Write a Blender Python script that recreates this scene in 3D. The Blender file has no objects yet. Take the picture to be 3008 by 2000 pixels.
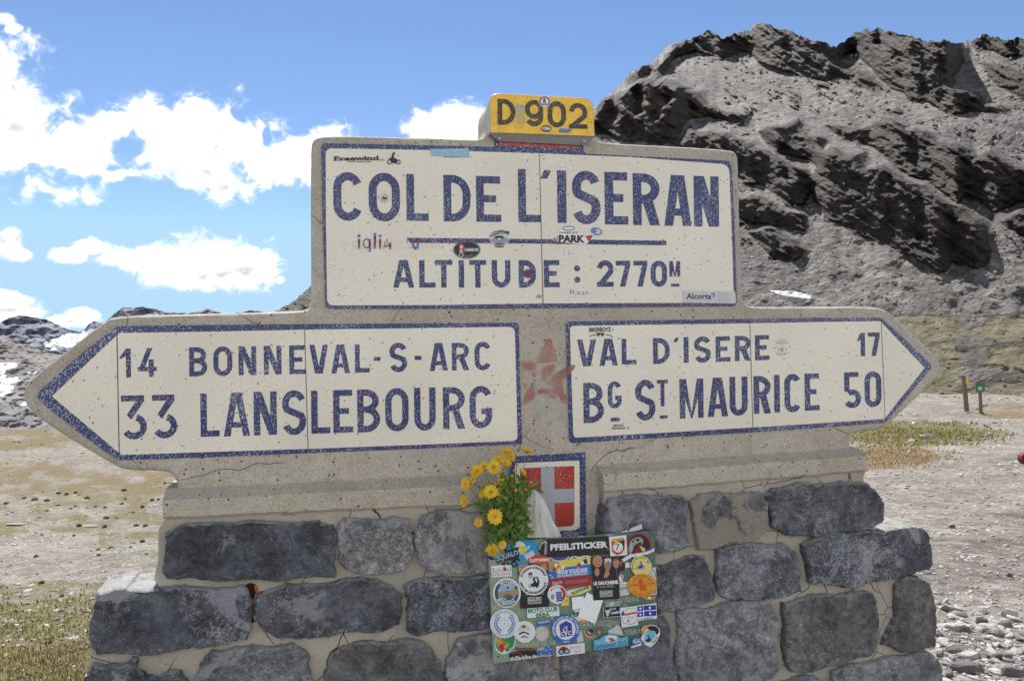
import bpy, math, random
import numpy as np
from mathutils import Vector, Matrix

random.seed(7)
RNG = np.random.default_rng(11)
SC = bpy.context.scene
COL = SC.collection

# ------------------------------------------------------------------ camera
F = 18.0 / 23.6 * 3008.0          # focal length in pixels of the 3008 x 2000 photograph
CX, CY = 1504.0, 1000.0
ROLL = math.radians(0.8)
EYE = Vector((0, 0, 1.6))
RV = Vector((math.cos(ROLL), 0, -math.sin(ROLL)))
UV = Vector((math.sin(ROLL), 0, math.cos(ROLL)))
FV = Vector((0, 1, 0))
cd = bpy.data.cameras.new('camera')
cam = bpy.data.objects.new('camera', cd)
COL.objects.link(cam)
cd.sensor_width = 23.6
cd.lens = 18.0
cd.clip_start = 0.05
cd.clip_end = 30000
m = Matrix((RV, UV, -FV)).transposed().to_4x4()
m.translation = EYE
cam.matrix_world = m
SC.camera = cam

# ------------------------------------------------------------------ light
SUN_EL = math.radians(56)
SUN_AZ = math.radians(-14)         # from straight ahead (+Y) towards the left
sd = Vector((math.sin(SUN_AZ) * math.cos(SUN_EL), math.cos(SUN_AZ) * math.cos(SUN_EL), math.sin(SUN_EL)))
sl = bpy.data.lights.new('sun', 'SUN')
sl.energy = 2.8
sl.angle = math.radians(0.53)
sl.color = (1.0, 0.965, 0.91)
so = bpy.data.objects.new('sun', sl)
so.rotation_euler = (-sd).to_track_quat('-Z', 'Y').to_euler()
COL.objects.link(so)

VS = SC.view_settings
VS.view_transform = 'Standard'
VS.look = 'None'
VS.gamma = 1.0
VS.exposure = 1.6
VS.use_curve_mapping = False

W = bpy.data.worlds.new('World')
SC.world = W
W.use_nodes = True
wn, wl = W.node_tree.nodes, W.node_tree.links
wn.clear()


def pix_dir(x, y):
    return FV + RV * ((x - CX) / F) - UV * ((y - CY) / F)


class NB:
    """tiny helper for node trees"""
    def __init__(s, nt):
        s.nt = nt
        s.n = nt.nodes
        s.l = nt.links

    def new(s, t, **kw):
        n = s.n.new(t)
        for k, v in kw.items():
            setattr(n, k, v)
        return n

    def put(s, sock, v):
        if v is None:
            return
        if isinstance(v, (int, float)):
            sock.default_value = v
        elif isinstance(v, (tuple, list)):
            if len(v) == 3 and sock.type == 'RGBA':
                v = (*v, 1)
            sock.default_value = v
        else:
            s.l.new(v, sock)

    def math(s, op, a, b=None, c=None, clamp=False):
        n = s.new('ShaderNodeMath', operation=op)
        n.use_clamp = clamp
        s.put(n.inputs[0], a); s.put(n.inputs[1], b)
        if c is not None:
            s.put(n.inputs[2], c)
        return n.outputs[0]

    def vmath(s, op, a, b=None, out=0):
        n = s.new('ShaderNodeVectorMath', operation=op)
        s.put(n.inputs[0], a)
        if b is not None:
            s.put(n.inputs[1], b)
        return n.outputs['Value'] if op in ('LENGTH', 'DOT_PRODUCT') else n.outputs[0]

    def noise(s, vec, scale, detail=4, rough=0.55, dist=0.0, ntype=None):
        n = s.new('ShaderNodeTexNoise')
        s.put(n.inputs['Vector'], vec)
        n.inputs['Scale'].default_value = scale
        n.inputs['Detail'].default_value = detail
        n.inputs['Roughness'].default_value = rough
        n.inputs['Distortion'].default_value = dist
        return n.outputs['Fac']

    def voro(s, vec, scale, feature='F1', rand=1.0, out='Distance'):
        n = s.new('ShaderNodeTexVoronoi', feature=feature)
        s.put(n.inputs['Vector'], vec)
        n.inputs['Scale'].default_value = scale
        n.inputs['Randomness'].default_value = rand
        return n.outputs[out]

    def ramp(s, v, lo, hi, a=0.0, b=1.0, smooth=True):
        n = s.new('ShaderNodeMapRange', interpolation_type='SMOOTHSTEP' if smooth else 'LINEAR')
        s.put(n.inputs['Value'], v)
        n.inputs['From Min'].default_value = lo
        n.inputs['From Max'].default_value = hi
        n.inputs['To Min'].default_value = a
        n.inputs['To Max'].default_value = b
        return n.outputs['Result']

    def mix(s, f, a, b, blend='MIX'):
        n = s.new('ShaderNodeMix', data_type='RGBA', blend_type=blend)
        s.put(n.inputs['Factor'], f)
        s.put(n.inputs['A'] if False else n.inputs[6], a)
        s.put(n.inputs[7], b)
        return n.outputs[2]

    def coord(s, which='Object'):
        return s.new('ShaderNodeTexCoord').outputs[which]

    def mapping(s, vec, scale=(1, 1, 1), rot=(0, 0, 0), loc=(0, 0, 0)):
        n = s.new('ShaderNodeMapping')
        s.put(n.inputs['Vector'], vec)
        n.inputs['Scale'].default_value = scale
        n.inputs['Rotation'].default_value = rot
        n.inputs['Location'].default_value = loc
        return n.outputs[0]

    def attr(s, name, out='Fac'):
        n = s.new('ShaderNodeAttribute')
        n.attribute_name = name
        return n.outputs[out]


# ---- world: Nishita sky plus a procedural cloud layer fixed in direction space
nb = NB(W.node_tree)
sky = nb.new('ShaderNodeTexSky', sky_type='NISHITA')
sky.sun_disc = False
sky.sun_elevation = SUN_EL
sky.sun_rotation = SUN_AZ
sky.altitude = 2770
sky.air_density = 1.0
sky.dust_density = 0.1
sky.ozone_density = 3.2
SKY_K = 0.050
g = nb.coord('Generated')
sep = nb.new('ShaderNodeSeparateXYZ')
wl.new(g, sep.inputs[0])
ysafe = nb.math('MAXIMUM', sep.outputs[1], 0.02)
gx = nb.math('DIVIDE', sep.outputs[0], ysafe)
gz = nb.math('DIVIDE', sep.outputs[2], ysafe)
cmb = nb.new('ShaderNodeCombineXYZ')
wl.new(gx, cmb.inputs[0]); wl.new(gz, cmb.inputs[1])
gp = cmb.outputs[0]
K = 3008 / 2358.0
blobs = [  # centre x, y, radii, in the 2358-wide view of the photo
    (-60, 230, 170, 130), (60, 275, 105, 115), (-40, 360, 230, 75), (190, 365, 110, 72), (140, 345, 110, 80),
    (262, 292, 62, 45), (355, 275, 75, 62), (455, 280, 105, 66), (420, 345, 120, 75), (560, 330, 95, 66),
    (620, 365, 80, 62), (520, 425, 60, 46), (480, 395, 90, 55), (700, 340, 55, 42), (690, 390, 60, 42), (770, 350, 90, 60),
    (255, 400, 70, 18), (495, 590, 95, 50), (575, 607, 66, 52), (450, 632, 150, 38), (360, 605, 90, 38), (270, 592, 75, 24),
    (165, 590, 45, 17), (215, 575, 45, 18),
    (1010, 290, 62, 40), (1060, 282, 70, 46), (1120, 290, 80, 48), (1190, 300, 60, 50),
    (20, 572, 42, 34), (18, 545, 26, 20), (48, 585, 26, 18),
    (10, 705, 62, 24), (60, 722, 50, 18), (165, 738, 70, 17), (205, 727, 30, 16), (-60, 700, 80, 40),
    (2, 42, 34, 16), (30, 66, 20, 10), (645, 645, 12, 10),
    (-330, 330, 230, 130), (-420, 560, 160, 50), (2900, 560, 260, 60), (3300, 330, 300, 120)]
acc = None
for bx, by, rx, ry in blobs:
    d = pix_dir(bx * K, by * K)
    c = (d.x / d.y, d.z / d.y, 0)
    v = nb.vmath('SUBTRACT', gp, c)
    v = nb.vmath('MULTIPLY', v, (F / (rx * K), F / (ry * K), 0))
    v = nb.math('SUBTRACT', 1.0, nb.vmath('LENGTH', v))
    acc = v if acc is None else nb.math('SMOOTH_MAX', acc, v, 0.12)
for bx, by, rx, ry in [(300, 338, 36, 26), (615, 308, 10, 26)]:
    d = pix_dir(bx * K, by * K)
    v = nb.vmath('SUBTRACT', gp, (d.x / d.y, d.z / d.y, 0))
    v = nb.vmath('MULTIPLY', v, (F / (rx * K), F / (ry * K), 0))
    v = nb.math('MULTIPLY', nb.math('SUBTRACT', nb.vmath('LENGTH', v), 0.75), 0.9)
    acc = nb.math('SMOOTH_MIN', acc, v, 0.25)
# behind the camera and far to the sides: unseen cumulus, cover raised to fill-light the wall
gen_n = nb.noise(nb.vmath('MULTIPLY', g, (1, 1, 2.6)), 3.1, 3, 0.5)
gen_v = nb.math('SUBTRACT', nb.math('MULTIPLY', gen_n, 6.0), 2.72)
side = nb.ramp(sep.outputs[1], 0.45, 0.30)
hi = nb.ramp(sep.outputs[2], 0.80, 0.55)
gen_v = nb.math('SUBTRACT', gen_v, nb.math('MULTIPLY', nb.math('SUBTRACT', 1.0, nb.math('MULTIPLY', side, hi)), 9))
acc = nb.math('MAXIMUM', acc, gen_v)
n1 = nb.noise(nb.vmath('MULTIPLY', g, (1, 1, 1.3)), 11, 10, 0.60, 0.3)
n2 = nb.noise(nb.vmath('MULTIPLY', g, (1, 1, 1.2)), 38, 6, 0.6, 0.6)
edge = nb.math('ADD', nb.math('MULTIPLY', nb.math('SUBTRACT', n1, 0.5), 2.8), nb.math('MULTIPLY', nb.math('SUBTRACT', n2, 0.5), 2.3))
dens = nb.math('ADD', acc, edge)
mask = nb.math('POWER', nb.ramp(dens, -0.42, 0.62), 2.0)
sh = None
for bx, by, rx, ry in [(-10, 285, 150, 60), (60, 390, 150, 22), (500, 640, 190, 34), (560, 628, 90, 26), (420, 395, 150, 26), (540, 440, 70, 24), (150, 745, 60, 10), (20, 715, 70, 12), (40, 600, 40, 12), (-350, 400, 250, 60), (1100, 330, 120, 20)]:
    d = pix_dir(bx * K, by * K)
    v = nb.vmath('SUBTRACT', gp, (d.x / d.y, d.z / d.y, 0))
    v = nb.vmath('MULTIPLY', v, (F / (rx * K), F / (ry * K), 0))
    v = nb.math('SUBTRACT', 1.0, nb.vmath('LENGTH', v))
    sh = v if sh is None else nb.math('MAXIMUM', sh, v)
sh = nb.math('ADD', sh, nb.math('MULTIPLY', nb.math('SUBTRACT', nb.noise(g, 9, 6, 0.6), 0.5), 2.2))
shade = nb.math('MULTIPLY', nb.ramp(sh, -0.55, 0.95), nb.ramp(dens, 0.0, 0.9))
ccol = nb.mix(shade, (1.0, 1.0, 1.0), (0.33, 0.345, 0.37))
skyc = nb.vmath('MULTIPLY', sky.outputs[0], (SKY_K, SKY_K, SKY_K))
skyc = nb.vmath('MINIMUM', skyc, (0.160, 0.248, 0.325))
ccol = nb.vmath('MULTIPLY', ccol, (0.72, 0.70, 0.68))
wcol = nb.mix(mask, skyc, ccol)
bg = nb.new('ShaderNodeBackground')
wl.new(wcol, bg.inputs[0])
bg.inputs[1].default_value = 1.0
wo = nb.new('ShaderNodeOutputWorld')
wl.new(bg.outputs[0], wo.inputs[0])

# ------------------------------------------------------------------ helpers


def tag(o, label=None, cat=None, group=None, kind=None):
    for k, v in (('label', label), ('category', cat), ('group', group), ('kind', kind)):
        if v:
            o[k] = v
    return o


def empty(name, loc, label, cat, group=None):
    o = bpy.data.objects.new(name, None)
    o.empty_display_size = 0.1
    o.location = loc
    COL.objects.link(o)
    return tag(o, label, cat, group)


def wloc(o):
    v = Vector((0, 0, 0))
    while o is not None:
        v = v + o.location
        o = o.parent
    return v


def mkobj(name, V, FC, mats, parent=None, mi=None, smooth=False, label=None, org=None):
    """V in world metres.  The object's origin is its parent's (or org)."""
    V = np.asarray(V, dtype=np.float64).reshape(-1, 3)
    base = np.array(wloc(parent)) if parent is not None else np.zeros(3)
    o0 = np.array(org) if org is not None else base
    me = bpy.data.meshes.new(name)
    me.from_pydata((V - o0).tolist(), [], FC)
    if not isinstance(mats, (list, tuple)):
        mats = [mats]
    for mm in mats:
        me.materials.append(mm)
    if mi is not None:
        me.polygons.foreach_set('material_index', mi)
    if smooth:
        me.polygons.foreach_set('use_smooth', [True] * len(me.polygons))
    me.update()
    o = bpy.data.objects.new(name, me)
    COL.objects.link(o)
    if parent is not None:
        o.parent = parent
    o.location = Vector(o0 - base)
    if label:
        o['label'] = label
    return o


# ---- the wall's own frame: W1 along the wall, z up, NV towards the camera
PHI = math.atan(1798.0 / 7000.0)
W1 = Vector((math.cos(PHI), math.sin(PHI), 0))
NV = Vector((math.sin(PHI), -math.cos(PHI), 0))
P0 = Vector((0, 2.55, 1.6))


def P(x, y, e=0.0):
    """photo point (3008 px frame) carried onto the wall plane that stands e metres proud of the wall face"""
    d = pix_dir(x, y)
    t = ((P0 - EYE).dot(NV) + e) / d.dot(NV)
    return EYE + d * t


def uvz(x, y):
    p = P(x, y, 0) - P0
    return (p.dot(W1), p.z)


def fromuv(u, v, e):
    return P0 + W1 * u + Vector((0, 0, v)) + NV * e


def chaikin(pts, n=2, closed=True):
    for _ in range(n):
        q = []
        L = len(pts)
        for i in range(L if closed else L - 1):
            a, b = pts[i], pts[(i + 1) % L]
            q.append((a[0] * .75 + b[0] * .25, a[1] * .75 + b[1] * .25))
            q.append((a[0] * .25 + b[0] * .75, a[1] * .25 + b[1] * .75))
        if not closed:
            q = [pts[0]] + q + [pts[-1]]
        pts = q
    return pts


def resample(pts, step):
    out = []
    L = len(pts)
    for i in range(L):
        a, b = pts[i], pts[(i + 1) % L]
        d = math.hypot(b[0] - a[0], b[1] - a[1])
        k = max(1, int(round(d / step)))
        for j in range(k):
            out.append((a[0] + (b[0] - a[0]) * j / k, a[1] + (b[1] - a[1]) * j / k))
    return out


def area(pts):
    return 0.5 * sum(pts[i][0] * pts[(i + 1) % len(pts)][1] - pts[(i + 1) % len(pts)][0] * pts[i][1] for i in range(len(pts)))


def inset(pts, d):
    """inward offset of a counter-clockwise polygon"""
    L = len(pts)
    out = []
    for i in range(L):
        a, b, c = pts[i - 1], pts[i], pts[(i + 1) % L]
        n1 = (-(b[1] - a[1]), b[0] - a[0]); n2 = (-(c[1] - b[1]), c[0] - b[0])
        l1 = math.hypot(*n1) or 1; l2 = math.hypot(*n2) or 1
        n1 = (n1[0] / l1, n1[1] / l1); n2 = (n2[0] / l2, n2[1] / l2)
        s = (n1[0] + n2[0], n1[1] + n2[1]); q = s[0] ** 2 + s[1] ** 2
        k = 2 * d / max(q, 1.0)
        out.append((b[0] + s[0] * k, b[1] + s[1] * k))
    return out


def slab(name, uv, e_front, e_back, bev, mat, parent, rings=3, label=None, jit=0.0, smooth=False):
    """extruded outline in the wall frame with a rounded front edge"""
    if area(uv) < 0:
        uv = uv[::-1]
    N = len(uv)
    V, FC = [], []
    lv = [(uv, e_back), (uv, e_front - bev)]
    for r in range(1, rings + 1):
        a = math.pi / 2 * r / rings
        lv.append((inset(uv, bev * (1 - math.cos(a))), e_front - bev + bev * math.sin(a)))
    for ring, e in lv:
        for (u, v) in ring:
            j = random.uniform(-jit, jit)
            V.append(fromuv(u + j, v + random.uniform(-jit, jit), e))
    for r in range(len(lv) - 1):
        for i in range(N):
            a = r * N + i; b = r * N + (i + 1) % N
            FC.append((a, b, b + N, a + N))
    FC.append(tuple(range((len(lv) - 1) * N, len(lv) * N)))
    FC.append(tuple(range(N - 1, -1, -1)))
    return mkobj(name, V, FC, mat, parent, label=label)


# ------------------------------------------------------------------ materials
def material(name):
    mt = bpy.data.materials.new(name)
    mt.use_nodes = True
    b = NB(mt.node_tree)
    pr = b.n.get('Principled BSDF')
    return mt, b, pr


FLAT = {}


def flat(name, col, rough=0.45, spec=0.5, metal=0.0):
    if name in FLAT:
        return FLAT[name]
    mt, b, pr = material(name)
    co = b.coord('Object')
    n = b.noise(co, 160, 3, 0.6)
    v = b.ramp(n, 0.3, 0.7, 0.86, 1.06, False)
    c = b.mix(1.0, tuple(col), v, 'MULTIPLY')
    b.put(pr.inputs['Base Color'], c)
    pr.inputs['Roughness'].default_value = rough
    pr.inputs['Specular IOR Level'].default_value = spec
    pr.inputs['Metallic'].default_value = metal
    FLAT[name] = mt
    return mt


def bump(b, pr, h, strength=0.4, dist=0.01, normal=None):
    n = b.new('ShaderNodeBump')
    n.inputs['Strength'].default_value = strength
    n.inputs['Distance'].default_value = dist
    b.put(n.inputs['Height'], h)
    if normal is not None:
        b.l.new(normal, n.inputs['Normal'])
    b.l.new(n.outputs[0], pr.inputs['Normal'])
    return n.outputs[0]


def enamel(name, col, speck, big=0.0, speck_t=0.60, wear=0.0, scale=300):
    """vitreous enamel on lava stone: pits and chips of another colour scattered over it"""
    mt, b, pr = material(name)
    co = b.coord('Object')
    st = b.mapping(co, (1, 1, 0.75), (0.3, 0.5, 0.2))
    n = b.noise(st, scale, 2, 0.6, 0.4)
    cluster = b.noise(co, 7, 3, 0.5)
    thr = b.math('ADD', n, b.math('MULTIPLY', b.math('SUBTRACT', cluster, 0.5), 0.16 + wear))
    m1 = b.ramp(thr, speck_t, speck_t + 0.035)
    c = b.mix(m1, tuple(col), tuple(speck))
    vd = b.voro(b.mapping(co, (1, 1, 1), (0.1, 0.4, 0.7)), 62)
    vr = b.voro(b.mapping(co, (1, 1, 1), (0.1, 0.4, 0.7)), 62, out='Color')
    sx = b.new('ShaderNodeSeparateXYZ'); b.put(sx.inputs[0], vr)
    m2 = b.math('MULTIPLY', b.ramp(vd, 0.22, 0.12), b.ramp(sx.outputs[0], 1 - big, 1 - big + 0.02))
    m2 = b.math('MULTIPLY', m2, b.ramp(b.noise(co, 500, 2), 0.35, 0.5))
    c = b.mix(m2, c, (0.09, 0.075, 0.06))
    tone = b.ramp(b.noise(co, 3.5, 4), 0.3, 0.7, 0.90, 1.04, False)
    c = b.mix(1.0, c, tone, 'MULTIPLY')
    b.put(pr.inputs['Base Color'], c)
    b.put(pr.inputs['Roughness'], b.ramp(m1, 0, 1, 0.30, 0.65))
    pr.inputs['Specular IOR Level'].default_value = 0.5
    bump(b, pr, b.math('SUBTRACT', 1.0, b.math('MAXIMUM', m1, m2)), 0.25, 0.0006)
    return mt


M_CREAM = enamel('enamel_cream', (0.80, 0.742, 0.605), (0.33, 0.30, 0.25), big=0.24, speck_t=0.652)
M_BLUE = enamel('enamel_blue', (0.022, 0.030, 0.135), (0.42, 0.43, 0.42), big=0.10, speck_t=0.575, scale=270)
M_BLUEW = enamel('enamel_blue_worn', (0.026, 0.036, 0.145), (0.42, 0.44, 0.46), big=0.1, speck_t=0.55, scale=270)
M_RED = enamel('enamel_red', (0.42, 0.028, 0.018), (0.60, 0.50, 0.46), big=0.0, speck_t=0.60, wear=0.45)
M_CROSS = enamel('enamel_grey', (0.40, 0.42, 0.45), (0.22, 0.22, 0.22), big=0.18, speck_t=0.69)


def concrete(name, col, scale=1.0, crack=True, pits=True, stain=0.5):
    mt, b, pr = material(name)
    co = b.coord('Object')
    n1 = b.noise(co, 2.2, 6, 0.6)
    n2 = b.noise(co, 24, 5, 0.65)
    n3 = b.noise(co, 420, 2, 0.5)
    c = b.mix(b.ramp(n1, 0.3, 0.7), tuple(x * 0.86 for x in col), tuple(x * 1.12 for x in col))
    c = b.mix(b.ramp(n2, 0.35, 0.75, 0, 0.55), c, (col[0] * 0.80, col[1] * 0.72, col[2] * 0.60))
    c = b.mix(1.0, c, b.ramp(n3, 0.3, 0.7, 0.72, 1.22, False), 'MULTIPLY')
    # smoother grey cement skin over part of it
    skin = b.ramp(b.noise(b.mapping(co, (0.8, 0.8, 2.0)), 3.1, 5, 0.6, 0.4), 0.52, 0.60)
    c = b.mix(b.math('MULTIPLY', skin, 0.45), c, (col[0] * 0.90, col[1] * 0.95, col[2] * 1.03))
    # runs of dirt going down
    run = b.noise(b.mapping(co, (14, 14, 0.8)), 1.0, 4, 0.6)
    c = b.mix(b.ramp(run, 0.55, 0.8, 0, stain), c, (col[0] * 0.60, col[1] * 0.56, col[2] * 0.50))
    bl = b.noise(b.mapping(co, (1, 1, 1.6)), 6.5, 8, 0.72, 0.5)
    c = b.mix(b.ramp(bl, 0.54, 0.70, 0, 0.55), c, (col[0] * 0.66, col[1] * 0.60, col[2] * 0.52))
    ag = b.voro(co, 230, out='Color'); sa = b.new('ShaderNodeSeparateXYZ'); b.put(sa.inputs[0], ag)
    c = b.mix(b.math('MULTIPLY', b.ramp(sa.outputs[0], 0.80, 0.86), 0.35), c, (0.22, 0.17, 0.12))
    c = b.mix(b.math('MULTIPLY', b.ramp(sa.outputs[2], 0.86, 0.92), 0.5), c, (0.60, 0.56, 0.48))
    hgt = b.math('MULTIPLY', n3, 0.35)
    hgt = b.math('ADD', hgt, b.math('MULTIPLY', n2, 0.8))
    if pits:
        pv = b.voro(co, 75)
        pr_ = b.voro(co, 75, out='Color')
        sx = b.new('ShaderNodeSeparateXYZ'); b.put(sx.inputs[0], pr_)
        pm = b.math('MULTIPLY', b.ramp(pv, 0.30, 0.16), b.ramp(sx.outputs[1], 0.86, 0.88))
        c = b.mix(pm, c, (0.045, 0.04, 0.035))
        hgt = b.math('SUBTRACT', hgt, b.math('MULTIPLY', pm, 1.5))
    if crack:
        warp = b.new('ShaderNodeTexNoise'); warp.inputs['Scale'].default_value = 6
        b.put(warp.inputs['Vector'], co)
        wv = b.vmath('ADD', co, b.vmath('MULTIPLY', warp.outputs['Color'], (0.09, 0.09, 0.09)))
        ed = b.voro(wv, 2.3, 'DISTANCE_TO_EDGE')
        ck = b.math('MULTIPLY', b.ramp(ed, 0.0042, 0.0012), b.ramp(b.noise(co, 1.9, 2), 0.54, 0.60))
        c = b.mix(b.math('MULTIPLY', ck, .8), c, (0.10, 0.08, 0.06))
        hgt = b.math('SUBTRACT', hgt, b.math('MULTIPLY', ck, 1.2))
    b.put(pr.inputs['Base Color'], c)
    pr.inputs['Roughness'].default_value = 0.9
    pr.inputs['Specular IOR Level'].default_value = 0.25
    bump(b, pr, hgt, 0.5, 0.004)
    return mt


M_CONC = concrete('concrete', (0.465, 0.427, 0.350))
M_LEDGE = concrete('concrete_rough', (0.47, 0.425, 0.340), stain=0.35)


def mortar():
    mt, b, pr = material('mortar')
    co = b.coord('Object')
    c = b.mix(b.ramp(b.noise(co, 5, 5, 0.6), 0.3, 0.7), (0.37, 0.333, 0.262), (0.47, 0.425, 0.34))
    c = b.mix(1.0, c, b.ramp(b.noise(co, 420, 2), 0.3, 0.7, 0.78, 1.2, False), 'MULTIPLY')
    sandy = b.ramp(b.noise(co, 2.2, 5, .65), .45, .62, 0, .45)
    c = b.mix(sandy, c, (0.30, 0.285, 0.25))
    c = b.mix(b.ramp(b.noise(co, 18, 6, .7), .55, .72, 0, .5), c, (0.24, 0.20, 0.15))
    warp = b.new('ShaderNodeTexNoise'); warp.inputs['Scale'].default_value = 9
    b.put(warp.inputs['Vector'], co)
    wv = b.vmath('ADD', co, b.vmath('MULTIPLY', warp.outputs['Color'], (0.06, 0.06, 0.06)))
    ed = b.voro(wv, 6.5, 'DISTANCE_TO_EDGE')
    ck = b.math('MULTIPLY', b.ramp(ed, 0.010, 0.003), b.ramp(b.noise(co, 3.1, 2), 0.46, 0.50))
    c = b.mix(ck, c, (0.06, 0.048, 0.04))
    rust = b.math('MULTIPLY', b.ramp(b.noise(co, 7, 4, 0.7, 1.0), 0.655, 0.69), b.ramp(b.noise(co, 60, 3), 0.4, 0.55))
    c = b.mix(rust, c, (0.36, 0.115, 0.03))
    b.put(pr.inputs['Base Color'], c)
    pr.inputs['Roughness'].default_value = 0.95
    pr.inputs['Specular IOR Level'].default_value = 0.2
    h = b.math('SUBTRACT', b.math('ADD', b.math('MULTIPLY', b.noise(co, 26, 5), 1.0), b.math('MULTIPLY', b.noise(co, 300, 2), 0.3)), b.math('MULTIPLY', ck, 1.6))
    bump(b, pr, h, 0.6, 0.006)
    return mt


M_MORTAR = mortar()


def rockmat(name, dark, light, amount, cream=0.0, seed=0.0):
    mt, b, pr = material(name)
    co = b.mapping(b.coord('Object'), loc=(seed, seed * 2.3, -seed))
    base = b.mix(b.ramp(b.noise(co, 9, 6, 0.65), 0.3, 0.72), tuple(x * 0.55 for x in dark), tuple(x * 1.5 for x in dark))
    n = b.noise(co, 120, 6, 0.78, 0.5)
    patch = b.noise(co, 5.2, 4, 0.6, 0.8)
    thr = b.math('ADD', n, b.math('MULTIPLY', b.math('SUBTRACT', patch, 0.5), 0.75))
    m1 = b.ramp(thr, 0.63 - amount, 0.80 - amount)
    c = b.mix(b.math('MULTIPLY', m1, 0.75), base, tuple(light))
    c = b.mix(b.math('MULTIPLY', b.ramp(b.noise(co, 210, 3, 0.7), 0.60, 0.70), 0.5), c, tuple(light))
    # thin pale veins
    vn = b.math('ABSOLUTE', b.math('SUBTRACT', b.noise(co, 7.5, 7, 0.62, 1.5), 0.5))
    vein = b.math('MULTIPLY', b.ramp(vn, 0.006, 0.001), b.ramp(b.noise(co, 4, 2), 0.50, 0.62))
    mot = b.noise(co, 38, 5, 0.7, 0.4)
    c = b.mix(1.0, c, b.ramp(mot, 0.3, 0.7, 0.45, 1.65, False), 'MULTIPLY')
    c = b.mix(b.math('MULTIPLY', vein, 0.9), c, tuple(light))
    big = b.ramp(b.math('ADD', b.noise(co, 4.1, 6, 0.7, 0.6), b.math('MULTIPLY', n, 0.12)), 0.70 - amount * 0.6, 0.76 - amount * 0.6)
    c = b.mix(b.math('MULTIPLY', big, 0.62), c, tuple(min(1, x * 1.15) for x in light))
    if cream:
        cm = b.ramp(b.noise(co, 4.5, 6, 0.65, 0.4), 0.60 - cream, 0.63 - cream)
        c = b.mix(b.math('MULTIPLY', cm, 0.85), c, (0.44, 0.38, 0.30))
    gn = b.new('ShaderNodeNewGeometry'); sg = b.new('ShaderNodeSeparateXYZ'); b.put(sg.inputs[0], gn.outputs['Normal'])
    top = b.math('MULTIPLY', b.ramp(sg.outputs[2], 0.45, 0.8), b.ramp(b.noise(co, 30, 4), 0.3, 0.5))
    c = b.mix(b.math('MULTIPLY', top, 0.8), c, (0.46, 0.45, 0.43))   # sunlit brightness of the tops put into the colour, with some weathering
    b.put(pr.inputs['Base Color'], c)
    pr.inputs['Roughness'].default_value = 0.72
    pr.inputs['Specular IOR Level'].default_value = 0.4
    h = b.math('ADD', b.math('MULTIPLY', b.noise(co, 16, 8, 0.66), 1.0), b.math('MULTIPLY', n, 0.4))
    bump(b, pr, h, 1.0, 0.03)
    return mt


DK = (0.108, 0.115, 0.130)
MD = (0.190, 0.194, 0.210)
LT = (0.42, 0.42, 0.43)
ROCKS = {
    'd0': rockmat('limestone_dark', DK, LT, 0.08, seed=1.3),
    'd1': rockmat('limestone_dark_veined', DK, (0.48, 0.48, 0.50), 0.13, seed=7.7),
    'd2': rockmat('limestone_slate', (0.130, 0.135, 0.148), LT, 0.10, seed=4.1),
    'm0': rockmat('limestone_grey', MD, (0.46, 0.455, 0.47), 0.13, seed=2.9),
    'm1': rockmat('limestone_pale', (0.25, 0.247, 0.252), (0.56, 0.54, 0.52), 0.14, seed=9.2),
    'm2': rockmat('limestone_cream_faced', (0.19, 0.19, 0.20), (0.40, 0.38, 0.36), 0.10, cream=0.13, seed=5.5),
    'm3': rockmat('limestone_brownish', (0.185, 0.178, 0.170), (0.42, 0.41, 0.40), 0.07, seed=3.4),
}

# ------------------------------------------------------------------ LAND
def vn2(x, y, seed):
    """smooth value noise on arrays"""
    r = np.random.default_rng(seed)
    tab = r.random((256, 256))
    xi = np.floor(x).astype(int); yi = np.floor(y).astype(int)
    fx = x - xi; fy = y - yi
    fx = fx * fx * (3 - 2 * fx); fy = fy * fy * (3 - 2 * fy)
    a = tab[xi & 255, yi & 255]; b = tab[(xi + 1) & 255, yi & 255]
    c = tab[xi & 255, (yi + 1) & 255]; d = tab[(xi + 1) & 255, (yi + 1) & 255]
    return (a * (1 - fx) + b * fx) * (1 - fy) + (c * (1 - fx) + d * fx) * fy


def fbm(x, y, seed, octv=5, gain=0.5, ridged=False):
    s = 0; a = 1; t = 0
    for o in range(octv):
        n = vn2(x * 2 ** o + o * 17.3, y * 2 ** o + o * 9.1, seed + o)
        if ridged:
            n = 1 - abs(2 * n - 1)
        s = s + n * a; t += a; a *= gain
    return s / t


CS, SN = math.cos(ROLL), math.sin(ROLL)


def pix2dir(x, y):
    """2358-wide photo pixels -> horizontal direction (dx,dy unit) and tangent of elevation"""
    u = (np.asarray(x) * K - CX) / F; v = -(np.asarray(y) * K - CY) / F
    X = CS * u + SN * v
    Z = -SN * u + CS * v
    h = np.hypot(X, 1.0)
    return X / h, 1.0 / h, Z / h


def dir2pix(dx, dy, t):
    X = dx / np.maximum(dy, .05); Z = t / np.maximum(dy, .05)
    u = CS * X - SN * Z; v = SN * X + CS * Z
    return (CX + F * u) / K, (CY - F * v) / K


RL = np.array([0, 3, 7, 20, 54, 110, 200, 300, 600, 1200, 3000, 9000.0])
ZL = np.array([-1.6, -1.62, -3.0, -6.0, -11.3, -16.0, -20.0, -26.5, -62.0, -140.0, -300, -700.0])
RR = np.array([0, 3.5, 43, 85, 150, 600, 1200, 3000, 9000.0])
ZR = np.array([-1.6, -1.64, -4.3, -5.5, -7, -20, -60, -160, -300.0])


def sstep(a, b, x):
    k = np.clip((x - a) / (b - a), 0, 1)
    return k * k * (3 - 2 * k)


def ground_base(az, r):
    w = sstep(math.radians(-10), math.radians(14), az)
    zl = np.interp(r, RL, ZL); zr = np.interp(r, RR, ZR)
    return zl * (1 - w) + zr * w


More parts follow.
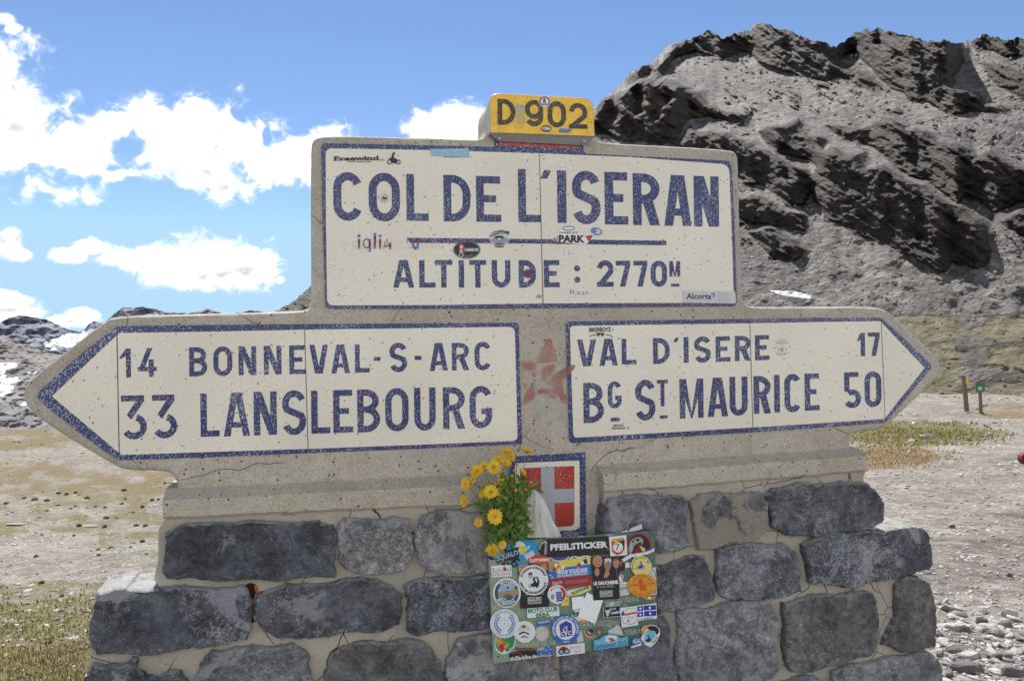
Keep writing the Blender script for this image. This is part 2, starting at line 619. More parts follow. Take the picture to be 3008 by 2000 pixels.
def ground(az, r):
    x = r * np.sin(az); y = r * np.cos(az)
    z = ground_base(az, r)
    k = sstep(3.5, 9, r)
    z = z + k * ((fbm(x / 9 + 40, y / 9 + 40, 3, 4) - .5) * np.minimum(r * .018, 1.1) + (fbm(x / 1.1 + 90, y / 1.1 + 70, 8, 3) - .5) * .10)
    return z


def inpoly(px, py, poly):
    ins = np.zeros(px.shape, bool)
    n = len(poly)
    for i in range(n):
        x0, y0 = poly[i]; x1, y1 = poly[(i + 1) % n]
        if y0 == y1:
            continue
        c = ((y0 > py) != (y1 > py)) & (px < (x1 - x0) * (py - y0) / (y1 - y0) + x0)
        ins ^= c
    return ins


def gridmesh(name, PX, PY, PZ, mat, attrs=None, kind='structure', label=None, smooth=True, wrap=False):
    nr, nc = PX.shape
    me = bpy.data.meshes.new(name)
    co = np.stack([PX, PY, PZ], -1).reshape(-1, 3)
    idx = np.arange(nr * nc).reshape(nr, nc)
    if wrap:
        idx = np.concatenate([idx, idx[:, :1]], 1)
    q = np.stack([idx[:-1, :-1], idx[:-1, 1:], idx[1:, 1:], idx[1:, :-1]], -1).reshape(-1, 4)
    me.vertices.add(len(co)); me.vertices.foreach_set('co', co.ravel())
    me.loops.add(q.size); me.loops.foreach_set('vertex_index', q.ravel().astype(np.int32))
    me.polygons.add(len(q))
    me.polygons.foreach_set('loop_start', np.arange(0, q.size, 4, dtype=np.int32))
    me.polygons.foreach_set('use_smooth', np.full(len(q), smooth))
    me.update(calc_edges=True)
    for k, v in (attrs or {}).items():
        a = me.attributes.new(k, 'FLOAT', 'POINT'); a.data.foreach_set('value', v.ravel().astype(np.float32))
    me.materials.append(mat)
    o = bpy.data.objects.new(name, me); COL.objects.link(o)
    tag(o, label, None, None, kind)
    return o


# ---- ground
def groundmat():
    mt, b, pr = material('mountain_ground')
    co = b.coord('Object')
    gr = b.attr('grass'); dry = b.attr('dry')
    n0 = b.noise(co, .22, 14, .62)
    n1 = b.noise(co, 3.0, 10, .65)
    n2 = b.noise(co, 14, 8, .7)
    c = b.mix(b.ramp(n0, .38, .62), (0.165, 0.145, 0.122), (0.26, 0.232, 0.196))
    c = b.mix(b.ramp(n1, .35, .65), c, (0.27, 0.247, 0.215))
    v1 = b.voro(co, 9, out='Color'); sx = b.new('ShaderNodeSeparateXYZ'); b.put(sx.inputs[0], v1)
    c = b.mix(1.0, c, b.ramp(sx.outputs[0], 0, 1, .72, 1.22, False), 'MULTIPLY')
    c = b.mix(1.0, c, b.ramp(n2, .3, .7, .62, 1.28, False), 'MULTIPLY')
    c = b.mix(1.0, c, b.ramp(b.noise(co, .9, 8, .7), .35, .65, .70, 1.15, False), 'MULTIPLY')
    # plant cover
    gm = b.math('ADD', gr, b.math('ADD', b.math('MULTIPLY', b.math('SUBTRACT', n1, .5), 1.3), b.math('MULTIPLY', b.math('SUBTRACT', n0, .5), 1.0)))
    gm = b.ramp(gm, .34, .66)
    gcol = b.mix(b.ramp(b.noise(co, 1.7, 8, .6), .35, .65), (0.092, 0.084, 0.034), (0.15, 0.122, 0.052))
    gcol = b.mix(b.ramp(b.noise(co, .5, 6, .6), .5, .7, 0, .7), gcol, (0.12, 0.125, 0.03))
    gcol = b.mix(dry, gcol, (0.175, 0.122, 0.065))
    gcol = b.mix(1.0, gcol, b.ramp(n2, .3, .7, .55, 1.35, False), 'MULTIPLY')
    c = b.mix(b.math('MULTIPLY', gm, .9), c, gcol)
    b.put(pr.inputs['Base Color'], c)
    pr.inputs['Roughness'].default_value = .95
    pr.inputs['Specular IOR Level'].default_value = .15
    h = b.math('ADD', b.math('MULTIPLY', n2, .06), b.math('MULTIPLY', b.noise(co, 45, 5, .7), .02))
    h = b.math('ADD', h, b.math('MULTIPLY', n1, .25))
    bump(b, pr, h, 0.9, 0.5)
    return mt


M_GROUND = groundmat()


def grassfield(x, y):
    n = fbm(x / 45 + 7, y / 14 + 3, 21, 4)
    g = np.interp(y, [700, 945, 965, 1030, 1040, 1052, 1075, 1120, 1140, 1225, 1245, 1325, 1350, 1420, 1568, 1700], [.2, .1, .62, .60, .15, .25, .55, .60, .42, .42, .16, .14, .55, .66, .72, .5])
    g = g + (n - .5) * 1.1
    g = np.where((x > 230) & (y > 1225) & (y < 1345), g + .25, g)
    dry = np.interp(y, [940, 965, 1030, 1060, 1130, 1240, 1350, 1480, 1568], [.5, .45, .40, .7, .35, .2, .12, .2, .75])
    # right-hand side
    def ell(cx, cy, rx, ry):
        return 1 - np.hypot((x - cx) / rx, (y - cy) / ry)
    gr = np.full(x.shape, -.35)
    gr = np.maximum(gr, np.clip(ell(2090, 998, 230, 36) * 2.2, -1, .75))
    gr = np.maximum(gr, np.clip(ell(2260, 1000, 90, 15) * 2.2, -1, .7))
    b2 = np.clip(ell(2030, 1052, 170, 34) * 2.2, -1, .62)
    gr = np.maximum(gr, b2)
    gr = np.maximum(gr, np.clip(ell(2270, 945, 170, 20) * 2.0, -1, .55))
    gr = np.maximum(gr, np.clip(ell(2350, 957, 120, 9) * 2.2, -1, .7))
    gr = np.maximum(gr, np.interp(y, [860, 885, 925], [.55, .40, -.35]))
    gr = gr + (n - .5) * .7
    dr = np.where(b2 > 0.1, .85, .25) + np.where((y < 965) & (y > 935), .35, 0)
    R_ = x > 1200
    return np.where(R_, gr, g), np.clip(np.where(R_, dr, dry), 0, 1)


azf = np.radians(np.linspace(-44, 44, 780))
azc = np.radians(np.linspace(44, 316, 92)[1:-1])
az = np.concatenate([azf, azc])
r = np.concatenate([[0.4], np.geomspace(1.0, 360, 470), np.geomspace(380, 9000, 26)])
RRg, AZg = np.meshgrid(r, az, indexing='ij')
azw = (AZg + math.pi) % (2 * math.pi) - math.pi
Zg = ground(azw, RRg)
side_ = sstep(math.radians(46), math.radians(90), np.abs(azw))
Zg = Zg * (1 - side_) + side_ * (-1.6 + np.minimum(RRg, 60) * .004 - np.maximum(RRg - 60, 0) * .05 + (fbm(RRg * np.sin(AZg) / 20, RRg * np.cos(AZg) / 20, 5, 4) - .5) * np.minimum(RRg * .02, 8) * sstep(3, 9, RRg))
px, py = dir2pix(np.sin(azw), np.maximum(np.cos(azw), .05), Zg / RRg)
ga, da = grassfield(px, py)
front = 1 - sstep(math.radians(40), math.radians(50), np.abs(azw))
ga = ga * front + (1 - front) * (.15 + (fbm(RRg * np.sin(AZg) / 12, RRg * np.cos(AZg) / 12, 9, 4) - .5) * 1.2)
ga = np.where(RRg < 3.0, -.3, ga)
gridmesh('ground', RRg * np.sin(AZg), RRg * np.cos(AZg), Zg + 1.6, M_GROUND, {'grass': ga, 'dry': np.clip(da, 0, 1)}, wrap=True)


def solve_r(dx, dy, t):
    """range at which a ray of tangent t meets the smooth ground"""
    azs = np.arctan2(dx, dy)
    rr = np.geomspace(2.5, 500, 340)
    tt = ground_base(azs[:, None], rr[None, :]) / rr[None, :]
    hit = tt > t[:, None]
    i = np.clip(hit.argmax(1), 1, len(rr) - 1)
    j = np.arange(len(t))
    t0, t1 = tt[j, i - 1], tt[j, i]
    k = np.clip((t - t0) / (t1 - t0 + 1e-9), 0, 1)
    return rr[i - 1] * (1 - k) + rr[i] * k, hit.any(1)


# ---- stones lying about
CUBE = np.array([(-1, -1, -1), (1, -1, -1), (1, 1, -1), (-1, 1, -1), (-.72, -.72, 1), (.72, -.72, 1), (.72, .72, 1), (-.72, .72, 1)], float) * .5
CF = np.array([(0, 3, 2, 1), (0, 1, 5, 4), (1, 2, 6, 5), (2, 3, 7, 6), (3, 0, 4, 7), (4, 5, 6, 7)])


def scatter(name, X, Y, Z, S, flat_, mat, label, seed, tone=None):
    n = len(X)
    rg = np.random.default_rng(seed)
    V = CUBE[None] * (1 + rg.uniform(-.38, .38, (n, 8, 3)))
    V = V * np.stack([S, S * rg.uniform(.5, 1.0, n), S * flat_ * rg.uniform(.5, 1.4, n)], -1)[:, None]
    a = rg.uniform(0, 6.283, n); tl = rg.normal(0, .28, n); tl2 = rg.normal(0, .28, n)
    c, s = np.cos(tl), np.sin(tl)
    V = np.stack([V[..., 0], V[..., 1] * c[:, None] - V[..., 2] * s[:, None], V[..., 1] * s[:, None] + V[..., 2] * c[:, None]], -1)
    c, s = np.cos(tl2), np.sin(tl2)
    V = np.stack([V[..., 0] * c[:, None] - V[..., 2] * s[:, None], V[..., 1], V[..., 0] * s[:, None] + V[..., 2] * c[:, None]], -1)
    c, s = np.cos(a), np.sin(a)
    V = np.stack([V[..., 0] * c[:, None] - V[..., 1] * s[:, None], V[..., 0] * s[:, None] + V[..., 1] * c[:, None], V[..., 2]], -1)
    V = V + np.stack([X, Y, Z], -1)[:, None]
    me = bpy.data.meshes.new(name)
    co = V.reshape(-1, 3)
    q = (CF[None] + (np.arange(n) * 8)[:, None, None]).reshape(-1, 4)
    me.vertices.add(len(co)); me.vertices.foreach_set('co', co.ravel())
    me.loops.add(q.size); me.loops.foreach_set('vertex_index', q.ravel().astype(np.int32))
    me.polygons.add(len(q)); me.polygons.foreach_set('loop_start', np.arange(0, q.size, 4, dtype=np.int32))
    me.update(calc_edges=True)
    tn = tone if tone is not None else rg.random(n)
    at = me.attributes.new('tone', 'FLOAT', 'POINT'); at.data.foreach_set('value', np.repeat(tn, 8).astype(np.float32))
    me.materials.append(mat)
    o = bpy.data.objects.new(name, me); COL.objects.link(o)
    return tag(o, label, None, None, 'stuff')


def rubmat(name, lo, hi, sc=6):
    mt, b, pr = material(name)
    co = b.coord('Object')
    t = b.attr('tone')
    c = b.mix(t, lo, hi)
    c = b.mix(1.0, c, b.ramp(b.noise(co, sc, 6, .65), .3, .7, .75, 1.2, False), 'MULTIPLY')
    b.put(pr.inputs['Base Color'], c)
    pr.inputs['Roughness'].default_value = .85
    pr.inputs['Specular IOR Level'].default_value = .3
    bump(b, pr, b.noise(co, sc * 2, 5, .6), .5, .1)
    return mt


M_RUB = rubmat('loose_stone', (0.17, 0.155, 0.15), (0.44, 0.415, 0.39), 8)
rg = np.random.default_rng(3)


def strew(n, x0, x1, y0, y1, smin, smax, seed, flatv, name, label, keep=None, power=2.2, gy=1.0):
    g_ = np.random.default_rng(seed)
    X = g_.uniform(x0, x1, n); Y = y0 + (y1 - y0) * g_.random(n) ** gy
    if keep is not None:
        m_ = g_.random(n) < keep(X, Y)
        X, Y = X[m_], Y[m_]
    dx, dy, t = pix2dir(X, Y)
    R, ok = solve_r(dx, dy, t)
    X, Y, dx, dy, R = X[ok], Y[ok], dx[ok], dy[ok], R[ok]
    s = smin + (smax - smin) * g_.random(len(X)) ** power
    S = s * R / 1798.0
    a_ = np.arctan2(dx, dy)
    Z = ground(a_, R) + 1.6
    return scatter(name, R * dx, R * dy, Z + S * flatv * .12, S, flatv, M_RUB, label, seed)


strew(9000, -60, 700, 960, 1345, 1.6, 9, 5, .28, 'loose_stones', 'pale loose stones strewn over the grassy plain on the left', keep=lambda x, y: np.interp(y, [960, 1050, 1130, 1235, 1260, 1330, 1345], [.5, .25, .3, .6, 1, 1, .5]), power=4)
strew(2600, -60, 520, 1340, 1640, 1.8, 15, 6, .30, 'grass_stones', 'scattered stones lying in the near grass on the left', power=5)
strew(15000, 1850, 2480, 850, 1640, 1.8, 11, 7, .32, 'gravel_stones', 'pale gravel and stones covering the wide track on the right', keep=lambda x, y: np.interp(y, [850, 960, 1040, 1300, 1600], [1, .5, .5, .9, 1]), power=4.5)
strew(700, 2120, 2480, 1360, 1640, 8, 40, 8, .24, 'broken_slabs', 'broken rock slabs and rubble beside the right foot of the sign', power=2.6, keep=lambda x, y: np.clip((y - 1330) / 130, 0.05, 1) * np.clip(1.2 - (x - 2150) / 500, .3, 1))

# individually visible slabs bottom right and a few single stones
M_SLABS = [rubmat('slab_pale', (0.40, 0.375, 0.34), (0.46, 0.43, 0.40), 10), rubmat('slab_dark', (0.14, 0.12, 0.12), (0.20, 0.175, 0.165), 10)]


def single(x, y, w, h, m_, label, seed, depth=.6, group=None):
    dx, dy, t = pix2dir(np.array([x / K]), np.array([y / K]))
    R, _ = solve_r(dx, dy, t)
    a_ = float(np.arctan2(dx, dy)[0]); R = float(R[0])
    z = float(ground(np.array([a_]), np.array([R]))[0]) + 1.6
    S = w * R / F; H = max(h * R / F, .01)
    rr = random.Random(seed)
    n = 11
    V, FC = [], []
    ang = [2 * math.pi * i / n + rr.uniform(-.2, .2) for i in range(n)]
    rad = [rr.uniform(.78, 1.08) for _ in range(n)]
    for k, (q, hz) in enumerate(((.92, -.3), (1.0, .15), (.97, .72), (.82, 1.0), (.45, 1.04))):
        for i in range(n):
            V.append((R * float(dx[0]) + S * .5 * q * rad[i] * math.cos(ang[i]), R * float(dy[0]) + S * .5 * depth * q * rad[i] * math.sin(ang[i]), z + H * (hz + (rr.uniform(-.08, .08)) + .12 * math.cos(ang[i] + seed))))
    for k in range(4):
        for i in range(n):
            j = (i + 1) % n
            FC.append((k * n + i, k * n + j, (k + 1) * n + j, (k + 1) * n + i))
    FC.append(tuple(range(4 * n, 5 * n)))
    o = mkobj('rock_slab', V, FC, M_SLABS[m_], None, org=(R * float(dx[0]), R * float(dy[0]), z))
    return tag(o, label, 'rock', 'loose slabs at the right foot of the sign')


for i, (x, y, w, h, m_, lab) in enumerate([
        (2820, 1848, 72, 14, 0, 'broad pale slab nearest the right foot of the sign base'),
        (2966, 1812, 40, 20, 0, 'pale tilted block standing clear at the right edge of the rubble'),
        (2884, 1833, 34, 16, 1, 'small brown rock behind the broad pale slab'),
        (2822, 1916, 74, 14, 1, 'dark flat slab lying over its own shadow under the broad pale one'),
        (2848, 1930, 62, 13, 0, 'thin cream slab half under the dark flat one'),
        (2835, 1968, 88, 20, 1, 'large black slab closest to the bottom edge beside the sign'),
        (2950, 1935, 46, 14, 1, 'dark low slab at the far lower right of the gravel'),
        (2900, 1845, 50, 10, 0, 'thin pale plate right of the small brown rock'),
        (2836, 1856, 26, 16, 1, 'brown pointed chunk propped on the broad pale slab'),
        (2760, 1872, 22, 12, 1, 'dark stone touching the edge of the sign base'),
        (2890, 1790, 34, 9, 0, 'pinkish flat stone behind the rubble group'),
        (2797, 1547, 16, 8, 1, 'lone dark stone upper middle of the gravel track'),
        (2966, 1694, 18, 9, 1, 'lone dark stone at the right side of the gravel track'),
        (2975, 1985, 60, 22, 1, 'dark slab cut by the lower right corner')]):
    single(x, y, w, h, m_, lab, 40 + i)
tag(single(2722, 1284, 36, 9, 0, '', 77), 'pale split rock lying on the green patch by the track', 'rock')

# ---- rocky mountain on the right
TA = .55
ridge = [(560, 735), (640, 716), (680, 690), (716, 660), (800, 590), (900, 520), (1000, 440), (1100, 370), (1200, 310), (1290, 275), (1352, 262), (1367, 252), (1378, 240), (1388, 222), (1402, 218), (1412, 212), (1424, 208), (1436, 186), (1446, 180), (1455, 172), (1468, 152), (1480, 154), (1494, 150), (1503, 140), (1515, 136), (1525, 121), (1545, 104), (1560, 98), (1575, 92), (1590, 94),
         (1606, 88), (1622, 78), (1634, 70), (1648, 78), (1662, 92), (1672, 84), (1690, 74), (1712, 80), (1728, 64), (1745, 58), (1762, 56), (1790, 62), (1815, 70), (1850, 84), (1880, 92), (1912, 102), (1932, 108), (1944, 100), (1960, 84), (1985, 72), (2008, 66), (2030, 68), (2055, 72),
         (2085, 84), (2115, 88), (2150, 96), (2180, 94), (2205, 102), (2220, 97), (2240, 99), (2258, 88), (2270, 78), (2282, 84), (2300, 92), (2325, 97), (2345, 91), (2358, 88), (2400, 92), (2500, 120), (2620, 130), (2760, 180)]
MZ = lambda pts: [((1740 + x * .54844) / K, (40 + y * .54844) / K) for x, y in pts]
OUT = [
    [(820, 200), (840, 110), (900, 40), (980, 40), (1100, 70), (1340, 140), (1390, 200), (1320, 260), (1400, 300), (1540, 380), (1480, 400), (1330, 360), (1200, 345), (1100, 320), (1000, 290), (900, 250), (860, 225)],
    [(1350, 170), (1400, 80), (1480, 50), (1600, 60), (1780, 100), (1860, 110), (1960, 140), (1990, 200), (2010, 260), (1960, 330), (1930, 400), (2060, 420), (2090, 470), (2220, 520), (2200, 548), (2100, 522), (1900, 545), (1750, 470), (1600, 400), (1500, 300), (1420, 230)],
    [(1990, 120), (2100, 90), (2170, 85), (2312, 110), (2700, 60), (2700, 330), (2312, 300), (2312, 240), (2220, 230), (2150, 190), (2050, 190)],
    [(2080, 260), (2200, 270), (2312, 330), (2700, 380), (2700, 560), (2312, 470), (2250, 420), (2120, 360)],
    [(0, 560), (20, 540), (60, 460), (140, 425), (200, 410), (260, 340), (380, 340), (480, 390), (560, 420), (700, 520), (850, 550), (780, 600), (620, 560), (540, 560), (430, 690), (300, 700), (20, 660), (-120, 640)],
    [(190, 400), (210, 330), (270, 280), (360, 270), (380, 230), (440, 180), (520, 130), (640, 70), (720, 110), (860, 80), (820, 200), (700, 240), (560, 200), (450, 230), (380, 330), (280, 330)],
    [(420, 700), (540, 600), (560, 640), (700, 640), (800, 690), (950, 740), (1080, 820), (1180, 860), (1170, 990), (1130, 1030), (1050, 1030), (950, 930), (800, 870), (700, 840), (600, 760)],
    [(900, 620), (940, 600), (1000, 610), (1050, 590), (1100, 560), (1160, 640), (1260, 680), (1200, 800), (1120, 760), (1000, 760), (930, 690)],
    [(1200, 800), (1230, 740), (1290, 715), (1340, 760), (1420, 760), (1470, 830), (1560, 810), (1640, 870), (1780, 920), (1830, 980), (1960, 1020), (2080, 1130), (2130, 1240), (2110, 1370), (2050, 1370), (1930, 1330), (1890, 1390), (1750, 1330), (1560, 1230), (1400, 1180), (1270, 1100), (1190, 980), (1180, 880)],
    [(1240, 590), (1330, 600), (1450, 630), (1520, 580), (1600, 560), (1690, 620), (1740, 610), (1850, 680), (1960, 690), (2050, 760), (2130, 730), (2220, 800), (2312, 820), (2700, 980), (2700, 1120), (2312, 1010), (2150, 1060), (2020, 960), (1950, 1010), (1800, 900), (1650, 840), (1500, 720), (1350, 680)],
    [(700, 960), (800, 1000), (900, 970), (1000, 1030), (1140, 1090), (1140, 1160), (1000, 1150), (850, 1120), (780, 1090)],
    [(830, 1170), (950, 1150), (1060, 1200), (1150, 1270), (1100, 1320), (1040, 1330), (960, 1310), (900, 1240)],
    [(2190, 1110), (2312, 1050), (2700, 1000), (2700, 1300), (2312, 1210), (2250, 1170)],
    [(620, 230), (700, 240), (720, 260), (650, 255)], [(1190, 370), (1260, 375), (1250, 400), (1200, 395)], [(1360, 395), (1450, 410), (1440, 430), (1380, 420)], [(1090, 300), (1140, 290), (1170, 330), (1110, 335)],
    [(1560, 510), (1640, 505), (1660, 530), (1590, 535)], [(350, 500), (420, 520), (400, 545)], [(800, 880), (870, 900), (860, 930), (790, 910)],
]
OUT = [MZ(o) for o in OUT]
BANK = [[((2208 + x * .38259) / K, (800 + y * .38259) / K) for x, y in q] for q in (
    [(1440, 585), (1560, 570), (1700, 600), (1680, 612), (1560, 600), (1480, 602)], [(1740, 690), (1900, 700), (2091, 735), (2400, 800), (2400, 850), (2091, 772), (1950, 752), (1800, 722)], [(1480, 650), (1640, 655), (1600, 668), (1500, 662)])]
rx_ = np.array([p_[0] for p_ in ridge], float); ry_ = np.array([p_[1] for p_ in ridge], float)
NC, NR = 980, 620
xs = np.linspace(560, 2760, NC)
yr = np.interp(xs, rx_, ry_)
jag = (fbm(xs / 16, xs * 0 + 3, 31, 3) - .5) * 15 * sstep(1330, 1420, xs) + (fbm(xs / 6, xs * 0 + 3, 35, 2) - .5) * 7
yr = np.convolve(np.pad(yr, 6, mode='edge'), np.ones(13) / 13, 'valid')
tf = np.interp(xs, [560, 1500, 2760], [-.17, -.072, -.072])
dx, dy, tr_ = pix2dir(xs, yr)
s = np.linspace(0, 1, NR)[:, None]
T = tf[None] + (tr_ - tf)[None] * s
DX = np.broadcast_to(dx, T.shape); DY = np.broadcast_to(dy, T.shape)
PXm, PYm = dir2pix(DX, DY, T)
# ragged mask: strata dip down to the right
wa = (fbm(PXm / 42 + 5, PYm / 30 + 2, 41, 4) - .5) * 42; wb = (fbm(PXm / 42 + 35, PYm / 30 + 12, 51, 4) - .5) * 34
wa2 = (fbm(PXm / 13, PYm / 9, 61, 3) - .5) * 9
M = np.zeros(T.shape, bool)
for o_ in OUT:
    M |= inpoly(PXm + wa * .6 + wa2, PYm + wb * .6 + wa2, o_)
rot = (PXm * .82 + PYm * .57); rot2 = (-PXm * .57 + PYm * .82)
fine = fbm(rot / 26 + 3, rot2 / 8 + 9, 71, 4)
hi_zone = sstep(640, 480, PYm)
MF = (fine > .72) & (fbm(PXm / 90, PYm / 60, 77, 3) > .5) & (hi_zone > .5)
inner = fbm(rot / 40 + 13, rot2 / 12 + 29, 75, 4)
lit = M & (inner > .80)          # benches inside the crags
Mc = M & ~lit
MB_ = np.zeros(T.shape, bool)
for o_ in BANK:
    MB_ |= inpoly(PXm + wa * .25, PYm + wb * .12, o_)
num = 85 * TA + 5.5
Rb = num / (TA - T)
dT = np.diff(T, axis=0, prepend=T[:1])
gsc = Rb / (TA - T)                   # dR/dt on the scree plane
R = Rb.copy()
cur = Rb[0].copy()
cg = (TA - T) / (2.3 - T) * (.15 + .9 * fbm(rot / 40 + 1, rot2 / 12, 83, 3))
for j in range(1, NR):
    step_s = gsc[j] * dT[j]
    cur = np.where(Mc[j] | MB_[j], cur + step_s * cg[j], cur + step_s + (Rb[j] - cur) * .30)
    R[j] = cur
# soften laterally so that the faces have some girth
D_ = Rb - R
for _ in range(36):
    D_[:, 1:-1] = .25 * D_[:, :-2] + .5 * D_[:, 1:-1] + .25 * D_[:, 2:]
R = Rb - D_
rockf = Mc.astype(float)
soft = rockf.copy()
for _ in range(2):
    soft[:, 1:-1] = .25 * soft[:, :-2] + .5 * soft[:, 1:-1] + .25 * soft[:, 2:]
    soft[1:-1] = .25 * soft[:-2] + .5 * soft[1:-1] + .25 * soft[2:]
n_rock = (fbm(rot / 60, rot2 / 16, 91, 4, .5, True) - .5) * 5 + (fbm(rot / 120, rot2 / 40, 92, 3) - .5) * 8 + (fbm(PXm / 14, PYm / 9, 95, 2, .6) - .5) * 2.6
n_scree = (fbm(PXm / 60, PYm / 60, 99, 3) - .5) * 12 + np.where(MF, 2.2, 0) + (fbm(PXm / 14, PYm / 8, 103, 2, .6) - .5) * 1.6
sc = Rb / 260
R = R - soft * n_rock * sc * 1.0 - (1 - soft) * n_scree * sc * sstep(0, .08, s) * (1 - .65 * sstep(700, 780, PYm))
grassM = sstep(640, 760, PYm) * .62 + (fbm(PXm / 80, PYm / 24, 111, 4) - .5) * 1.1 - .12
grassM = np.where((PYm > 720) & (PYm < 850) & (PXm > 2050), grassM + .16, grassM)
grassM = np.maximum(grassM, .42 * (1 - np.hypot((PXm - 2140) / 110, (PYm - 655) / 40)))
dryM = np.clip(.35 + (fbm(PXm / 60, PYm / 30, 113, 3) - .5) * 2, 0, 1)
snowM = inpoly(PXm + wa * .12, PYm + wb * .08, MZ([(950, 1482), (1080, 1486), (1175, 1512), (1165, 1526), (1090, 1520), (990, 1500)])).astype(float)
X_ = R * DX; Y_ = R * DY; Z_ = R * (T - (jag / 1798.0)[None] * s ** 28) + 1.6
# far side of the ridge
bk = []
for k in (25, 70, 160, 320):
    bk.append((X_[-1] + k * dx, Y_[-1] + k * dy, Z_[-1] - k * .7))
Xf = np.vstack([X_] + [b_[0][None] for b_ in bk]); Yf = np.vstack([Y_] + [b_[1][None] for b_ in bk]); Zf = np.vstack([Z_] + [b_[2][None] for b_ in bk])
pad = lambda a_: np.vstack([a_] + [a_[-1:]] * 4)


def mtnmat():
    mt, b, pr = material('crag_and_scree')
    co = b.coord('Object')
    rk = b.attr('rock'); gr = b.attr('grass'); sn = b.attr('snow')
    n0 = b.noise(co, .05, 8, .6)
    nf = b.noise(co, .55, 10, .72)
    v = b.voro(co, .8, out='Color'); sx = b.new('ShaderNodeSeparateXYZ'); b.put(sx.inputs[0], v)
    c = b.mix(b.ramp(n0, .35, .65), (0.120, 0.108, 0.101), (0.190, 0.173, 0.160))
    c = b.mix(1.0, c, b.ramp(nf, .3, .7, .40, 1.6, False), 'MULTIPLY')
    c = b.mix(1.0, c, b.ramp(sx.outputs[0], 0, 1, .60, 1.4, False), 'MULTIPLY')
    gm = b.math('ADD', gr, b.math('MULTIPLY', b.math('SUBTRACT', b.noise(co, .18, 12, .66), .5), 1.5))
    gm = b.ramp(gm, .36, .60)
    gc = b.mix(b.ramp(nf, .3, .7), (0.075, 0.067, 0.028), (0.17, 0.14, 0.066))
    c = b.mix(b.math('MULTIPLY', gm, .85), c, gc)
    st = b.noise(b.mapping(co, (.3, .3, 1.2), (.5, .2, 0)), .5, 8, .68)
    rc_ = b.mix(b.ramp(st, .3, .7), (0.030, 0.025, 0.023), (0.082, 0.066, 0.054))
    rc_ = b.mix(1.0, rc_, b.ramp(nf, .3, .7, .7, 1.3, False), 'MULTIPLY')
    rc_ = b.mix(b.ramp(b.noise(co, .09, 5, .6), .5, .7, 0, .55), rc_, (0.095, 0.072, 0.055))
    c = b.mix(b.ramp(rk, .25, .6), c, rc_)
    c = b.mix(b.ramp(sn, .4, .6), c, (0.82, 0.84, 0.88))
    b.put(pr.inputs['Base Color'], c)
    pr.inputs['Roughness'].default_value = .8
    pr.inputs['Specular IOR Level'].default_value = .35
    h = b.math('ADD', b.math('MULTIPLY', b.noise(co, .6, 10, .72), 1.7), b.math('MULTIPLY', b.math('MULTIPLY', st, rk), 3.0))
    h = b.math('ADD', h, b.math('MULTIPLY', b.voro(co, 1.6), .45))
    h = b.math('MULTIPLY', h, b.ramp(gm, 0, 1, 1.0, .35, False))
    bump(b, pr, h, .9, 1.0)
    return mt


M_MTN = mtnmat()
mtn = gridmesh('mountain', Xf, Yf, Zf, M_MTN, {'rock': pad(soft), 'grass': pad(grassM), 'snow': pad(snowM)}, label='dark craggy mountain with grey scree gullies rising behind the right arrow')
# boulders on the scree
g_ = np.random.default_rng(17)
J = g_.integers(3, NR - 4, 26000); I = g_.integers(0, NC - 1, 26000)
ok = (soft[J, I] < .2) & (snowM[J, I] < .5) & (g_.random(26000) < np.where(PYm[J, I] < 700, 1, .45))
J, I = J[ok], I[ok]
Rv = R[J, I]
S = Rv / 1798 * (1.5 + 6 * g_.random(len(J)) ** 6)
M_BOUL = rubmat('scree_boulder', (0.09, 0.082, 0.078), (0.34, 0.315, 0.30), .6)
scatter('scree_boulders', X_[J, I], Y_[J, I], Z_[J, I] + S * .12, S, .62, M_BOUL, 'grey boulders and scree chips scattered over the mountain slope', 23)


# ---- distant ranges on the left
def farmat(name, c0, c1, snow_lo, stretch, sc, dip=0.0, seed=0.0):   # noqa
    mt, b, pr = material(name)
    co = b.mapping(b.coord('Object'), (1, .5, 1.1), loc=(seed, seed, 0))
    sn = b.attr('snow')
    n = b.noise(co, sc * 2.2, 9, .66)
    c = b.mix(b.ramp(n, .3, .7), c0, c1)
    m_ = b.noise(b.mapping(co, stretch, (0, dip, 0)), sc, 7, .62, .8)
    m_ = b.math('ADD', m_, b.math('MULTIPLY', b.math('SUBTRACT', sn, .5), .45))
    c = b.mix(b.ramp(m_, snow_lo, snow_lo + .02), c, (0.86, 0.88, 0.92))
    b.put(pr.inputs['Base Color'], c)
    pr.inputs['Roughness'].default_value = .9
    bump(b, pr, n, 1.0, 2.5 / sc * .02)
    return mt


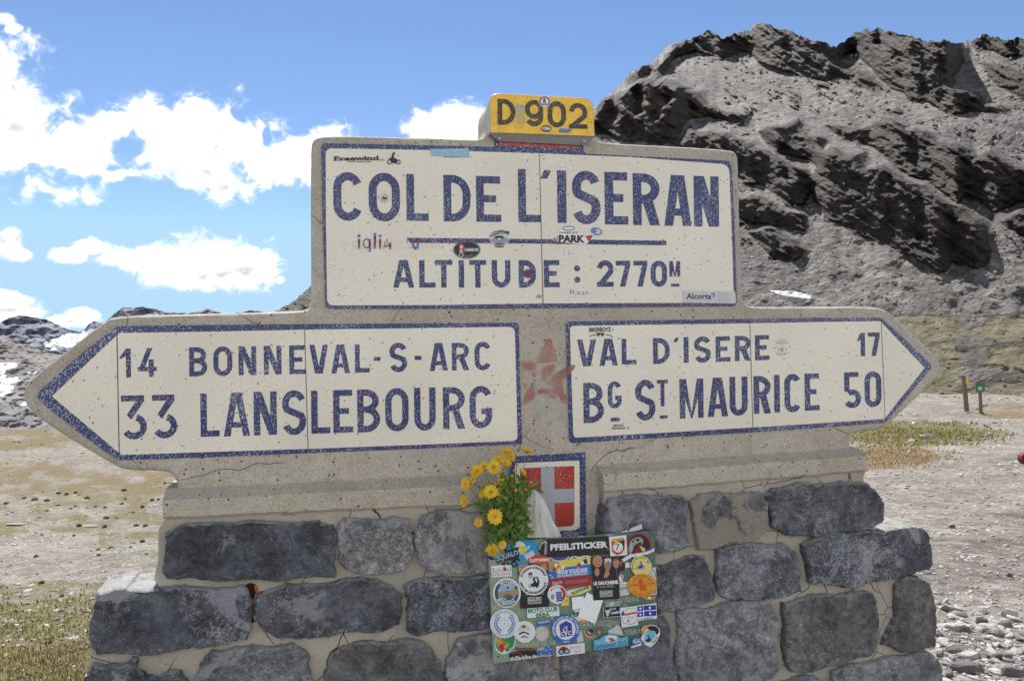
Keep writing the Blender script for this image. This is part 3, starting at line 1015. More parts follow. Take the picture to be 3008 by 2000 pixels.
def farrange(name, pts, yfoot, r0, r1, mat, snow, label, amp, seed, x0=-500, x1=800):
    nx, ny = 420, 120
    xs = np.linspace(x0, x1, nx)
    yt = np.interp(xs, [p_[0] for p_ in pts], [p_[1] for p_ in pts]) + (fbm(xs / 22, xs * 0, seed, 4) - .5) * 7
    yf = np.interp(xs, *zip(*yfoot)) if isinstance(yfoot, list) else np.full(nx, yfoot)
    dx, dy, tt = pix2dir(xs, yt)
    _, _, t0 = pix2dir(xs, yf)
    s = np.linspace(0, 1, ny)[:, None]
    T = t0[None] + (tt - t0)[None] * s
    DX = np.broadcast_to(dx, T.shape); DY = np.broadcast_to(dy, T.shape)
    X, Y = dir2pix(DX, DY, T)
    R = r0 + (r1 - r0) * s ** 1.1
    R = R - (fbm(X / 30 + Y / 60, Y / 24, seed + 3, 5, .55, True) - .5) * amp * sstep(0, .15, s)
    sn = snow(X, Y)
    Xm, Ym, Zm = R * DX, R * DY, R * T + 1.6
    Xm = np.vstack([Xm, (Xm[-1] + 900 * dx)[None]]); Ym = np.vstack([Ym, (Ym[-1] + 900 * dy)[None]]); Zm = np.vstack([Zm, (Zm[-1] - 600)[None]])
    return gridmesh(name, Xm, Ym, Zm, mat, {'snow': np.vstack([sn, sn[-1:]])}, label=label)


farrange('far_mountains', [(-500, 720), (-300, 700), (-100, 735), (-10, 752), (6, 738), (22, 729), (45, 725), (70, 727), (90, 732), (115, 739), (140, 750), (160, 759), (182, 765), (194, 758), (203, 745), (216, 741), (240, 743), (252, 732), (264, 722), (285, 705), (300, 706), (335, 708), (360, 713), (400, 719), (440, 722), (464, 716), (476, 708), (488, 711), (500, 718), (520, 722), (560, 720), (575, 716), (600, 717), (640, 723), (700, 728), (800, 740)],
         845, 4500, 4950, farmat('far_rock', (0.105, 0.118, 0.155), (0.20, 0.21, 0.25), .56, (1, 1, 1), .004, seed=40),  # blue haze of distance put into the rock colour
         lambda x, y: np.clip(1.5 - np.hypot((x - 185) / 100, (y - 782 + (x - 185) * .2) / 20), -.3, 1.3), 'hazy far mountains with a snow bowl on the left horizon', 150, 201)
farrange('brown_ridge', [(-500, 740), (-200, 760), (0, 772), (30, 782), (70, 798), (110, 812), (150, 818), (190, 820), (230, 808), (280, 795), (400, 780), (800, 770)],
         900, 1500, 1680, farmat('ridge_rock', (0.12, 0.108, 0.105), (0.22, 0.195, 0.18), .74, (1, 1, 1), .01, seed=10), lambda x, y: np.full(x.shape, .35), 'grey brown rounded ridge below the far snow bowl', 34, 231)
farrange('snow_streaked_slope', [(-500, 780), (-200, 815), (-40, 832), (0, 836), (40, 836), (80, 842), (120, 850), (160, 856), (220, 850), (400, 830), (800, 800)],
         [(-500, 1060), (0, 1040), (250, 1040), (800, 1050)], 600, 740, farmat('streaked_rock', (0.10, 0.095, 0.10), (0.24, 0.225, 0.225), .56, (.8, 1.0, 2.0), .03, -.5, seed=3),
         lambda x, y: np.interp(y, [836, 850, 880, 940, 965], [.1, .36, .56, .40, -.2]) + (fbm(x / 34, y / 10 + x / 60, 245, 4) - .5) * 1.0, 'grey slope streaked with old snow on the left', 17, 241)

# two shallow pools glinting on the plain
def pool(x, y, w, h, lab):
    dx, dy, t = pix2dir(np.array([x]), np.array([y]))
    R, _ = solve_r(dx, dy, t); a_ = np.arctan2(dx, dy)
    z = float(ground(a_, R)[0]) + 1.6 + .12; R = float(R[0])
    n = 26; S = w * R / 1798; D = S * h
    V = [(R * float(dx[0]) + S * math.cos(2 * math.pi * i / n) * random.uniform(.75, 1.1), R * float(dy[0]) + D * math.sin(2 * math.pi * i / n) * random.uniform(.7, 1.1), z) for i in range(n)]
    mt = FLAT.get('pool') or flat('pool', (0.20, 0.20, 0.21), .5, .3)
    o = mkobj('water', V, [tuple(range(n))], mt)
    tag(o, lab, None, None, 'structure')


pool(35, 1209, 22, .35, 'shallow blue pool at the far left of the plain'); pool(208, 1211, 18, .3, 'shallow blue pool left of the sign base')


# ---- grass tussocks that can be told apart on the plain
def tussmat():
    mt, b, pr = material('tussock')
    co = b.coord('Object')
    b.put(pr.inputs['Base Color'], b.mix(b.ramp(b.noise(co, 5, 3), .35, .65), (0.075, 0.088, 0.025), (0.19, 0.165, 0.06)))
    pr.inputs['Roughness'].default_value = .8
    return mt


M_TUSS = tussmat()


def blades(n, rad, h, seed):
    rr = random.Random(seed)
    V, FC = [], []
    for i in range(n):
        a = rr.uniform(0, 6.283); q = rad * math.sqrt(rr.random())
        x, y = q * math.cos(a), q * math.sin(a)
        ln = rr.gauss(0, .35) + .5; d = a + rr.gauss(0, .8)
        H = h * rr.uniform(.6, 1.1) * (1 - .4 * q / rad)
        w = h * .035
        px_, py_ = -math.sin(d) * w, math.cos(d) * w
        b = len(V)
        V += [(x - px_, y - py_, -.02), (x + px_, y + py_, -.02), (x + math.cos(d) * H * .25 * ln + px_ * .7, y + math.sin(d) * H * .25 * ln + py_ * .7, H * .62),
              (x + math.cos(d) * H * .25 * ln - px_ * .7, y + math.sin(d) * H * .25 * ln - py_ * .7, H * .62), (x + math.cos(d) * H * .8 * ln, y + math.sin(d) * H * .8 * ln, H * .95)]
        FC += [(b, b + 1, b + 2, b + 3), (b + 3, b + 2, b + 4)]
    return V, FC


tm = []
for k in range(3):
    V, FC = blades(150, .26, .34, 300 + k)
    me = bpy.data.meshes.new('grass_tussock'); me.from_pydata(V, [], FC); me.materials.append(M_TUSS); me.update(); tm.append(me)
TU = [(36, 548), (140, 530), (200, 537), (338, 503), (500, 520), (270, 538), (270, 592), (70, 600), (335, 555), (408, 575), (505, 575), (550, 568), (605, 575), (612, 622), (672, 620), (703, 555), (722, 532), (768, 590), (820, 570),
      (878, 548), (912, 545), (785, 675), (603, 682), (838, 688), (425, 740), (525, 798), (565, 798), (568, 830), (640, 788), (750, 772), (208, 842), (240, 985), (355, 1058), (714, 465), (950, 420), (455, 672), (383, 508), (434, 565), (278, 1335), (820, 740), (436, 498), (92, 1160)]
for i, (x, y) in enumerate(TU):
    x, y = x * .5100 / K, (1200 + y * .5102) / K
    dx, dy, t = pix2dir(np.array([x]), np.array([y]))
    Rt, _ = solve_r(dx, dy, t); a_ = np.arctan2(dx, dy)
    z = float(ground(a_, Rt)[0]) + 1.6; Rt = float(Rt[0])
    o = bpy.data.objects.new('grass_tussock', tm[i % 3]); COL.objects.link(o)
    o.location = (Rt * float(dx[0]), Rt * float(dy[0]), z)
    sz = Rt / 1798 * random.uniform(5, 11) / .5
    if i in (31, 32, 38, 41):
        sz *= 1.35
    o.scale = (sz, sz, sz * random.uniform(1.0, 1.4)); o.rotation_euler = (0, 0, random.uniform(0, 6.28))
    tag(o, 'dark green grass tussock standing on the stony plain left of the sign', 'grass tussock', 'grass tussocks dotted over the stony plain')

# near grass, bottom left
def neargrass(n, x0, x1, y0, y1, hpx, seed, name, label, mat, keep=None):
    g_ = np.random.default_rng(seed)
    X = g_.uniform(x0, x1, n); Y = g_.uniform(y0, y1, n)
    if keep is not None:
        m_ = g_.random(n) < keep(X, Y); X, Y = X[m_], Y[m_]
    dx, dy, t = pix2dir(X, Y)
    R, ok = solve_r(dx, dy, t); dx, dy, R = dx[ok], dy[ok], R[ok]
    n = len(R)
    a_ = np.arctan2(dx, dy); Z = ground(a_, R) + 1.6
    H = hpx * R / 1798 * g_.uniform(.5, 1.3, n); w = H * .09 + .0006 * R
    d = g_.uniform(0, 6.283, n); ln = np.abs(g_.normal(.35, .25, n))
    bx, by = R * dx, R * dy
    cx_, sx_ = np.cos(d), np.sin(d)
    p0 = np.stack([bx - sx_ * w, by + cx_ * w, Z - .01], -1); p1 = np.stack([bx + sx_ * w, by - cx_ * w, Z - .01], -1)
    p2 = np.stack([bx + cx_ * H * .3 * ln + sx_ * w * .7, by + sx_ * H * .3 * ln - cx_ * w * .7, Z + H * .6], -1); p3 = np.stack([bx + cx_ * H * .3 * ln - sx_ * w * .7, by + sx_ * H * .3 * ln + cx_ * w * .7, Z + H * .6], -1)
    p4 = np.stack([bx + cx_ * H * ln, by + sx_ * H * ln, Z + H], -1)
    co = np.stack([p0, p1, p2, p3, p4], 1).reshape(-1, 3)
    i = np.arange(n) * 5
    tris = np.stack([np.stack([i, i + 1, i + 2], -1), np.stack([i, i + 2, i + 3], -1), np.stack([i + 3, i + 2, i + 4], -1)], 1).reshape(-1, 3)
    me = bpy.data.meshes.new(name)
    me.vertices.add(len(co)); me.vertices.foreach_set('co', co.ravel())
    me.loops.add(tris.size); me.loops.foreach_set('vertex_index', tris.ravel().astype(np.int32))
    me.polygons.add(len(tris)); me.polygons.foreach_set('loop_start', np.arange(0, tris.size, 3, dtype=np.int32))
    me.update(calc_edges=True)
    at = me.attributes.new('tone', 'FLOAT', 'POINT'); at.data.foreach_set('value', np.repeat(g_.random(n), 5).astype(np.float32))
    me.materials.append(mat)
    o = bpy.data.objects.new(name, me); COL.objects.link(o)
    tag(o, label, None, None, 'stuff')


def bladem(name, lo, hi):
    mt, b, pr = material(name)
    b.put(pr.inputs['Base Color'], b.mix(b.attr('tone'), lo, hi))
    pr.inputs['Roughness'].default_value = .75
    tr = b.new('ShaderNodeBsdfTranslucent'); b.put(tr.inputs[0], b.mix(b.attr('tone'), tuple(x * 1.5 for x in lo), tuple(x * 1.5 for x in hi)))
    mx = b.new('ShaderNodeMixShader'); mx.inputs[0].default_value = .5
    b.l.new(pr.outputs[0], mx.inputs[1]); b.l.new(tr.outputs[0], mx.inputs[2]); b.l.new(mx.outputs[0], b.n.get('Material Output').inputs[0])
    return mt


neargrass(15000, -40, 420, 1335, 1620, 5.5, 61, 'short_grass', 'short olive grass covering the near slope on the left', bladem('olive_blade', (0.10, 0.105, 0.03), (0.20, 0.175, 0.065)), keep=lambda x, y: np.clip(fbm(x / 60, y / 25, 5, 3) * 2 - .3, .1, 1) * np.clip((y - 1330) / 110, .03, 1))
neargrass(7000, -40, 320, 1475, 1600, 9, 62, 'dry_grass', 'taller dry straw grass in the lower left corner', bladem('straw_blade', (0.12, 0.11, 0.045), (0.25, 0.20, 0.11)), keep=lambda x, y: np.clip((y - 1470) / 40, 0, 1) * np.clip(1.25 - abs(x - 150) / 170, .15, 1))
neargrass(5000, 1960, 2345, 965, 1025, 4.5, 63, 'patch_grass', 'yellow green grass growing on the patch beside the track', bladem('patch_blade', (0.10, 0.10, 0.03), (0.20, 0.17, 0.06)), keep=lambda x, y: np.clip(1.2 - np.hypot((x - 2110) / 200, (y - 998) / 30), 0, 1))
neargrass(4000, 1900, 2250, 1025, 1085, 4, 64, 'russet_grass', 'russet dry growth along the near edge of the patch', bladem('russet_blade', (0.17, 0.11, 0.05), (0.28, 0.19, 0.10)), keep=lambda x, y: np.clip(1.1 - np.hypot((x - 2050) / 160, (y - 1052) / 30), 0, 1))

# ---- two waymark posts by the track
def place(x, y):
    dx, dy, t = pix2dir(np.array([x / K]), np.array([y / K]))
    R, _ = solve_r(dx, dy, t); a_ = np.arctan2(dx, dy)
    return Vector((float(R[0] * dx[0]), float(R[0] * dy[0]), float(ground(a_, R)[0]) + 1.6)), float(R[0])


def boxm(name, c, sx, sy, sz, mat, parent, lean=(0, 0), label=None, taper=.92):
    V = []
    for z, k in ((0, 1), (1, taper)):
        for a, b in ((-1, -1), (1, -1), (1, 1), (-1, 1)):
            V.append((c[0] + a * sx * k / 2 + lean[0] * z, c[1] + b * sy * k / 2 + lean[1] * z, c[2] + z * sz))
    return mkobj(name, V, [(3, 2, 1, 0), (4, 5, 6, 7), (0, 1, 5, 4), (1, 2, 6, 5), (2, 3, 7, 6), (3, 0, 4, 7)], mat, parent, label=label)


M_WOOD = flat('weathered_wood', (0.17, 0.135, 0.11), .9, .2)
M_SIGNG = flat('sign_green', (0.02, 0.14, 0.075), .5)
c, R_ = place(2840, 1207)
pxm = R_ / F
t1 = empty('waymark_post', c, 'taller leaning wooden waymark post with a yellow mark by the track', 'post')
boxm('post', c, 8.5 * pxm, 8 * pxm, 91 * pxm, M_WOOD, t1, (-7 * pxm, 0))
boxm('waymark', (c.x - 1.8 * pxm, c.y - 2.2 * pxm, c.z + 70 * pxm), 6.5 * pxm, 9 * pxm, 17 * pxm, flat('mark_yellow', (.62, .42, .04)), t1)
boxm('cap', (c.x - 8 * pxm, c.y, c.z + 90 * pxm), 9.5 * pxm, 9 * pxm, 2.5 * pxm, M_WOOD, t1, taper=.5)
c, R_ = place(2882, 1211)
pxm = R_ / F
t2 = empty('trail_sign', c, 'short wooden post carrying a small green trail board by the track', 'sign')
boxm('post', c, 6 * pxm, 6 * pxm, 78 * pxm, M_WOOD, t2, (-3 * pxm, 0))
sb = boxm('board', (c.x - 4 * pxm, c.y - 4.2 * pxm, c.z + 57 * pxm), 22 * pxm, 2 * pxm, 23 * pxm, M_SIGNG, t2, taper=1)
boxm('sheet', (c.x - 5 * pxm, c.y - 5.6 * pxm, c.z + 61 * pxm), 11 * pxm, .6 * pxm, 9 * pxm, flat('sheet_pale', (.36, .47, .42)), sb, taper=1)
boxm('foot_block', (c.x + 2 * pxm, c.y, c.z - 1 * pxm), 11 * pxm, 9 * pxm, 5 * pxm, M_SLABS[1], t2, taper=.6)

# dark red and black rucksack just entering the frame on the right
c, R_ = place(3012, 1364)
pxm = R_ / F
bp = empty('rucksack', c, 'black rucksack with a dark red rim standing at the right edge of the gravel', 'rucksack')
V, FC = [], []
n = 12
for e_, q in ((-.5, .7), (-.42, 1.0), (.42, 1.0), (.5, .7)):
    for i in range(n):
        a = 2 * math.pi * i / n
        V.append((c.x + e_ * 0 + math.cos(a) * 15 * pxm * q, c.y + e_ * 18 * pxm, c.z + 16 * pxm + math.sin(a) * 15.5 * pxm * q))
for k in range(3):
    for i in range(n):
        j = (i + 1) % n
        FC.append((k * n + i, k * n + j, (k + 1) * n + j, (k + 1) * n + i))
FC.append(tuple(range(n - 1, -1, -1))); FC.append(tuple(range(3 * n, 4 * n)))
mkobj('body', V, FC, flat('rucksack_red', (0.16, 0.01, 0.02), .7), bp)
V = []
for e_, q in ((-.58, .62), (-.50, .74)):
    for i in range(n):
        a = 2 * math.pi * i / n
        V.append((c.x + math.cos(a) * 15 * pxm * q, c.y + e_ * 18 * pxm, c.z + 16 * pxm + math.sin(a) * 15.5 * pxm * q))
FC = [(i, (i + 1) % n, n + (i + 1) % n, n + i) for i in range(n)] + [tuple(range(n - 1, -1, -1))]
mkobj('pocket', V, FC, flat('rucksack_black', (0.015, 0.015, 0.018), .7), bp)

# ------------------------------------------------------------------ sign-painter's alphabet (uniform strokes)
def arc(cx, cy, rx, ry, a0, a1, n=14):
    return [(cx + rx * math.cos(math.radians(a0 + (a1 - a0) * i / n)), cy + ry * math.sin(math.radians(a0 + (a1 - a0) * i / n))) for i in range(n + 1)]


def ribbon(path, T, closed=False):
    L = len(path)
    h = T / 2
    A, B = [], []
    for i in range(L):
        p = path[i]
        a = path[i - 1] if (i > 0 or closed) else None
        c = path[(i + 1) % L] if (i < L - 1 or closed) else None
        ns = []
        for s, t in ((a, p), (p, c)):
            if s is None or t is None:
                continue
            dx, dy = t[0] - s[0], t[1] - s[1]
            l = math.hypot(dx, dy)
            if l > 1e-9:
                ns.append((-dy / l, dx / l))
        sx = sum(n[0] for n in ns) / len(ns); sy = sum(n[1] for n in ns) / len(ns)
        q = sx * sx + sy * sy
        k = h / max(q, 0.25)
        A.append((p[0] + sx * k, p[1] + sy * k)); B.append((p[0] - sx * k, p[1] - sy * k))
    out = []
    for i in range(L if closed else L - 1):
        j = (i + 1) % L
        out.append([B[i], B[j], A[j], A[i]])
    return out


def clipy(poly, lo=0.0, hi=1.0):
    def cl(p, f, g):
        r = []
        for i in range(len(p)):
            a, b = p[i], p[(i + 1) % len(p)]
            fa, fb = f(a), f(b)
            if fa >= 0:
                r.append(a)
            if fa * fb < 0:
                t = fa / (fa - fb)
                r.append((a[0] + (b[0] - a[0]) * t, a[1] + (b[1] - a[1]) * t))
        return r
    poly = cl(poly, lambda p: p[1] - lo, None)
    if len(poly) > 2:
        poly = cl(poly, lambda p: hi - p[1], None)
    return poly


def rect(x0, y0, x1, y1):
    return [(x0, y0), (x1, y0), (x1, y1), (x0, y1)]


def glyph(ch, Wd, T):
    """list of layers; each layer is a list of polygons that do not overlap each other"""
    h = T / 2
    rx = (Wd - T) / 2
    ry = min(rx * 1.15, 0.5 - h)
    cx = Wd / 2
    top, bot = 1 - h - ry, h + ry
    S = [rect(0, 0, T, 1)]
    if ch == 'I':
        return [[rect(0, 0, Wd, 1)]]
    if ch == '-':
        return [[rect(0, 0, Wd, 1)]]
    if ch == "'":
        return [[[(0, 0), (Wd * .62, 0), (Wd, 1), (Wd * .36, 1)]]]
    if ch == ':':
        r = Wd / 2
        return [[arc(r, y, r, r, 0, 360, 20)[:-1]] for y in (0.20, 0.75)]
    if ch in 'O0':
        p = arc(cx, top, rx, ry, 0, 180) + arc(cx, bot, rx, ry, 180, 360)
        return [ribbon(p, T, True)]
    if ch in 'CG':
        p = arc(cx, top, rx, ry, 22, 180) + arc(cx, bot, rx, ry, 180, 338 if ch == 'C' else 360)
        if ch == 'G':
            p += [(Wd - h, 0.47 - h), ]
            return [ribbon(p, T), [rect(cx + T * .1, 0.47 - T * .95, Wd, 0.47)]]
        return [ribbon(p, T)]
    if ch == 'U':
        return [ribbon([(h, 1)] + arc(cx, bot, rx, ry, 180, 360) + [(Wd - h, 1)], T)]
    if ch == 'D':
        r = min((Wd - T) * .72, .45)
        p = [(T * .5, 1 - h)] + arc(Wd - h - r, 1 - h - r * 1.1, r, r * 1.1, 90, 0) + arc(Wd - h - r, h + r * 1.1, r, r * 1.1, 0, -90) + [(T * .5, h)]
        return [S, ribbon(p, T)]
    if ch in 'PRB':
        m_ = 0.50 if ch != 'B' else 0.53
        r = (1 - h - m_) / 2
        rr = min(r * 1.15, Wd - T)
        w2 = Wd - (Wd * .05 if ch == 'B' else 0)
        p = [(T * .5, 1 - h)] + arc(w2 - h - rr, m_ + r, rr, r, 90, -90) + [(T * .5, m_)]
        out = [S, ribbon(p, T)]
        if ch == 'R':
            out.append([clipy([(Wd - T * 1.15, 0), (Wd + T * .02, 0), (Wd * .5 + T * .62, m_ + h * .6), (Wd * .5 - T * .62, m_ + h * .6)])])
        if ch == 'B':
            r = (m_ - h) / 2
            rr = min(r * 1.1, Wd - T)
            p = [(T * .5, m_)] + arc(Wd - h - rr, h + r, rr, r, 90, -90) + [(T * .5, h)]
            out.append(ribbon(p, T))
        return out
    if ch == 'S':
        q = (1 - T) / 4 * 1.06
        ct, cb = 1 - h - q, h + q
        p = arc(cx, ct, rx, q, 22, 215, 18) + arc(cx, cb, rx, q, 35, -158, 18)
        return [ribbon(p, T)]
    if ch in 'EFL':
        out = [S, [rect(T * .5, 0, Wd, T * .95)] if ch != 'F' else []]
        if ch != 'L':
            out.append([rect(T * .5, 1 - T * .95, Wd * .97, 1), rect(T * .5, .5 - T * .42, Wd * .80, .5 + T * .5)])
        return out
    if ch == 'T':
        return [[rect(cx - h, 0, cx + h, 1)], [rect(0, 1 - T * .92, Wd, 1)]]
    if ch == 'N':
        k = T * 1.22
        return [[rect(0, 0, T, 1), rect(Wd - T, 0, Wd, 1)], [[(Wd - k, 0), (Wd, 0), (k, 1), (0, 1)]]]
    if ch == 'M':
        k = T * 1.1
        return [[rect(0, 0, T * .95, 1), rect(Wd - T * .95, 0, Wd, 1)], [[(cx - T * .12, 0), (cx + T * .12, 0), (k, 1), (0, 1)]], [[(cx - T * .12, 0), (cx + T * .12, 0), (Wd, 1), (Wd - k, 1)]]]
    if ch == 'A':
        k = T * 1.03
        return [[[(0, 0), (k, 0), (cx + T * .28, 1), (cx - T * .78, 1)]], [[(Wd - k, 0), (Wd, 0), (cx + T * .78, 1), (cx - T * .28, 1)]], [rect(Wd * .22, .20, Wd * .78, .20 + T * .85)]]
    if ch == 'V':
        k = T * 1.05
        return [[[(0, 1), (cx - T * .78, 0), (cx + T * .28, 0), (k, 1)]], [[(Wd, 1), (Wd - k, 1), (cx - T * .28, 0), (cx + T * .78, 0)]]]
    if ch == '1':
        return [[rect(Wd - T, 0, Wd, 1)], [[(0, .68), (T * .3, .80 - T * .9), (Wd - T * .5, .80), (Wd - T * .5, 1), (Wd - T, 1)]]]
    if ch == '4':
        return [[[(0, .20), (T * 1.1, .20), (Wd * .80, 1), (Wd * .80 - T * 1.1, 1)]], [rect(0, .20, Wd, .20 + T * .85)], [rect(Wd - T * 1.55, 0, Wd - T * .55, .60)]]
    if ch == '7':
        return [[rect(0, 1 - T * .95, Wd, 1)], [clipy([(Wd * .28, 0), (Wd * .28 + T * 1.05, 0), (Wd, 1 - T * .95), (Wd - T * 1.05, 1 - T * .95)])]]
    if ch == '2':
        q = min(rx * 1.1, .3)
        p = arc(cx, 1 - h - q, rx, q, 172, -30, 18) + [(T * .75, T * .6)]
        return [ribbon(p, T), [rect(0, 0, Wd, T * .95)]]
    if ch == '3':
        q = min(rx * .98, .30)
        p = arc(cx, h + q, rx, q, 75, -148, 20)
        return [[rect(0, 1 - T * .9, Wd * .90, 1)], [[(Wd * .90, 1 - T * .9), (Wd * .90 - T * 1.25, 1 - T * .9), (Wd * .22, .56), (Wd * .34 + T * .2, .56 - T * .75)]], ribbon(p, T)]
    if ch == '5':
        q = min(rx * 1.08, .29)
        p = arc(cx, h + q, rx, q, 128, -150, 22)
        return [[rect(T * .15, 1 - T * .9, Wd * .86, 1)], [rect(T * .15, .46, T * 1.1, 1 - T * .9)], ribbon(p, T)]
    if ch == '9':
        q = .27
        lp = arc(cx, 1 - h - q, rx, q, 0, 360, 28)[:-1]
        tl = [(Wd - h, 1 - h - q)] + arc(cx, h + q * .95, rx, q * .95, 0, -150, 16)
        return [ribbon(lp, T, True), ribbon(tl, T)]
    return []


class Print:
    """flat print collected into ONE mesh lying on the wall plane; every layer 0.12 mm above the one before"""
    def __init__(s, e, step=0.00012):
        s.e = e; s.step = step
        s.V = []; s.FC = []; s.mi = []; s.mats = []

    def m(s, mat):
        if mat not in s.mats:
            s.mats.append(mat)
        return s.mats.index(mat)

    def up(s):
        s.e += s.step

    def poly(s, pts, mat, up=True):
        if len(pts) < 3:
            return
        b = len(s.V)
        for p in pts:
            s.V.append(P(p[0], p[1], s.e))
        if area(pts) > 0:          # photo y points down: reverse so that normals face the camera
            s.FC.append(tuple(range(b + len(pts) - 1, b - 1, -1)))
        else:
            s.FC.append(tuple(range(b, b + len(pts))))
        s.mi.append(s.m(mat))
        if up:
            s.up()

    def ell(s, cx, cy, rx, ry, mat, rot=0.0, n=36):
        c, q = math.cos(math.radians(rot)), math.sin(math.radians(rot))
        s.poly([(cx + rx * math.cos(t) * c - ry * math.sin(t) * q, cy + rx * math.cos(t) * q + ry * math.sin(t) * c)
                for t in [2 * math.pi * i / n for i in range(n)]], mat)

    def ring(s, cx, cy, rx, ry, w, mat, n=40, a0=0, a1=360):
        k = n
        A = [(cx + rx * math.cos(math.radians(a0 + (a1 - a0) * i / k)), cy - ry * math.sin(math.radians(a0 + (a1 - a0) * i / k))) for i in range(k + 1)]
        B = [(cx + (rx - w) * math.cos(math.radians(a0 + (a1 - a0) * i / k)), cy - (ry - w) * math.sin(math.radians(a0 + (a1 - a0) * i / k))) for i in range(k + 1)]
        for i in range(k):
            s.poly([A[i], A[i + 1], B[i + 1], B[i]], mat, up=False)
        s.up()

    def line(s, pts, w, mat):
        for q in ribbon(pts, w):
            s.poly(q, mat, up=False)
        s.up()

    def glyphs(s, ch, x0, x1, yt, yb, T, mat, st=0.0, sb=0.0, lean=0.012):
        H = yb - yt
        Wd = (x1 - x0) / H
        xm = (x0 + x1) / 2
        for layer in glyph(ch, Wd, T):
            for pg in layer:
                q = []
                for gx_, gy_ in pg:
                    x = x0 + gx_ * H
                    a = yt + st * (x - xm); b_ = yb + sb * (x - xm)
                    q.append((x + lean * (1 - gy_) * H, b_ + (a - b_) * gy_))
                s.poly(q, mat, up=False)
            s.up()

    def text(s, txt, x0, y0, x1, y1, h, mat, bold=0.0, arcs=None):
        """bfont text; baseline from (x0,y0) to (x1,y1) in photo pixels, capital height h pixels.
        arcs=(cx,cy,r,a0,a1): baseline along a circle instead"""
        me = textmesh(txt, bold)
        V, T = me
        xs = V[:, 0]
        mn, mx = xs.min(), xs.max()
        U = (xs - mn) / max(mx - mn, 1e-6)
        Y = V[:, 1] / 0.70
        b = len(s.V)
        for u, y in zip(U, Y):
            if arcs:
                ax, ay, r, a0, a1 = arcs
                sg = 1 if a1 < a0 else -1
                a = math.radians(a0 + (a1 - a0) * u)
                rr = r + sg * y * h
                x, yy = ax + rr * math.cos(a), ay - rr * math.sin(a)
            else:
                dx, dy = x1 - x0, y1 - y0
                l = math.hypot(dx, dy)
                x = x0 + dx * u + dy / l * y * h
                yy = y0 + dy * u - dx / l * y * h
            s.V.append(P(x, yy, s.e))
        k = s.m(mat)
        for f in T:
            s.FC.append(tuple(b + i for i in f)); s.mi.append(k)
        s.up()

    def done(s, name, parent, label=None):
        return mkobj(name, s.V, s.FC, s.mats, parent, mi=s.mi, label=label)


TX = {}


def textmesh(txt, bold):
    if (txt, bold) in TX:
        return TX[(txt, bold)]
    cu = bpy.data.curves.new('t', 'FONT')
    cu.body = txt
    cu.size = 1.0
    cu.resolution_u = 2
    cu.offset = bold
    o = bpy.data.objects.new('t', cu)
    COL.objects.link(o)
    dg = bpy.context.evaluated_depsgraph_get()
    me = bpy.data.meshes.new_from_object(o.evaluated_get(dg))
    V = np.array([v.co[:2] for v in me.vertices]).reshape(-1, 2)
    T = [tuple(p.vertices) for p in me.polygons]
    bpy.data.objects.remove(o)
    bpy.data.curves.remove(cu)
    bpy.data.meshes.remove(me)
    TX[(txt, bold)] = (V, T)
    return V, T


def F_(ox, oy, s, pts):
    return [(ox + x * s, oy + y * s) for x, y in pts]


# ------------------------------------------------------------------ THE STONE SIGNPOST
base = P(1504, 1000, -0.12); base.z = 0.0
WALL = empty('stone_signpost', base, 'large concrete road sign with blue edged enamel arrows on a dark limestone base', 'road sign')

# concrete plate: both arrows, the name board and the number block in one casting
o_ = [(49, 905), (58, 882), (95, 850), (236, 741), (262, 727), (500, 722), (690, 716), (712, 712), (717, 690), (716, 500), (716, 350),
      (718, 322), (738, 310), (900, 313), (1060, 318), (1100, 320), (1119, 312), (1122, 290), (1120, 255), (1130, 232), (1150, 219), (1200, 219), (1300, 223), (1345, 226),
      (1362, 240), (1366, 270), (1367, 300), (1376, 322), (1400, 328), (1550, 335), (1680, 343), (1701, 350), (1704, 380), (1708, 550), (1712, 680), (1720, 703),
      (1745, 707), (1900, 706), (2010, 706), (2040, 711), (2060, 724), (2155, 812), (2172, 840), (2162, 872), (2080, 950), (2045, 983),
      (2022, 991), (1985, 994), (1966, 1000), (1962, 1012), (1961, 1035), (1961, 1075),
      (1700, 1090), (1396, 1108), (1385, 1108), (1375, 1120), (1377, 1250), (1160, 1260), (1120, 1240), (1110, 1175),
      (800, 1190), (408, 1200), (408, 1130), (405, 1108), (392, 1091), (372, 1086), (292, 1085), (262, 1075), (100, 975), (70, 950), (52, 925)]
o_ = [(x * K, y * K) for x, y in o_]
uv = [uvz(*p) for p in chaikin(o_, 2)]
slab('concrete_plate', uv, 0.0, -0.14, 0.020, M_CONC, WALL, rings=4, jit=0.0005)

E1 = 0.0035     # enamel face


def tile(outer, cream, border=M_BLUE, face=M_CREAM, label=None):
    """one enamelled lava tile: blue body with the cream field on it"""
    if area(outer) > 0:
        outer = outer[::-1]
    V, FC, mi = [], [], []
    n = len(outer)
    for e in (-0.004, E1):
        for p in outer:
            V.append(P(p[0], p[1], e))
    for i in range(n):
        j = (i + 1) % n
        FC.append((i, j, n + j, n + i)); mi.append(0)
    FC.append(tuple(range(n, 2 * n))); mi.append(0)
    b = len(V)
    if area(cream) > 0:
        cream = cream[::-1]
    k = len(cream)
    for e in (E1 - 0.0005, E1 + 0.0004):
        for p in cream:
            V.append(P(p[0], p[1], e))
    for i in range(k):
        j = (i + 1) % k
        FC.append((b + i, b + j, b + k + j, b + k + i)); mi.append(1)
    FC.append(tuple(range(b + k, b + 2 * k))); mi.append(1)
    return mkobj('enamel_tile', V, FC, [border, face], WALL, mi=mi, label=label)


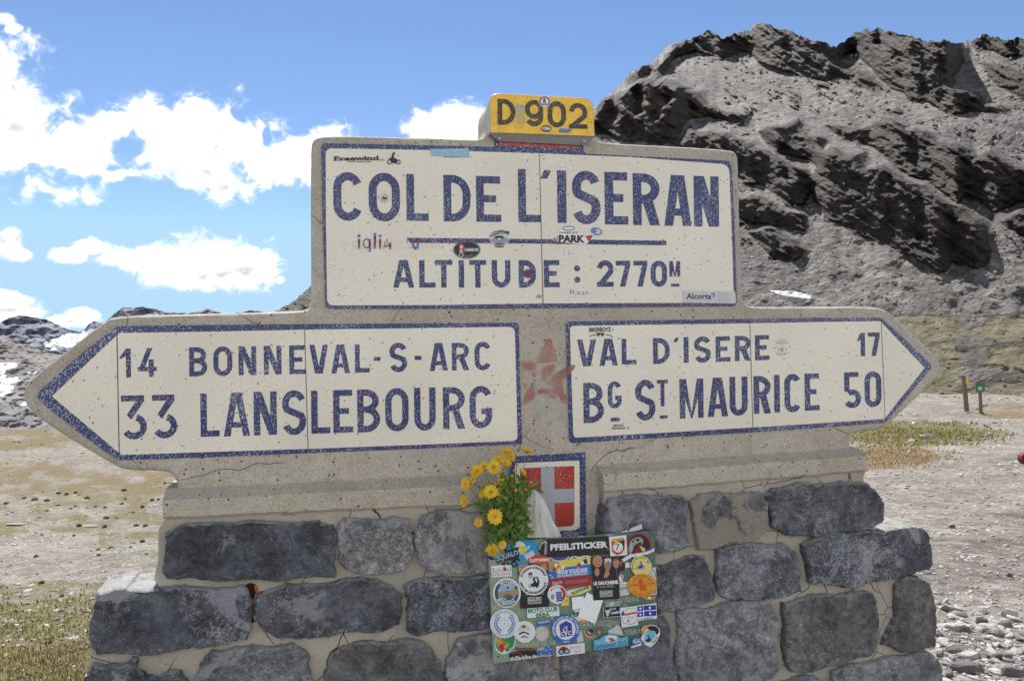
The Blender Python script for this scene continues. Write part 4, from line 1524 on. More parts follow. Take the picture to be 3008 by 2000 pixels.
def wob(pts, step=40, amp=1.0):
    """ragged grout edge: a straight tile edge is never quite straight where concrete laps it"""
    q = resample(pts, step)
    return [(x + random.uniform(-amp, amp), y + random.uniform(-amp, amp)) for x, y in q]


def rc(p, a, b, r):
    """round corner at p between neighbours a and b"""
    da = math.hypot(a[0] - p[0], a[1] - p[1]); db = math.hypot(b[0] - p[0], b[1] - p[1])
    s = (p[0] + (a[0] - p[0]) * r / da, p[1] + (a[1] - p[1]) * r / da)
    t = (p[0] + (b[0] - p[0]) * r / db, p[1] + (b[1] - p[1]) * r / db)
    out = []
    for i in range(6):
        k = i / 5
        out.append(((1 - k) ** 2 * s[0] + 2 * k * (1 - k) * p[0] + k * k * t[0], (1 - k) ** 2 * s[1] + 2 * k * (1 - k) * p[1] + k * k * t[1]))
    return out


def rpoly(pts, rads):
    out = []
    L = len(pts)
    for i, p in enumerate(pts):
        if rads[i] > 0:
            out += rc(p, pts[i - 1], pts[(i + 1) % L], rads[i])
        else:
            out.append(p)
    return out


# name board: two tiles
tile(rpoly([(943.5, 421), (1200, 426), (1452, 432), (1453, 414), (1583, 419), (1583.6, 434), (1594, 905), (1250, 907), (956, 907), (948, 640)], [14, 0, 0, 0, 0, 0, 0, 0, 16, 0]),
     rpoly([(956.5, 436), (1270, 441.5), (1583.3, 450.8), (1593.5, 891.3), (1270, 896), (961, 897), (957.5, 640)], [20, 0, 0, 0, 0, 20, 0]), label='left half of the name board tile pair')
tile(rpoly([(1585.4, 419), (1713, 425), (1714, 441), (1722, 452), (1930, 462), (2149, 473), (2157, 640), (2165, 899), (1880, 902), (1597, 905)], [0, 0, 0, 0, 0, 18, 0, 14, 0, 0]),
     rpoly([(1585.2, 450.9), (1850, 462), (2141.5, 483.5), (2150, 690), (2155.5, 889), (1880, 890), (1596.7, 891.3)], [0, 0, 24, 0, 10, 0, 0]), label='right half of the name board tile pair')
# left arrow: point, left board, right board
tile(rpoly([(341.6, 958.5), (230, 1046), (100, 1163), (225, 1266), (346, 1351), (349.5, 1350.6)], [0, 0, 26, 0, 0, 0]),
     [(341.8, 986), (152.5, 1163.5), (348.5, 1329)], border=M_BLUEW, label='triangular point tile of the left arrow')
tile([(343.8, 958.3), (560, 955), (892.8, 951.8), (903.8, 1330.5), (700, 1339), (480, 1347), (351.5, 1350.8)],
     rpoly([(345.2, 978), (620, 974), (893.4, 968.4), (903.4, 1318), (620, 1327), (352, 1336)], [10, 0, 0, 0, 0, 10]), label='left board tile of the left arrow')
tile(rpoly([(895.6, 951.8), (1220, 950), (1523.6, 947.5), (1528, 1130), (1534, 1303.5), (1240, 1317), (906.6, 1330.3)], [0, 0, 10, 0, 8, 0, 0]),
     rpoly([(896.1, 968.4), (1220, 964), (1512, 959.8), (1516.5, 1130), (1520.3, 1294), (1240, 1305.5), (906.4, 1318)], [0, 0, 18, 0, 14, 0, 0]), label='right board tile of the left arrow')
# right arrow
tile(rpoly([(1662, 944.5), (1920, 940.5), (2201, 936.5), (2210.8, 1269.7), (1940, 1285), (1672, 1301.5), (1667, 1120)], [14, 0, 0, 0, 0, 14, 0]),
     rpoly([(1674, 957.5), (1920, 953.5), (2201.4, 949.6), (2210.3, 1255.2), (1940, 1271), (1684.5, 1285.5), (1679, 1120)], [12, 0, 0, 0, 0, 12, 0]), label='left board tile of the right arrow')
tile([(2203.2, 936.4), (2400, 933.6), (2587.2, 932.6), (2600, 1241.2), (2420, 1255), (2213, 1269.5)],
     [(2203.8, 949.6), (2400, 945.8), (2587.5, 943.5), (2598.6, 1230), (2420, 1242), (2212.6, 1255)], border=M_BLUEW, label='right board tile of the right arrow')
tile(rpoly([(2589.2, 933.4), (2665, 1003), (2741, 1074.5), (2670, 1160), (2602.2, 1239)], [0, 0, 16, 0, 0]),
     [(2589.6, 947.5), (2716, 1080.5), (2600.4, 1227)], border=M_BLUEW, label='triangular point tile of the right arrow')
# shield with white cross on red
SH = [(1495, 1341), (1720, 1328), (1723, 1570), (1690, 1640), (1608, 1680), (1525, 1640), (1497, 1570)]
tile(rpoly([(1495, 1341), (1719, 1328), (1723, 1585), (1640, 1602), (1560, 1602), (1499, 1588)], [0, 0, 16, 0, 0, 16]),
     rpoly([(1513, 1360), (1702, 1352), (1703.5, 1556), (1515, 1566)], [8, 4, 20, 20]), label='shield tile with a pale cross on red')
pr_ = Print(E1 + 0.0008)
fld = [(1529, 1376.5), (1685.5, 1369.5), (1686, 1543), (1531, 1551)]
pr_.poly(rpoly([(x + (1.3 if i in (1, 2) else -1.3), y + (1.3 if i > 1 else -1.3)) for i, (x, y) in enumerate(fld)], [0, 0, 15, 15]), flat('print_navy', (0.02, 0.025, 0.10)))
pr_.poly(rpoly(fld, [0, 0, 14, 14]), M_RED)
pr_.poly([(1589, 1373.7), (1628.3, 1371.9), (1629.5, 1546), (1590.5, 1548)], M_CROSS)
pr_.poly([(1530, 1441), (1685.7, 1434.5), (1685.9, 1474.5), (1530.5, 1482)], M_CROSS)
pr_.done('cross_emblem', WALL, 'pale grey cross on worn red enamel')

EL = E1 + 0.0008


def lettering(items, T, st, sb, mat=M_BLUE, label=None, e=EL, Ts=None):
    for it in items:
        p = Print(e, 0.00006)
        ch, x0, x1, yt, yb = it[:5]
        t = it[5] if len(it) > 5 else T
        p.glyphs(ch, x0, x1, yt, yb, t, mat, st, sb)
        p.done('letter', WALL)


lettering([('C', 978, 1064, 506, 649), ('O', 1082, 1174, 508, 651), ('L', 1193, 1258, 512, 649), ('D', 1302, 1381, 515, 651), ('E', 1398, 1471, 518, 652),
           ('L', 1521, 1588, 497, 653, .148), ("'", 1587, 1619, 500, 525), ('I', 1636, 1663, 501, 655), ('S', 1679, 1763, 502, 659), ('E', 1775, 1844, 506, 660),
           ('R', 1858, 1937, 510, 662), ('A', 1950, 2030, 515, 664), ('N', 2037, 2111, 518, 666)], .168, .030, .010, label='COL DE L\'ISERAN in large blue capitals')
lettering([('A', 1154, 1216, 764, 845), ('L', 1231, 1279, 764, 845), ('T', 1278, 1328.5, 764, 845), ('I', 1347, 1363, 764, 845), ('T', 1378, 1428, 764, 845),
           ('U', 1444, 1499, 764, 845), ('D', 1523, 1574, 764, 845), ('E', 1597, 1644, 764, 844), (':', 1686, 1704, 773, 834), ('2', 1753, 1802, 764.5, 842.5),
           ('7', 1808.5, 1851, 766, 842), ('7', 1860, 1901.5, 766, 842), ('0', 1911, 1959, 766, 842.5), ('M', 1966, 1998, 767, 813, .21), ('-', 1971, 1996, 833, 842)],
          .195, .0, -.003, label='ALTITUDE : 2770M in blue capitals')
p = Print(EL)
p.poly([(1195, 698.5), (1589, 702.5), (1958, 707), (1958, 721), (1589, 716), (1195, 713.5)], M_BLUE)
p.done('dividing_bar', WALL, 'long blue rule under the place name')
lettering([('1', 350, 384, 1024, 1109), ('4', 404, 459, 1022, 1107), ('B', 555, 608, 1019.5, 1105), ('O', 626, 682, 1017, 1104.5), ('N', 700.2, 752.4, 1016.8, 1101.8),
           ('N', 774.5, 826.5, 1015.4, 1099.8), ('E', 849, 897.5, 1014, 1098.7), ('V', 908.4, 963.4, 1012.6, 1097.3), ('A', 972.3, 1027.3, 1011.5, 1096.2), ('L', 1042, 1085, 1010.6, 1094.2),
           ('-', 1098.3, 1118, 1048, 1060), ('S', 1143.8, 1195.4, 1006.5, 1093), ('-', 1217.8, 1237.8, 1044.8, 1057.5), ('A', 1261.3, 1315, 1007, 1089), ('R', 1326.7, 1377.2, 1007, 1087.5),
           ('C', 1393.5, 1441.7, 1003.6, 1087.5)], .172, -.012, -.024, label='14 BONNEVAL-S-ARC in blue capitals')
lettering([('3', 355, 430.5, 1161, 1290), ('3', 446, 519.5, 1159, 1287), ('L', 588, 644, 1155, 1282), ('A', 656, 733, 1153, 1281), ('N', 744.5, 812.4, 1150, 1277.7), ('S', 828, 898.3, 1146, 1277.5),
           ('L', 913.4, 969, 1146.4, 1273), ('E', 978, 1036.3, 1145, 1270.7), ('B', 1048.6, 1115.7, 1143.3, 1269.3), ('O', 1130.8, 1199.6, 1139.7, 1266.5), ('U', 1215.9, 1279, 1138.3, 1264.5),
           ('R', 1300.6, 1365, 1136.6, 1259.5), ('G', 1378.6, 1445, 1133.2, 1257.2)], .150, -.025, -.032, label='33 LANSLEBOURG in blue capitals')
lettering([('V', 1695, 1751, 996.8, 1075.6), ('A', 1759.8, 1814, 994.8, 1074), ('L', 1825.7, 1868.7, 994.8, 1070.6), ('D', 1917.8, 1967, 992.6, 1068.3), ("'", 1977.5, 1995, 991.7, 1004.4),
           ('I', 2007.8, 2022.4, 990, 1065.5), ('S', 2038.4, 2088, 988, 1065), ('E', 2101.5, 2145.3, 987.8, 1062.2), ('R', 2158.2, 2204, 986.4, 1060), ('E', 2217.4, 2260, 984, 1057.6),
           ('1', 2516.8, 2540.7, 977.4, 1046.3), ('7', 2549.2, 2584, 976.4, 1045.3)], .188, -.018, -.036, label='VAL D\'ISERE 17 in blue capitals')
lettering([('B', 1713, 1773.3, 1123.9, 1241.4), ('G', 1784.8, 1825.7, 1120.2, 1199, .17), ('-', 1793.7, 1819.8, 1226.3, 1237.8), ('S', 1865, 1924.5, 1115, 1235), ('T', 1929.3, 1961.8, 1115.5, 1193.2, .15),
           ('-', 1937.7, 1960.7, 1219.8, 1229.4), ('M', 1995.5, 2065.9, 1112.4, 1227.7), ('A', 2077.7, 2137.4, 1109, 1223.5), ('U', 2142.5, 2195.5, 1106.2, 1220.4), ('R', 2213, 2263.6, 1104, 1214.6),
           ('I', 2273.4, 2290.2, 1101, 1211.3), ('C', 2303.4, 2352, 1098, 1210.5), ('E', 2363, 2406.6, 1096.8, 1205.5), ('5', 2477, 2529, 1092.8, 1198.4), ('0', 2539, 2588.7, 1090.6, 1195.3)],
          .152, -.022, -.045, label='BG ST MAURICE 50 in blue capitals')

# red strip of the department at the top of the board
p = Print(E1 + 0.0008)
p.poly([(1467, 415.6), (1583.6, 420.3), (1583.6, 432.4), (1467, 428)], M_RED)
p.poly([(1585.2, 420.4), (1700.5, 425.5), (1700.5, 437.2), (1585.2, 432.5)], M_RED)
p.done('red_strip', WALL)

# ---- D 902 plate: aluminium box with folded lower flange
M_ALU = flat('aluminium', (0.42, 0.42, 0.41), 0.5, 0.5, 0.35)


def yellow():
    mt, b, pr = material('yellow_sheeting')
    co = b.coord('Object')
    warp = b.new('ShaderNodeTexNoise'); warp.inputs['Scale'].default_value = 60
    b.put(warp.inputs['Vector'], co)
    wv = b.vmath('ADD', co, b.vmath('MULTIPLY', warp.outputs['Color'], (0.02, 0.02, 0.02)))
    ed = b.voro(b.mapping(wv, (1, 1, 0.6)), 120, 'DISTANCE_TO_EDGE')
    ck = b.math('MULTIPLY', b.ramp(ed, 0.09, 0.02), b.ramp(b.noise(co, 25, 3), 0.35, 0.6))
    c = b.mix(b.ramp(b.noise(co, 30, 3), 0.3, 0.7), (0.88, 0.50, 0.03), (0.92, 0.58, 0.06))
    c = b.mix(b.math('MULTIPLY', ck, 0.55), c, (0.30, 0.19, 0.05))
    b.put(pr.inputs['Base Color'], c)
    pr.inputs['Roughness'].default_value = 0.4
    bump(b, pr, ck, 0.3, 0.0006)
    return mt


M_YEL = yellow()
ED = 0.040
yp = rpoly([(1437, 275), (1470, 272.5), (1712, 286.5), (1744, 289), (1747.5, 402), (1440, 391)], [42, 10, 10, 42, 4, 4])
yp = rpoly([(1437, 272), (1744, 288.5), (1747.5, 402), (1440, 391)], [34, 34, 5, 4])
pl = slab('number_plate_box', [uvz_e for uvz_e in [(lambda q: ((q - P0).dot(W1), q.z - P0.z))(P(x, y, ED)) for x, y in yp]], ED, 0.0, 0.004, M_ALU, WALL, rings=2, label='aluminium box plate with yellow face')
p = Print(ED + 0.0006)
cx_, cy_ = 1592, 338
p.poly([(cx_ + (x - cx_) * .987, cy_ + (y - cy_) * .97) for x, y in yp], M_YEL)
p.poly([(1515, 306), (1540, 309), (1543, 366), (1516, 365)], flat('sheeting_patch', (0.55, 0.42, 0.17)))
p.poly([(1516, 307), (1539, 309), (1541, 322), (1526, 320), (1517, 327)], flat('sheeting_bare', (0.42, 0.39, 0.36)))
p.done('yellow_face', WALL)
M_BLK = enamel('worn_black', (0.035, 0.027, 0.018), (0.45, 0.33, 0.10), 0.0, speck_t=0.60)
lettering([('D', 1461, 1514, 291.7, 367.5), ('9', 1541.6, 1595.3, 293.8, 371.6), ('0', 1608, 1662.3, 298, 375), ('2', 1671, 1725, 303, 378.7)], .185, .035, .022, mat=M_BLK, label='D 902 in black on yellow', e=ED + 0.0014)
# flange below: sloping back to the wall
a = [P(1441, 392, ED - .002), P(1747, 403, ED - .002), P(1717, 427.5, 0.012), P(1462, 414.5, 0.012)]
V = a + [v - NV * 0.004 for v in a]
mkobj('plate_flange', V, [(3, 2, 1, 0), (4, 5, 6, 7), (0, 1, 5, 4), (1, 2, 6, 5), (2, 3, 7, 6), (3, 0, 4, 7)], M_ALU, WALL)


def disc3(x, y, e, r_px, h, mat, name, parent, n=14):
    c = [(x + r_px * math.cos(2 * math.pi * i / n), y + r_px * math.sin(2 * math.pi * i / n)) for i in range(n)]
    V = [P(q[0], q[1], e - h) for q in c] + [P(q[0], q[1], e) for q in c] + [P(x + (q[0] - x) * .6, y + (q[1] - y) * .6, e + h * .5) for q in c]
    FC = []
    for i in range(n):
        j = (i + 1) % n
        FC += [(j, i, n + i, n + j), (n + j, n + i, 2 * n + i, 2 * n + j)]
    FC.append(tuple(range(3 * n - 1, 2 * n - 1, -1)))
    return mkobj(name, V, FC, mat, parent)


disc3(1467.3, 406.5, 0.032, 5.2, 0.008, M_ALU, 'bolt', WALL)
disc3(1715.5, 415, 0.032, 5.2, 0.008, M_ALU, 'bolt', WALL)

# ---- ledges: left and right of the shield, weathered top sloping forward
def uvE(x, y, e):
    q = P(x, y, e) - P0
    return (q.dot(W1), q.z)


def ledge(pts_front, back_lift, e0, eb, label):
    """pts_front: top-left, top-right, bottom-right, bottom-left in photo px on the face plane e0"""
    tl, tr, br, bl = [uvE(x, y, e0) for x, y in pts_front]
    n = 26
    V = []
    bv = 0.006
    for i in range(n + 1):
        k = i / n
        j = random.uniform(-.0012, .0012)
        ut = tl[0] + (tr[0] - tl[0]) * k; vt = tl[1] + (tr[1] - tl[1]) * k + j
        ub = bl[0] + (br[0] - bl[0]) * k; vb = bl[1] + (br[1] - bl[1]) * k + random.uniform(-.002, .002)
        V += [fromuv(ub, vb, eb), fromuv(ub, vb, e0 - bv), fromuv(ub, vb + bv, e0), fromuv(ut, vt - bv, e0), fromuv(ut, vt - bv * .25, e0 - bv * .3), fromuv(ut, vt, e0 - bv),
              fromuv(ut, vt + back_lift, 0.0), fromuv(ut, vt + back_lift, -0.14), fromuv(ut, vt, eb + bv), fromuv(ut, vt - bv, eb)]
    R_ = 10
    FC = []
    for i in range(n):
        for r in range(R_):
            a_, b_ = i * R_ + r, i * R_ + (r + 1) % R_
            FC.append((a_, b_, b_ + R_, a_ + R_))
    FC.append(tuple(range(R_ - 1, -1, -1)))
    FC.append(tuple(range(n * R_, n * R_ + R_)))
    return mkobj('ledge', V, FC, M_LEDGE, WALL, label=label)


ledge([(477, 1469), (1493, 1418), (1493, 1479), (478, 1524)], 0.022, 0.060, -0.21, 'left concrete ledge')
ledge([(1772, 1393), (2549, 1338), (2551, 1384), (1775, 1447)], 0.020, 0.060, -0.21, 'right concrete ledge')
# pier below/behind the shield between the two ledges
slab('pier', [uvE(x, y, .0) for x, y in [(1490, 1400), (1500, 1395), (1775, 1395), (1775, 2090), (1490, 2100)]], 0.0005, -0.20, 0.002, M_CONC, WALL, rings=1)

# ---- mortar body of the stone base
mb = [(478, 1518), (484, 1530), (470, 1545), (462, 1562), (465, 1640), (455, 1680), (452, 1705), (470, 1732), (440, 1745), (300, 1750), (275, 1790), (268, 1900), (262, 1935),
      (240, 2010), (225, 2120), (205, 2540), (600, 2530), (1500, 2480), (2790, 2330), (2745, 2060), (2722, 1990), (2705, 1920), (2735, 1890), (2715, 1720), (2650, 1688), (2610, 1660), (2585, 1600),
      (2572, 1548), (2568, 1480), (2535, 1412), (2545, 1385), (2548, 1372), (1775, 1430), (1774, 1450), (1774, 1600), (1770, 1625), (1495, 1640), (1490, 1620), (1490, 1480), (1485, 1462), (1200, 1468)]
EM = 0.045
slab('mortar_body', [uvE(x, y, EM) for x, y in chaikin(resample(mb, 60), 1)], EM, -0.125, 0.005, M_MORTAR, WALL, rings=2, jit=0.0008)

Z1 = lambda pts: F_(200, 1400, .38259, pts)
Z2 = lambda pts: F_(900, 1300, .38259, pts)
Z4 = lambda pts: F_(1700, 1300, .38259, pts)
Z5 = lambda pts: F_(2208, 1400, .38259, pts)
STONES = [
    ('d0', Z1([(770, 430), (900, 385), (1200, 358), (1550, 358), (1900, 366), (2005, 385), (2030, 440), (2032, 740), (1985, 770), (1700, 775), (1500, 792), (900, 782), (780, 775), (755, 720), (750, 600), (760, 500)]), .022, -.05),
    ('d1', Z1([(245, 900), (420, 880), (760, 868), (1100, 862), (1320, 868), (1365, 920), (1398, 1060), (1392, 1170), (1345, 1250), (1050, 1298), (700, 1350), (560, 1358), (240, 1348), (205, 1260), (165, 1140), (212, 1000)]), .026, -.13),
    ('d2', [(755, 1760), (774, 1740), (850, 1725), (1000, 1710), (1083, 1702), (1114, 1705), (1149, 1728), (1170, 1759), (1175, 1797), (1168, 1832), (1114, 1851), (977, 1862), (900, 1874), (850, 1873), (810, 1862), (770, 1835), (750, 1795)], .022, -.04),
    ('m1', Z2([(255, 650), (300, 605), (500, 590), (790, 600), (805, 680), (800, 880), (750, 980), (600, 1000), (330, 990), (260, 940), (250, 800)]), .020, -.04),
    ('m1', Z2([(860, 640), (900, 570), (1000, 540), (1200, 540), (1400, 545), (1520, 560), (1540, 800), (1500, 960), (1400, 982), (1200, 990), (1050, 1000), (930, 975), (860, 890), (850, 760)]), .024, -.04),
    ('d1', Z2([(765, 1100), (850, 1065), (1390, 1035), (1530, 1040), (1550, 1300), (1530, 1400), (1400, 1422), (1150, 1440), (880, 1470), (790, 1440), (770, 1340), (800, 1200)]), .024, -.04),
    ('d1', Z1([(130, 1568), (200, 1445), (330, 1452), (400, 1462), (450, 1450), (475, 1425), (515, 1425), (530, 1450), (520, 1490), (610, 1532), (690, 1545), (745, 1500), (800, 1485), (850, 1500), (890, 1568), (930, 1680), (920, 1850), (700, 1900), (300, 1900), (100, 1860), (90, 1700)]), .026, -.30),
    ('m0', Z1([(1090, 1350), (1250, 1335), (1700, 1300), (1760, 1340), (1840, 1390), (1862, 1568), (1870, 1760), (1700, 1830), (1200, 1850), (1030, 1800), (1005, 1568), (1020, 1450)]), .022, -.04),
    ('m3', [(962, 1975), (985, 1915), (1060, 1892), (1200, 1885), (1250, 1895), (1290, 1940), (1312, 2020), (1300, 2090), (1100, 2110), (970, 2090)], .022, -.04),
    ('m1', [(1316, 2050), (1320, 1935), (1345, 1888), (1420, 1864), (1500, 1868), (1600, 1896), (1624, 1935), (1620, 2080), (1450, 2100), (1330, 2090)], .022, -.04),
    ('m0', [(1656, 2060), (1660, 1900), (1700, 1860), (1900, 1815), (1945, 1808), (1962, 1835), (1968, 1900), (1983, 1960), (1988, 2060), (1800, 2080)], .022, -.04),
    ('d2', Z4([(240, 990), (400, 960), (600, 955), (720, 930), (850, 890), (960, 875), (1000, 960), (1025, 1080), (1030, 1190), (960, 1230), (800, 1280), (600, 1275), (240, 1270)]), .022, -.04),
    ('m0', Z4([(195, 520), (240, 440), (400, 425), (600, 415), (780, 425), (830, 480), (835, 800), (760, 825), (600, 830), (400, 830), (215, 800), (195, 680)]), .026, -.04),
    ('m2', Z4([(870, 460), (950, 400), (1150, 405), (1300, 385), (1400, 400), (1440, 500), (1450, 680), (1380, 740), (1150, 770), (1050, 815), (930, 805), (915, 650), (890, 600)]), .026, -.04),
    ('d2', Z5([(110, 160), (200, 100), (400, 70), (880, 50), (940, 120), (1000, 230), (1000, 355), (850, 400), (600, 440), (400, 455), (280, 440), (240, 400), (180, 380), (150, 250)]), .026, -.25),
    ('m0', Z4([(1080, 830), (1150, 800), (1440, 785), (1600, 790), (1660, 870), (1700, 1000), (1700, 1140), (1600, 1170), (1400, 1190), (1180, 1190), (1090, 1150), (1065, 1050), (1065, 900)]), .024, -.04),
    ('d1', Z5([(425, 520), (530, 470), (660, 440), (1000, 430), (1060, 400), (1320, 400), (1350, 430), (1370, 560), (1365, 690), (1230, 745), (1000, 790), (820, 840), (600, 825), (480, 800), (450, 700)]), .030, -.15),
    ('m1', [(1998, 1801), (2025, 1794), (2083, 1794), (2130, 1778), (2251, 1767), (2270, 1790), (2281, 1832), (2279, 1966), (2265, 1985), (2200, 2000), (2080, 2030), (2005, 2020), (1992, 1950), (1995, 1860)], .024, -.04),
    ('m3', Z5([(265, 985), (400, 950), (600, 920), (920, 900), (945, 960), (965, 1100), (960, 1290), (900, 1370), (700, 1420), (500, 1480), (400, 1495), (290, 1470), (270, 1380), (260, 1200)]), .024, -.04),
    ('m3', Z5([(1112, 850), (1165, 775), (1280, 785), (1370, 850), (1400, 950), (1420, 1150), (1410, 1290), (1300, 1320), (1160, 1335), (1020, 1280), (1060, 1180), (1110, 1080), (1120, 950)]), .022, -.28),
    ('m1', Z5([(640, 1500), (900, 1430), (1100, 1390), (1300, 1365), (1400, 1380), (1440, 1450), (1465, 1568), (1480, 1700), (1400, 1780), (700, 1800), (620, 1650)]), .024, -.28),
    ('m0', [(2010, 2040), (2090, 2050), (2200, 2025), (2390, 1985), (2430, 2020), (2440, 2100), (2020, 2120)], .022, -.04),
]


def vnoise3(seed):
    """cheap smooth pseudo-noise on python floats"""
    rr = random.Random(seed)
    ks = [(rr.uniform(20, 60), rr.uniform(20, 60), rr.uniform(0, 6.28)) for _ in range(4)] + [(rr.uniform(80, 170), rr.uniform(80, 170), rr.uniform(0, 6.28)) for _ in range(5)]
    return lambda u, v: sum(math.sin(a * u * (1 if i % 2 else -1) + b * v + c) * (1 if i < 4 else .4) for i, (a, b, c) in enumerate(ks)) / 4.5


def stone(idx, mat, pts, proud, eb):
    nz = vnoise3(idx * 7 + 3)
    e0 = EM + proud
    q = [uvE(x, y, e0 - .004) for x, y in pts]
    if area(q) < 0:
        q = q[::-1]
    mu = sum(a for a, b in q) / len(q); mv = sum(b for a, b in q) / len(q)
    q = [(mu + (a - mu) * 1.04, mv + (b - mv) * 1.06) for a, b in q]
    q = resample(q, 0.012)
    rr = random.Random(idx)
    q = [(a + rr.uniform(-.0035, .0035) + .004 * math.sin(41 * b + idx), b + rr.uniform(-.0035, .0035) + .004 * math.sin(37 * a + idx)) for a, b in q]
    cu = sum(a for a, b in q) / len(q); cv = sum(b for a, b in q) / len(q)
    N = len(q)
    qi1 = inset(q, .0022); qi2 = inset(chaikin(q, 0), .0055)
    rings = [(1.0, eb), (1.0, EM - .012), (1.0, EM + proud * .50), ('i1', EM + proud * .86), ('i2', e0), (.90, e0), (.80, e0), (.70, e0), (.58, e0), (.46, e0), (.34, e0), (.22, e0), (.10, e0)]
    if eb < -.1:
        rings[0] = (0.90, eb)
        rings.insert(1, (0.985, eb + .03))
    V, FC = [], []
    for k, e in rings:
        src = qi1 if k == 'i1' else (qi2 if k == 'i2' else q)
        if isinstance(k, str):
            kk = 1.0; fl = .98
        else:
            kk = fl = k
        for a, b in src:
            k = kk
            # keep side distances even on long stones: shrink by a fixed amount first
            u, v = cu + (a - cu) * k, cv + (b - cv) * k
            d = (nz(u, v) * .0050 + nz(u * 2.7 + 1, v * 2.7) * .0022) if fl < .99 else 0
            V.append(fromuv(u, v, e + d + (rr.uniform(-.0016, .0016) * k * k if fl < 1 else 0)))
    for r in range(len(rings) - 1):
        for i in range(N):
            a = r * N + i; b = r * N + (i + 1) % N
            FC.append((a, b, b + N, a + N))
    FC.append(tuple(range((len(rings) - 1) * N, len(rings) * N)))
    FC.append(tuple(range(N - 1, -1, -1)))
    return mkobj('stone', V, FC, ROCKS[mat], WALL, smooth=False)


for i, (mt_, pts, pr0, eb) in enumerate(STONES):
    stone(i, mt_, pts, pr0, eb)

# narrow weep hole between two stones: its inner shade painted as a flat dark patch
p = Print(EM + 0.0015)
p.poly(Z1([(1365, 825), (1400, 812), (1440, 822), (1448, 870), (1422, 950), (1422, 1080), (1430, 1110), (1414, 1120), (1406, 1080), (1402, 960), (1380, 890)]), flat('hollow_shade', (0.030, 0.022, 0.014), 1.0, 0.0))
p.poly(Z1([(1435, 815), (1460, 850), (1462, 900), (1445, 905), (1430, 850)]), flat('lichen', (0.40, 0.12, 0.03), 1.0, 0.0))
p.done('weep_hole', WALL)

# lime run and lichen on the left end of the right ledge
p = Print(0.0022)
p.poly(F_(1340, 1290, .21043, [(1890, 470), (1920, 480), (1935, 600), (1965, 700), (1990, 800), (1990, 900), (1960, 1000), (1955, 1100), (1930, 1290), (1900, 1300), (1920, 1100), (1890, 950), (1880, 800), (1895, 650)]), flat('lime', (0.46, 0.44, 0.40), 1.0, 0.1))
p.poly(F_(1340, 1290, .21043, [(2000, 760), (2025, 800), (2020, 900), (2000, 980), (1985, 930), (2000, 860)]), FLAT['lichen'])
p.poly(F_(1340, 1290, .21043, [(1630, 180), (1660, 130), (1800, 108), (1802, 160), (1700, 185), (1650, 198)]), flat('pale_render', (0.50, 0.44, 0.36), 1.0, 0.1))
p.poly(F_(1340, 1290, .21043, [(810, 190), (900, 172), (970, 205), (960, 232), (850, 238)]), FLAT['pale_render'])
p.done('lime_stain', WALL)

# ---- star daubed in red paint, run over the edges of both arrows
def paint():
    mt, b, pr = material('red_paint')
    co = b.coord('Object')
    n = b.noise(co, 55, 5, 0.7)
    b.put(pr.inputs['Base Color'], b.mix(b.ramp(b.noise(co, 14, 4), .3, .7), (0.40, 0.13, 0.11), (0.50, 0.25, 0.21)))
    b.put(pr.inputs['Alpha'], b.ramp(n, 0.30, 0.60, 0.05, 0.80))
    pr.inputs['Roughness'].default_value = 0.8
    return mt


M_PAINT = paint()
ZB = lambda pts: F_(1100, 920, .28056, pts)
ZC = lambda pts: F_(1640, 900, .28056, pts)
p = Print(E1 + 0.0022)
rr_ = random.Random(5)


def blob(pts):
    q = chaikin(pts, 1)
    q = resample(q, 6)
    p.poly([(x + rr_.uniform(-.7, .7), y + rr_.uniform(-.7, .7)) for x, y in q], M_PAINT)


blob(ZB([(1835, 255), (1860, 290), (1870, 350), (1900, 400), (1915, 450), (1910, 500), (1870, 512), (1820, 505), (1790, 512), (1720, 520), (1707, 495), (1740, 430), (1770, 360), (1780, 300)]))
blob(ZB([(1535, 515), (1600, 508), (1690, 512), (1702, 545), (1680, 590), (1615, 608), (1570, 570)]))
blob(ZB([(1890, 530), (1885, 590), (1850, 640), (1780, 700), (1755, 715), (1752, 650), (1760, 580), (1830, 540)]))
blob(ZB([(1800, 745), (1850, 690), (1900, 640)]) + ZC([(0, 690), (50, 670), (100, 622), (195, 605), (150, 680), (75, 750), (35, 800), (60, 880), (70, 930), (120, 990), (85, 1030), (40, 1000), (10, 940), (-30, 900), (-55, 830)]))
blob(ZB([(1710, 800), (1750, 775), (1850, 790), (1900, 830), (1890, 900), (1850, 880), (1780, 830), (1715, 850)]))
blob(ZB([(1690, 705), (1660, 760), (1690, 860), (1640, 920), (1560, 970), (1545, 950), (1570, 850), (1620, 780)]))
blob(ZB([(1550, 710), (1590, 740), (1590, 775), (1560, 770)]))
blob(ZB([(1650, 610), (1690, 620), (1695, 660), (1665, 655)]))
p.done('paint_star', WALL, 'faded red painted star between the two arrows')

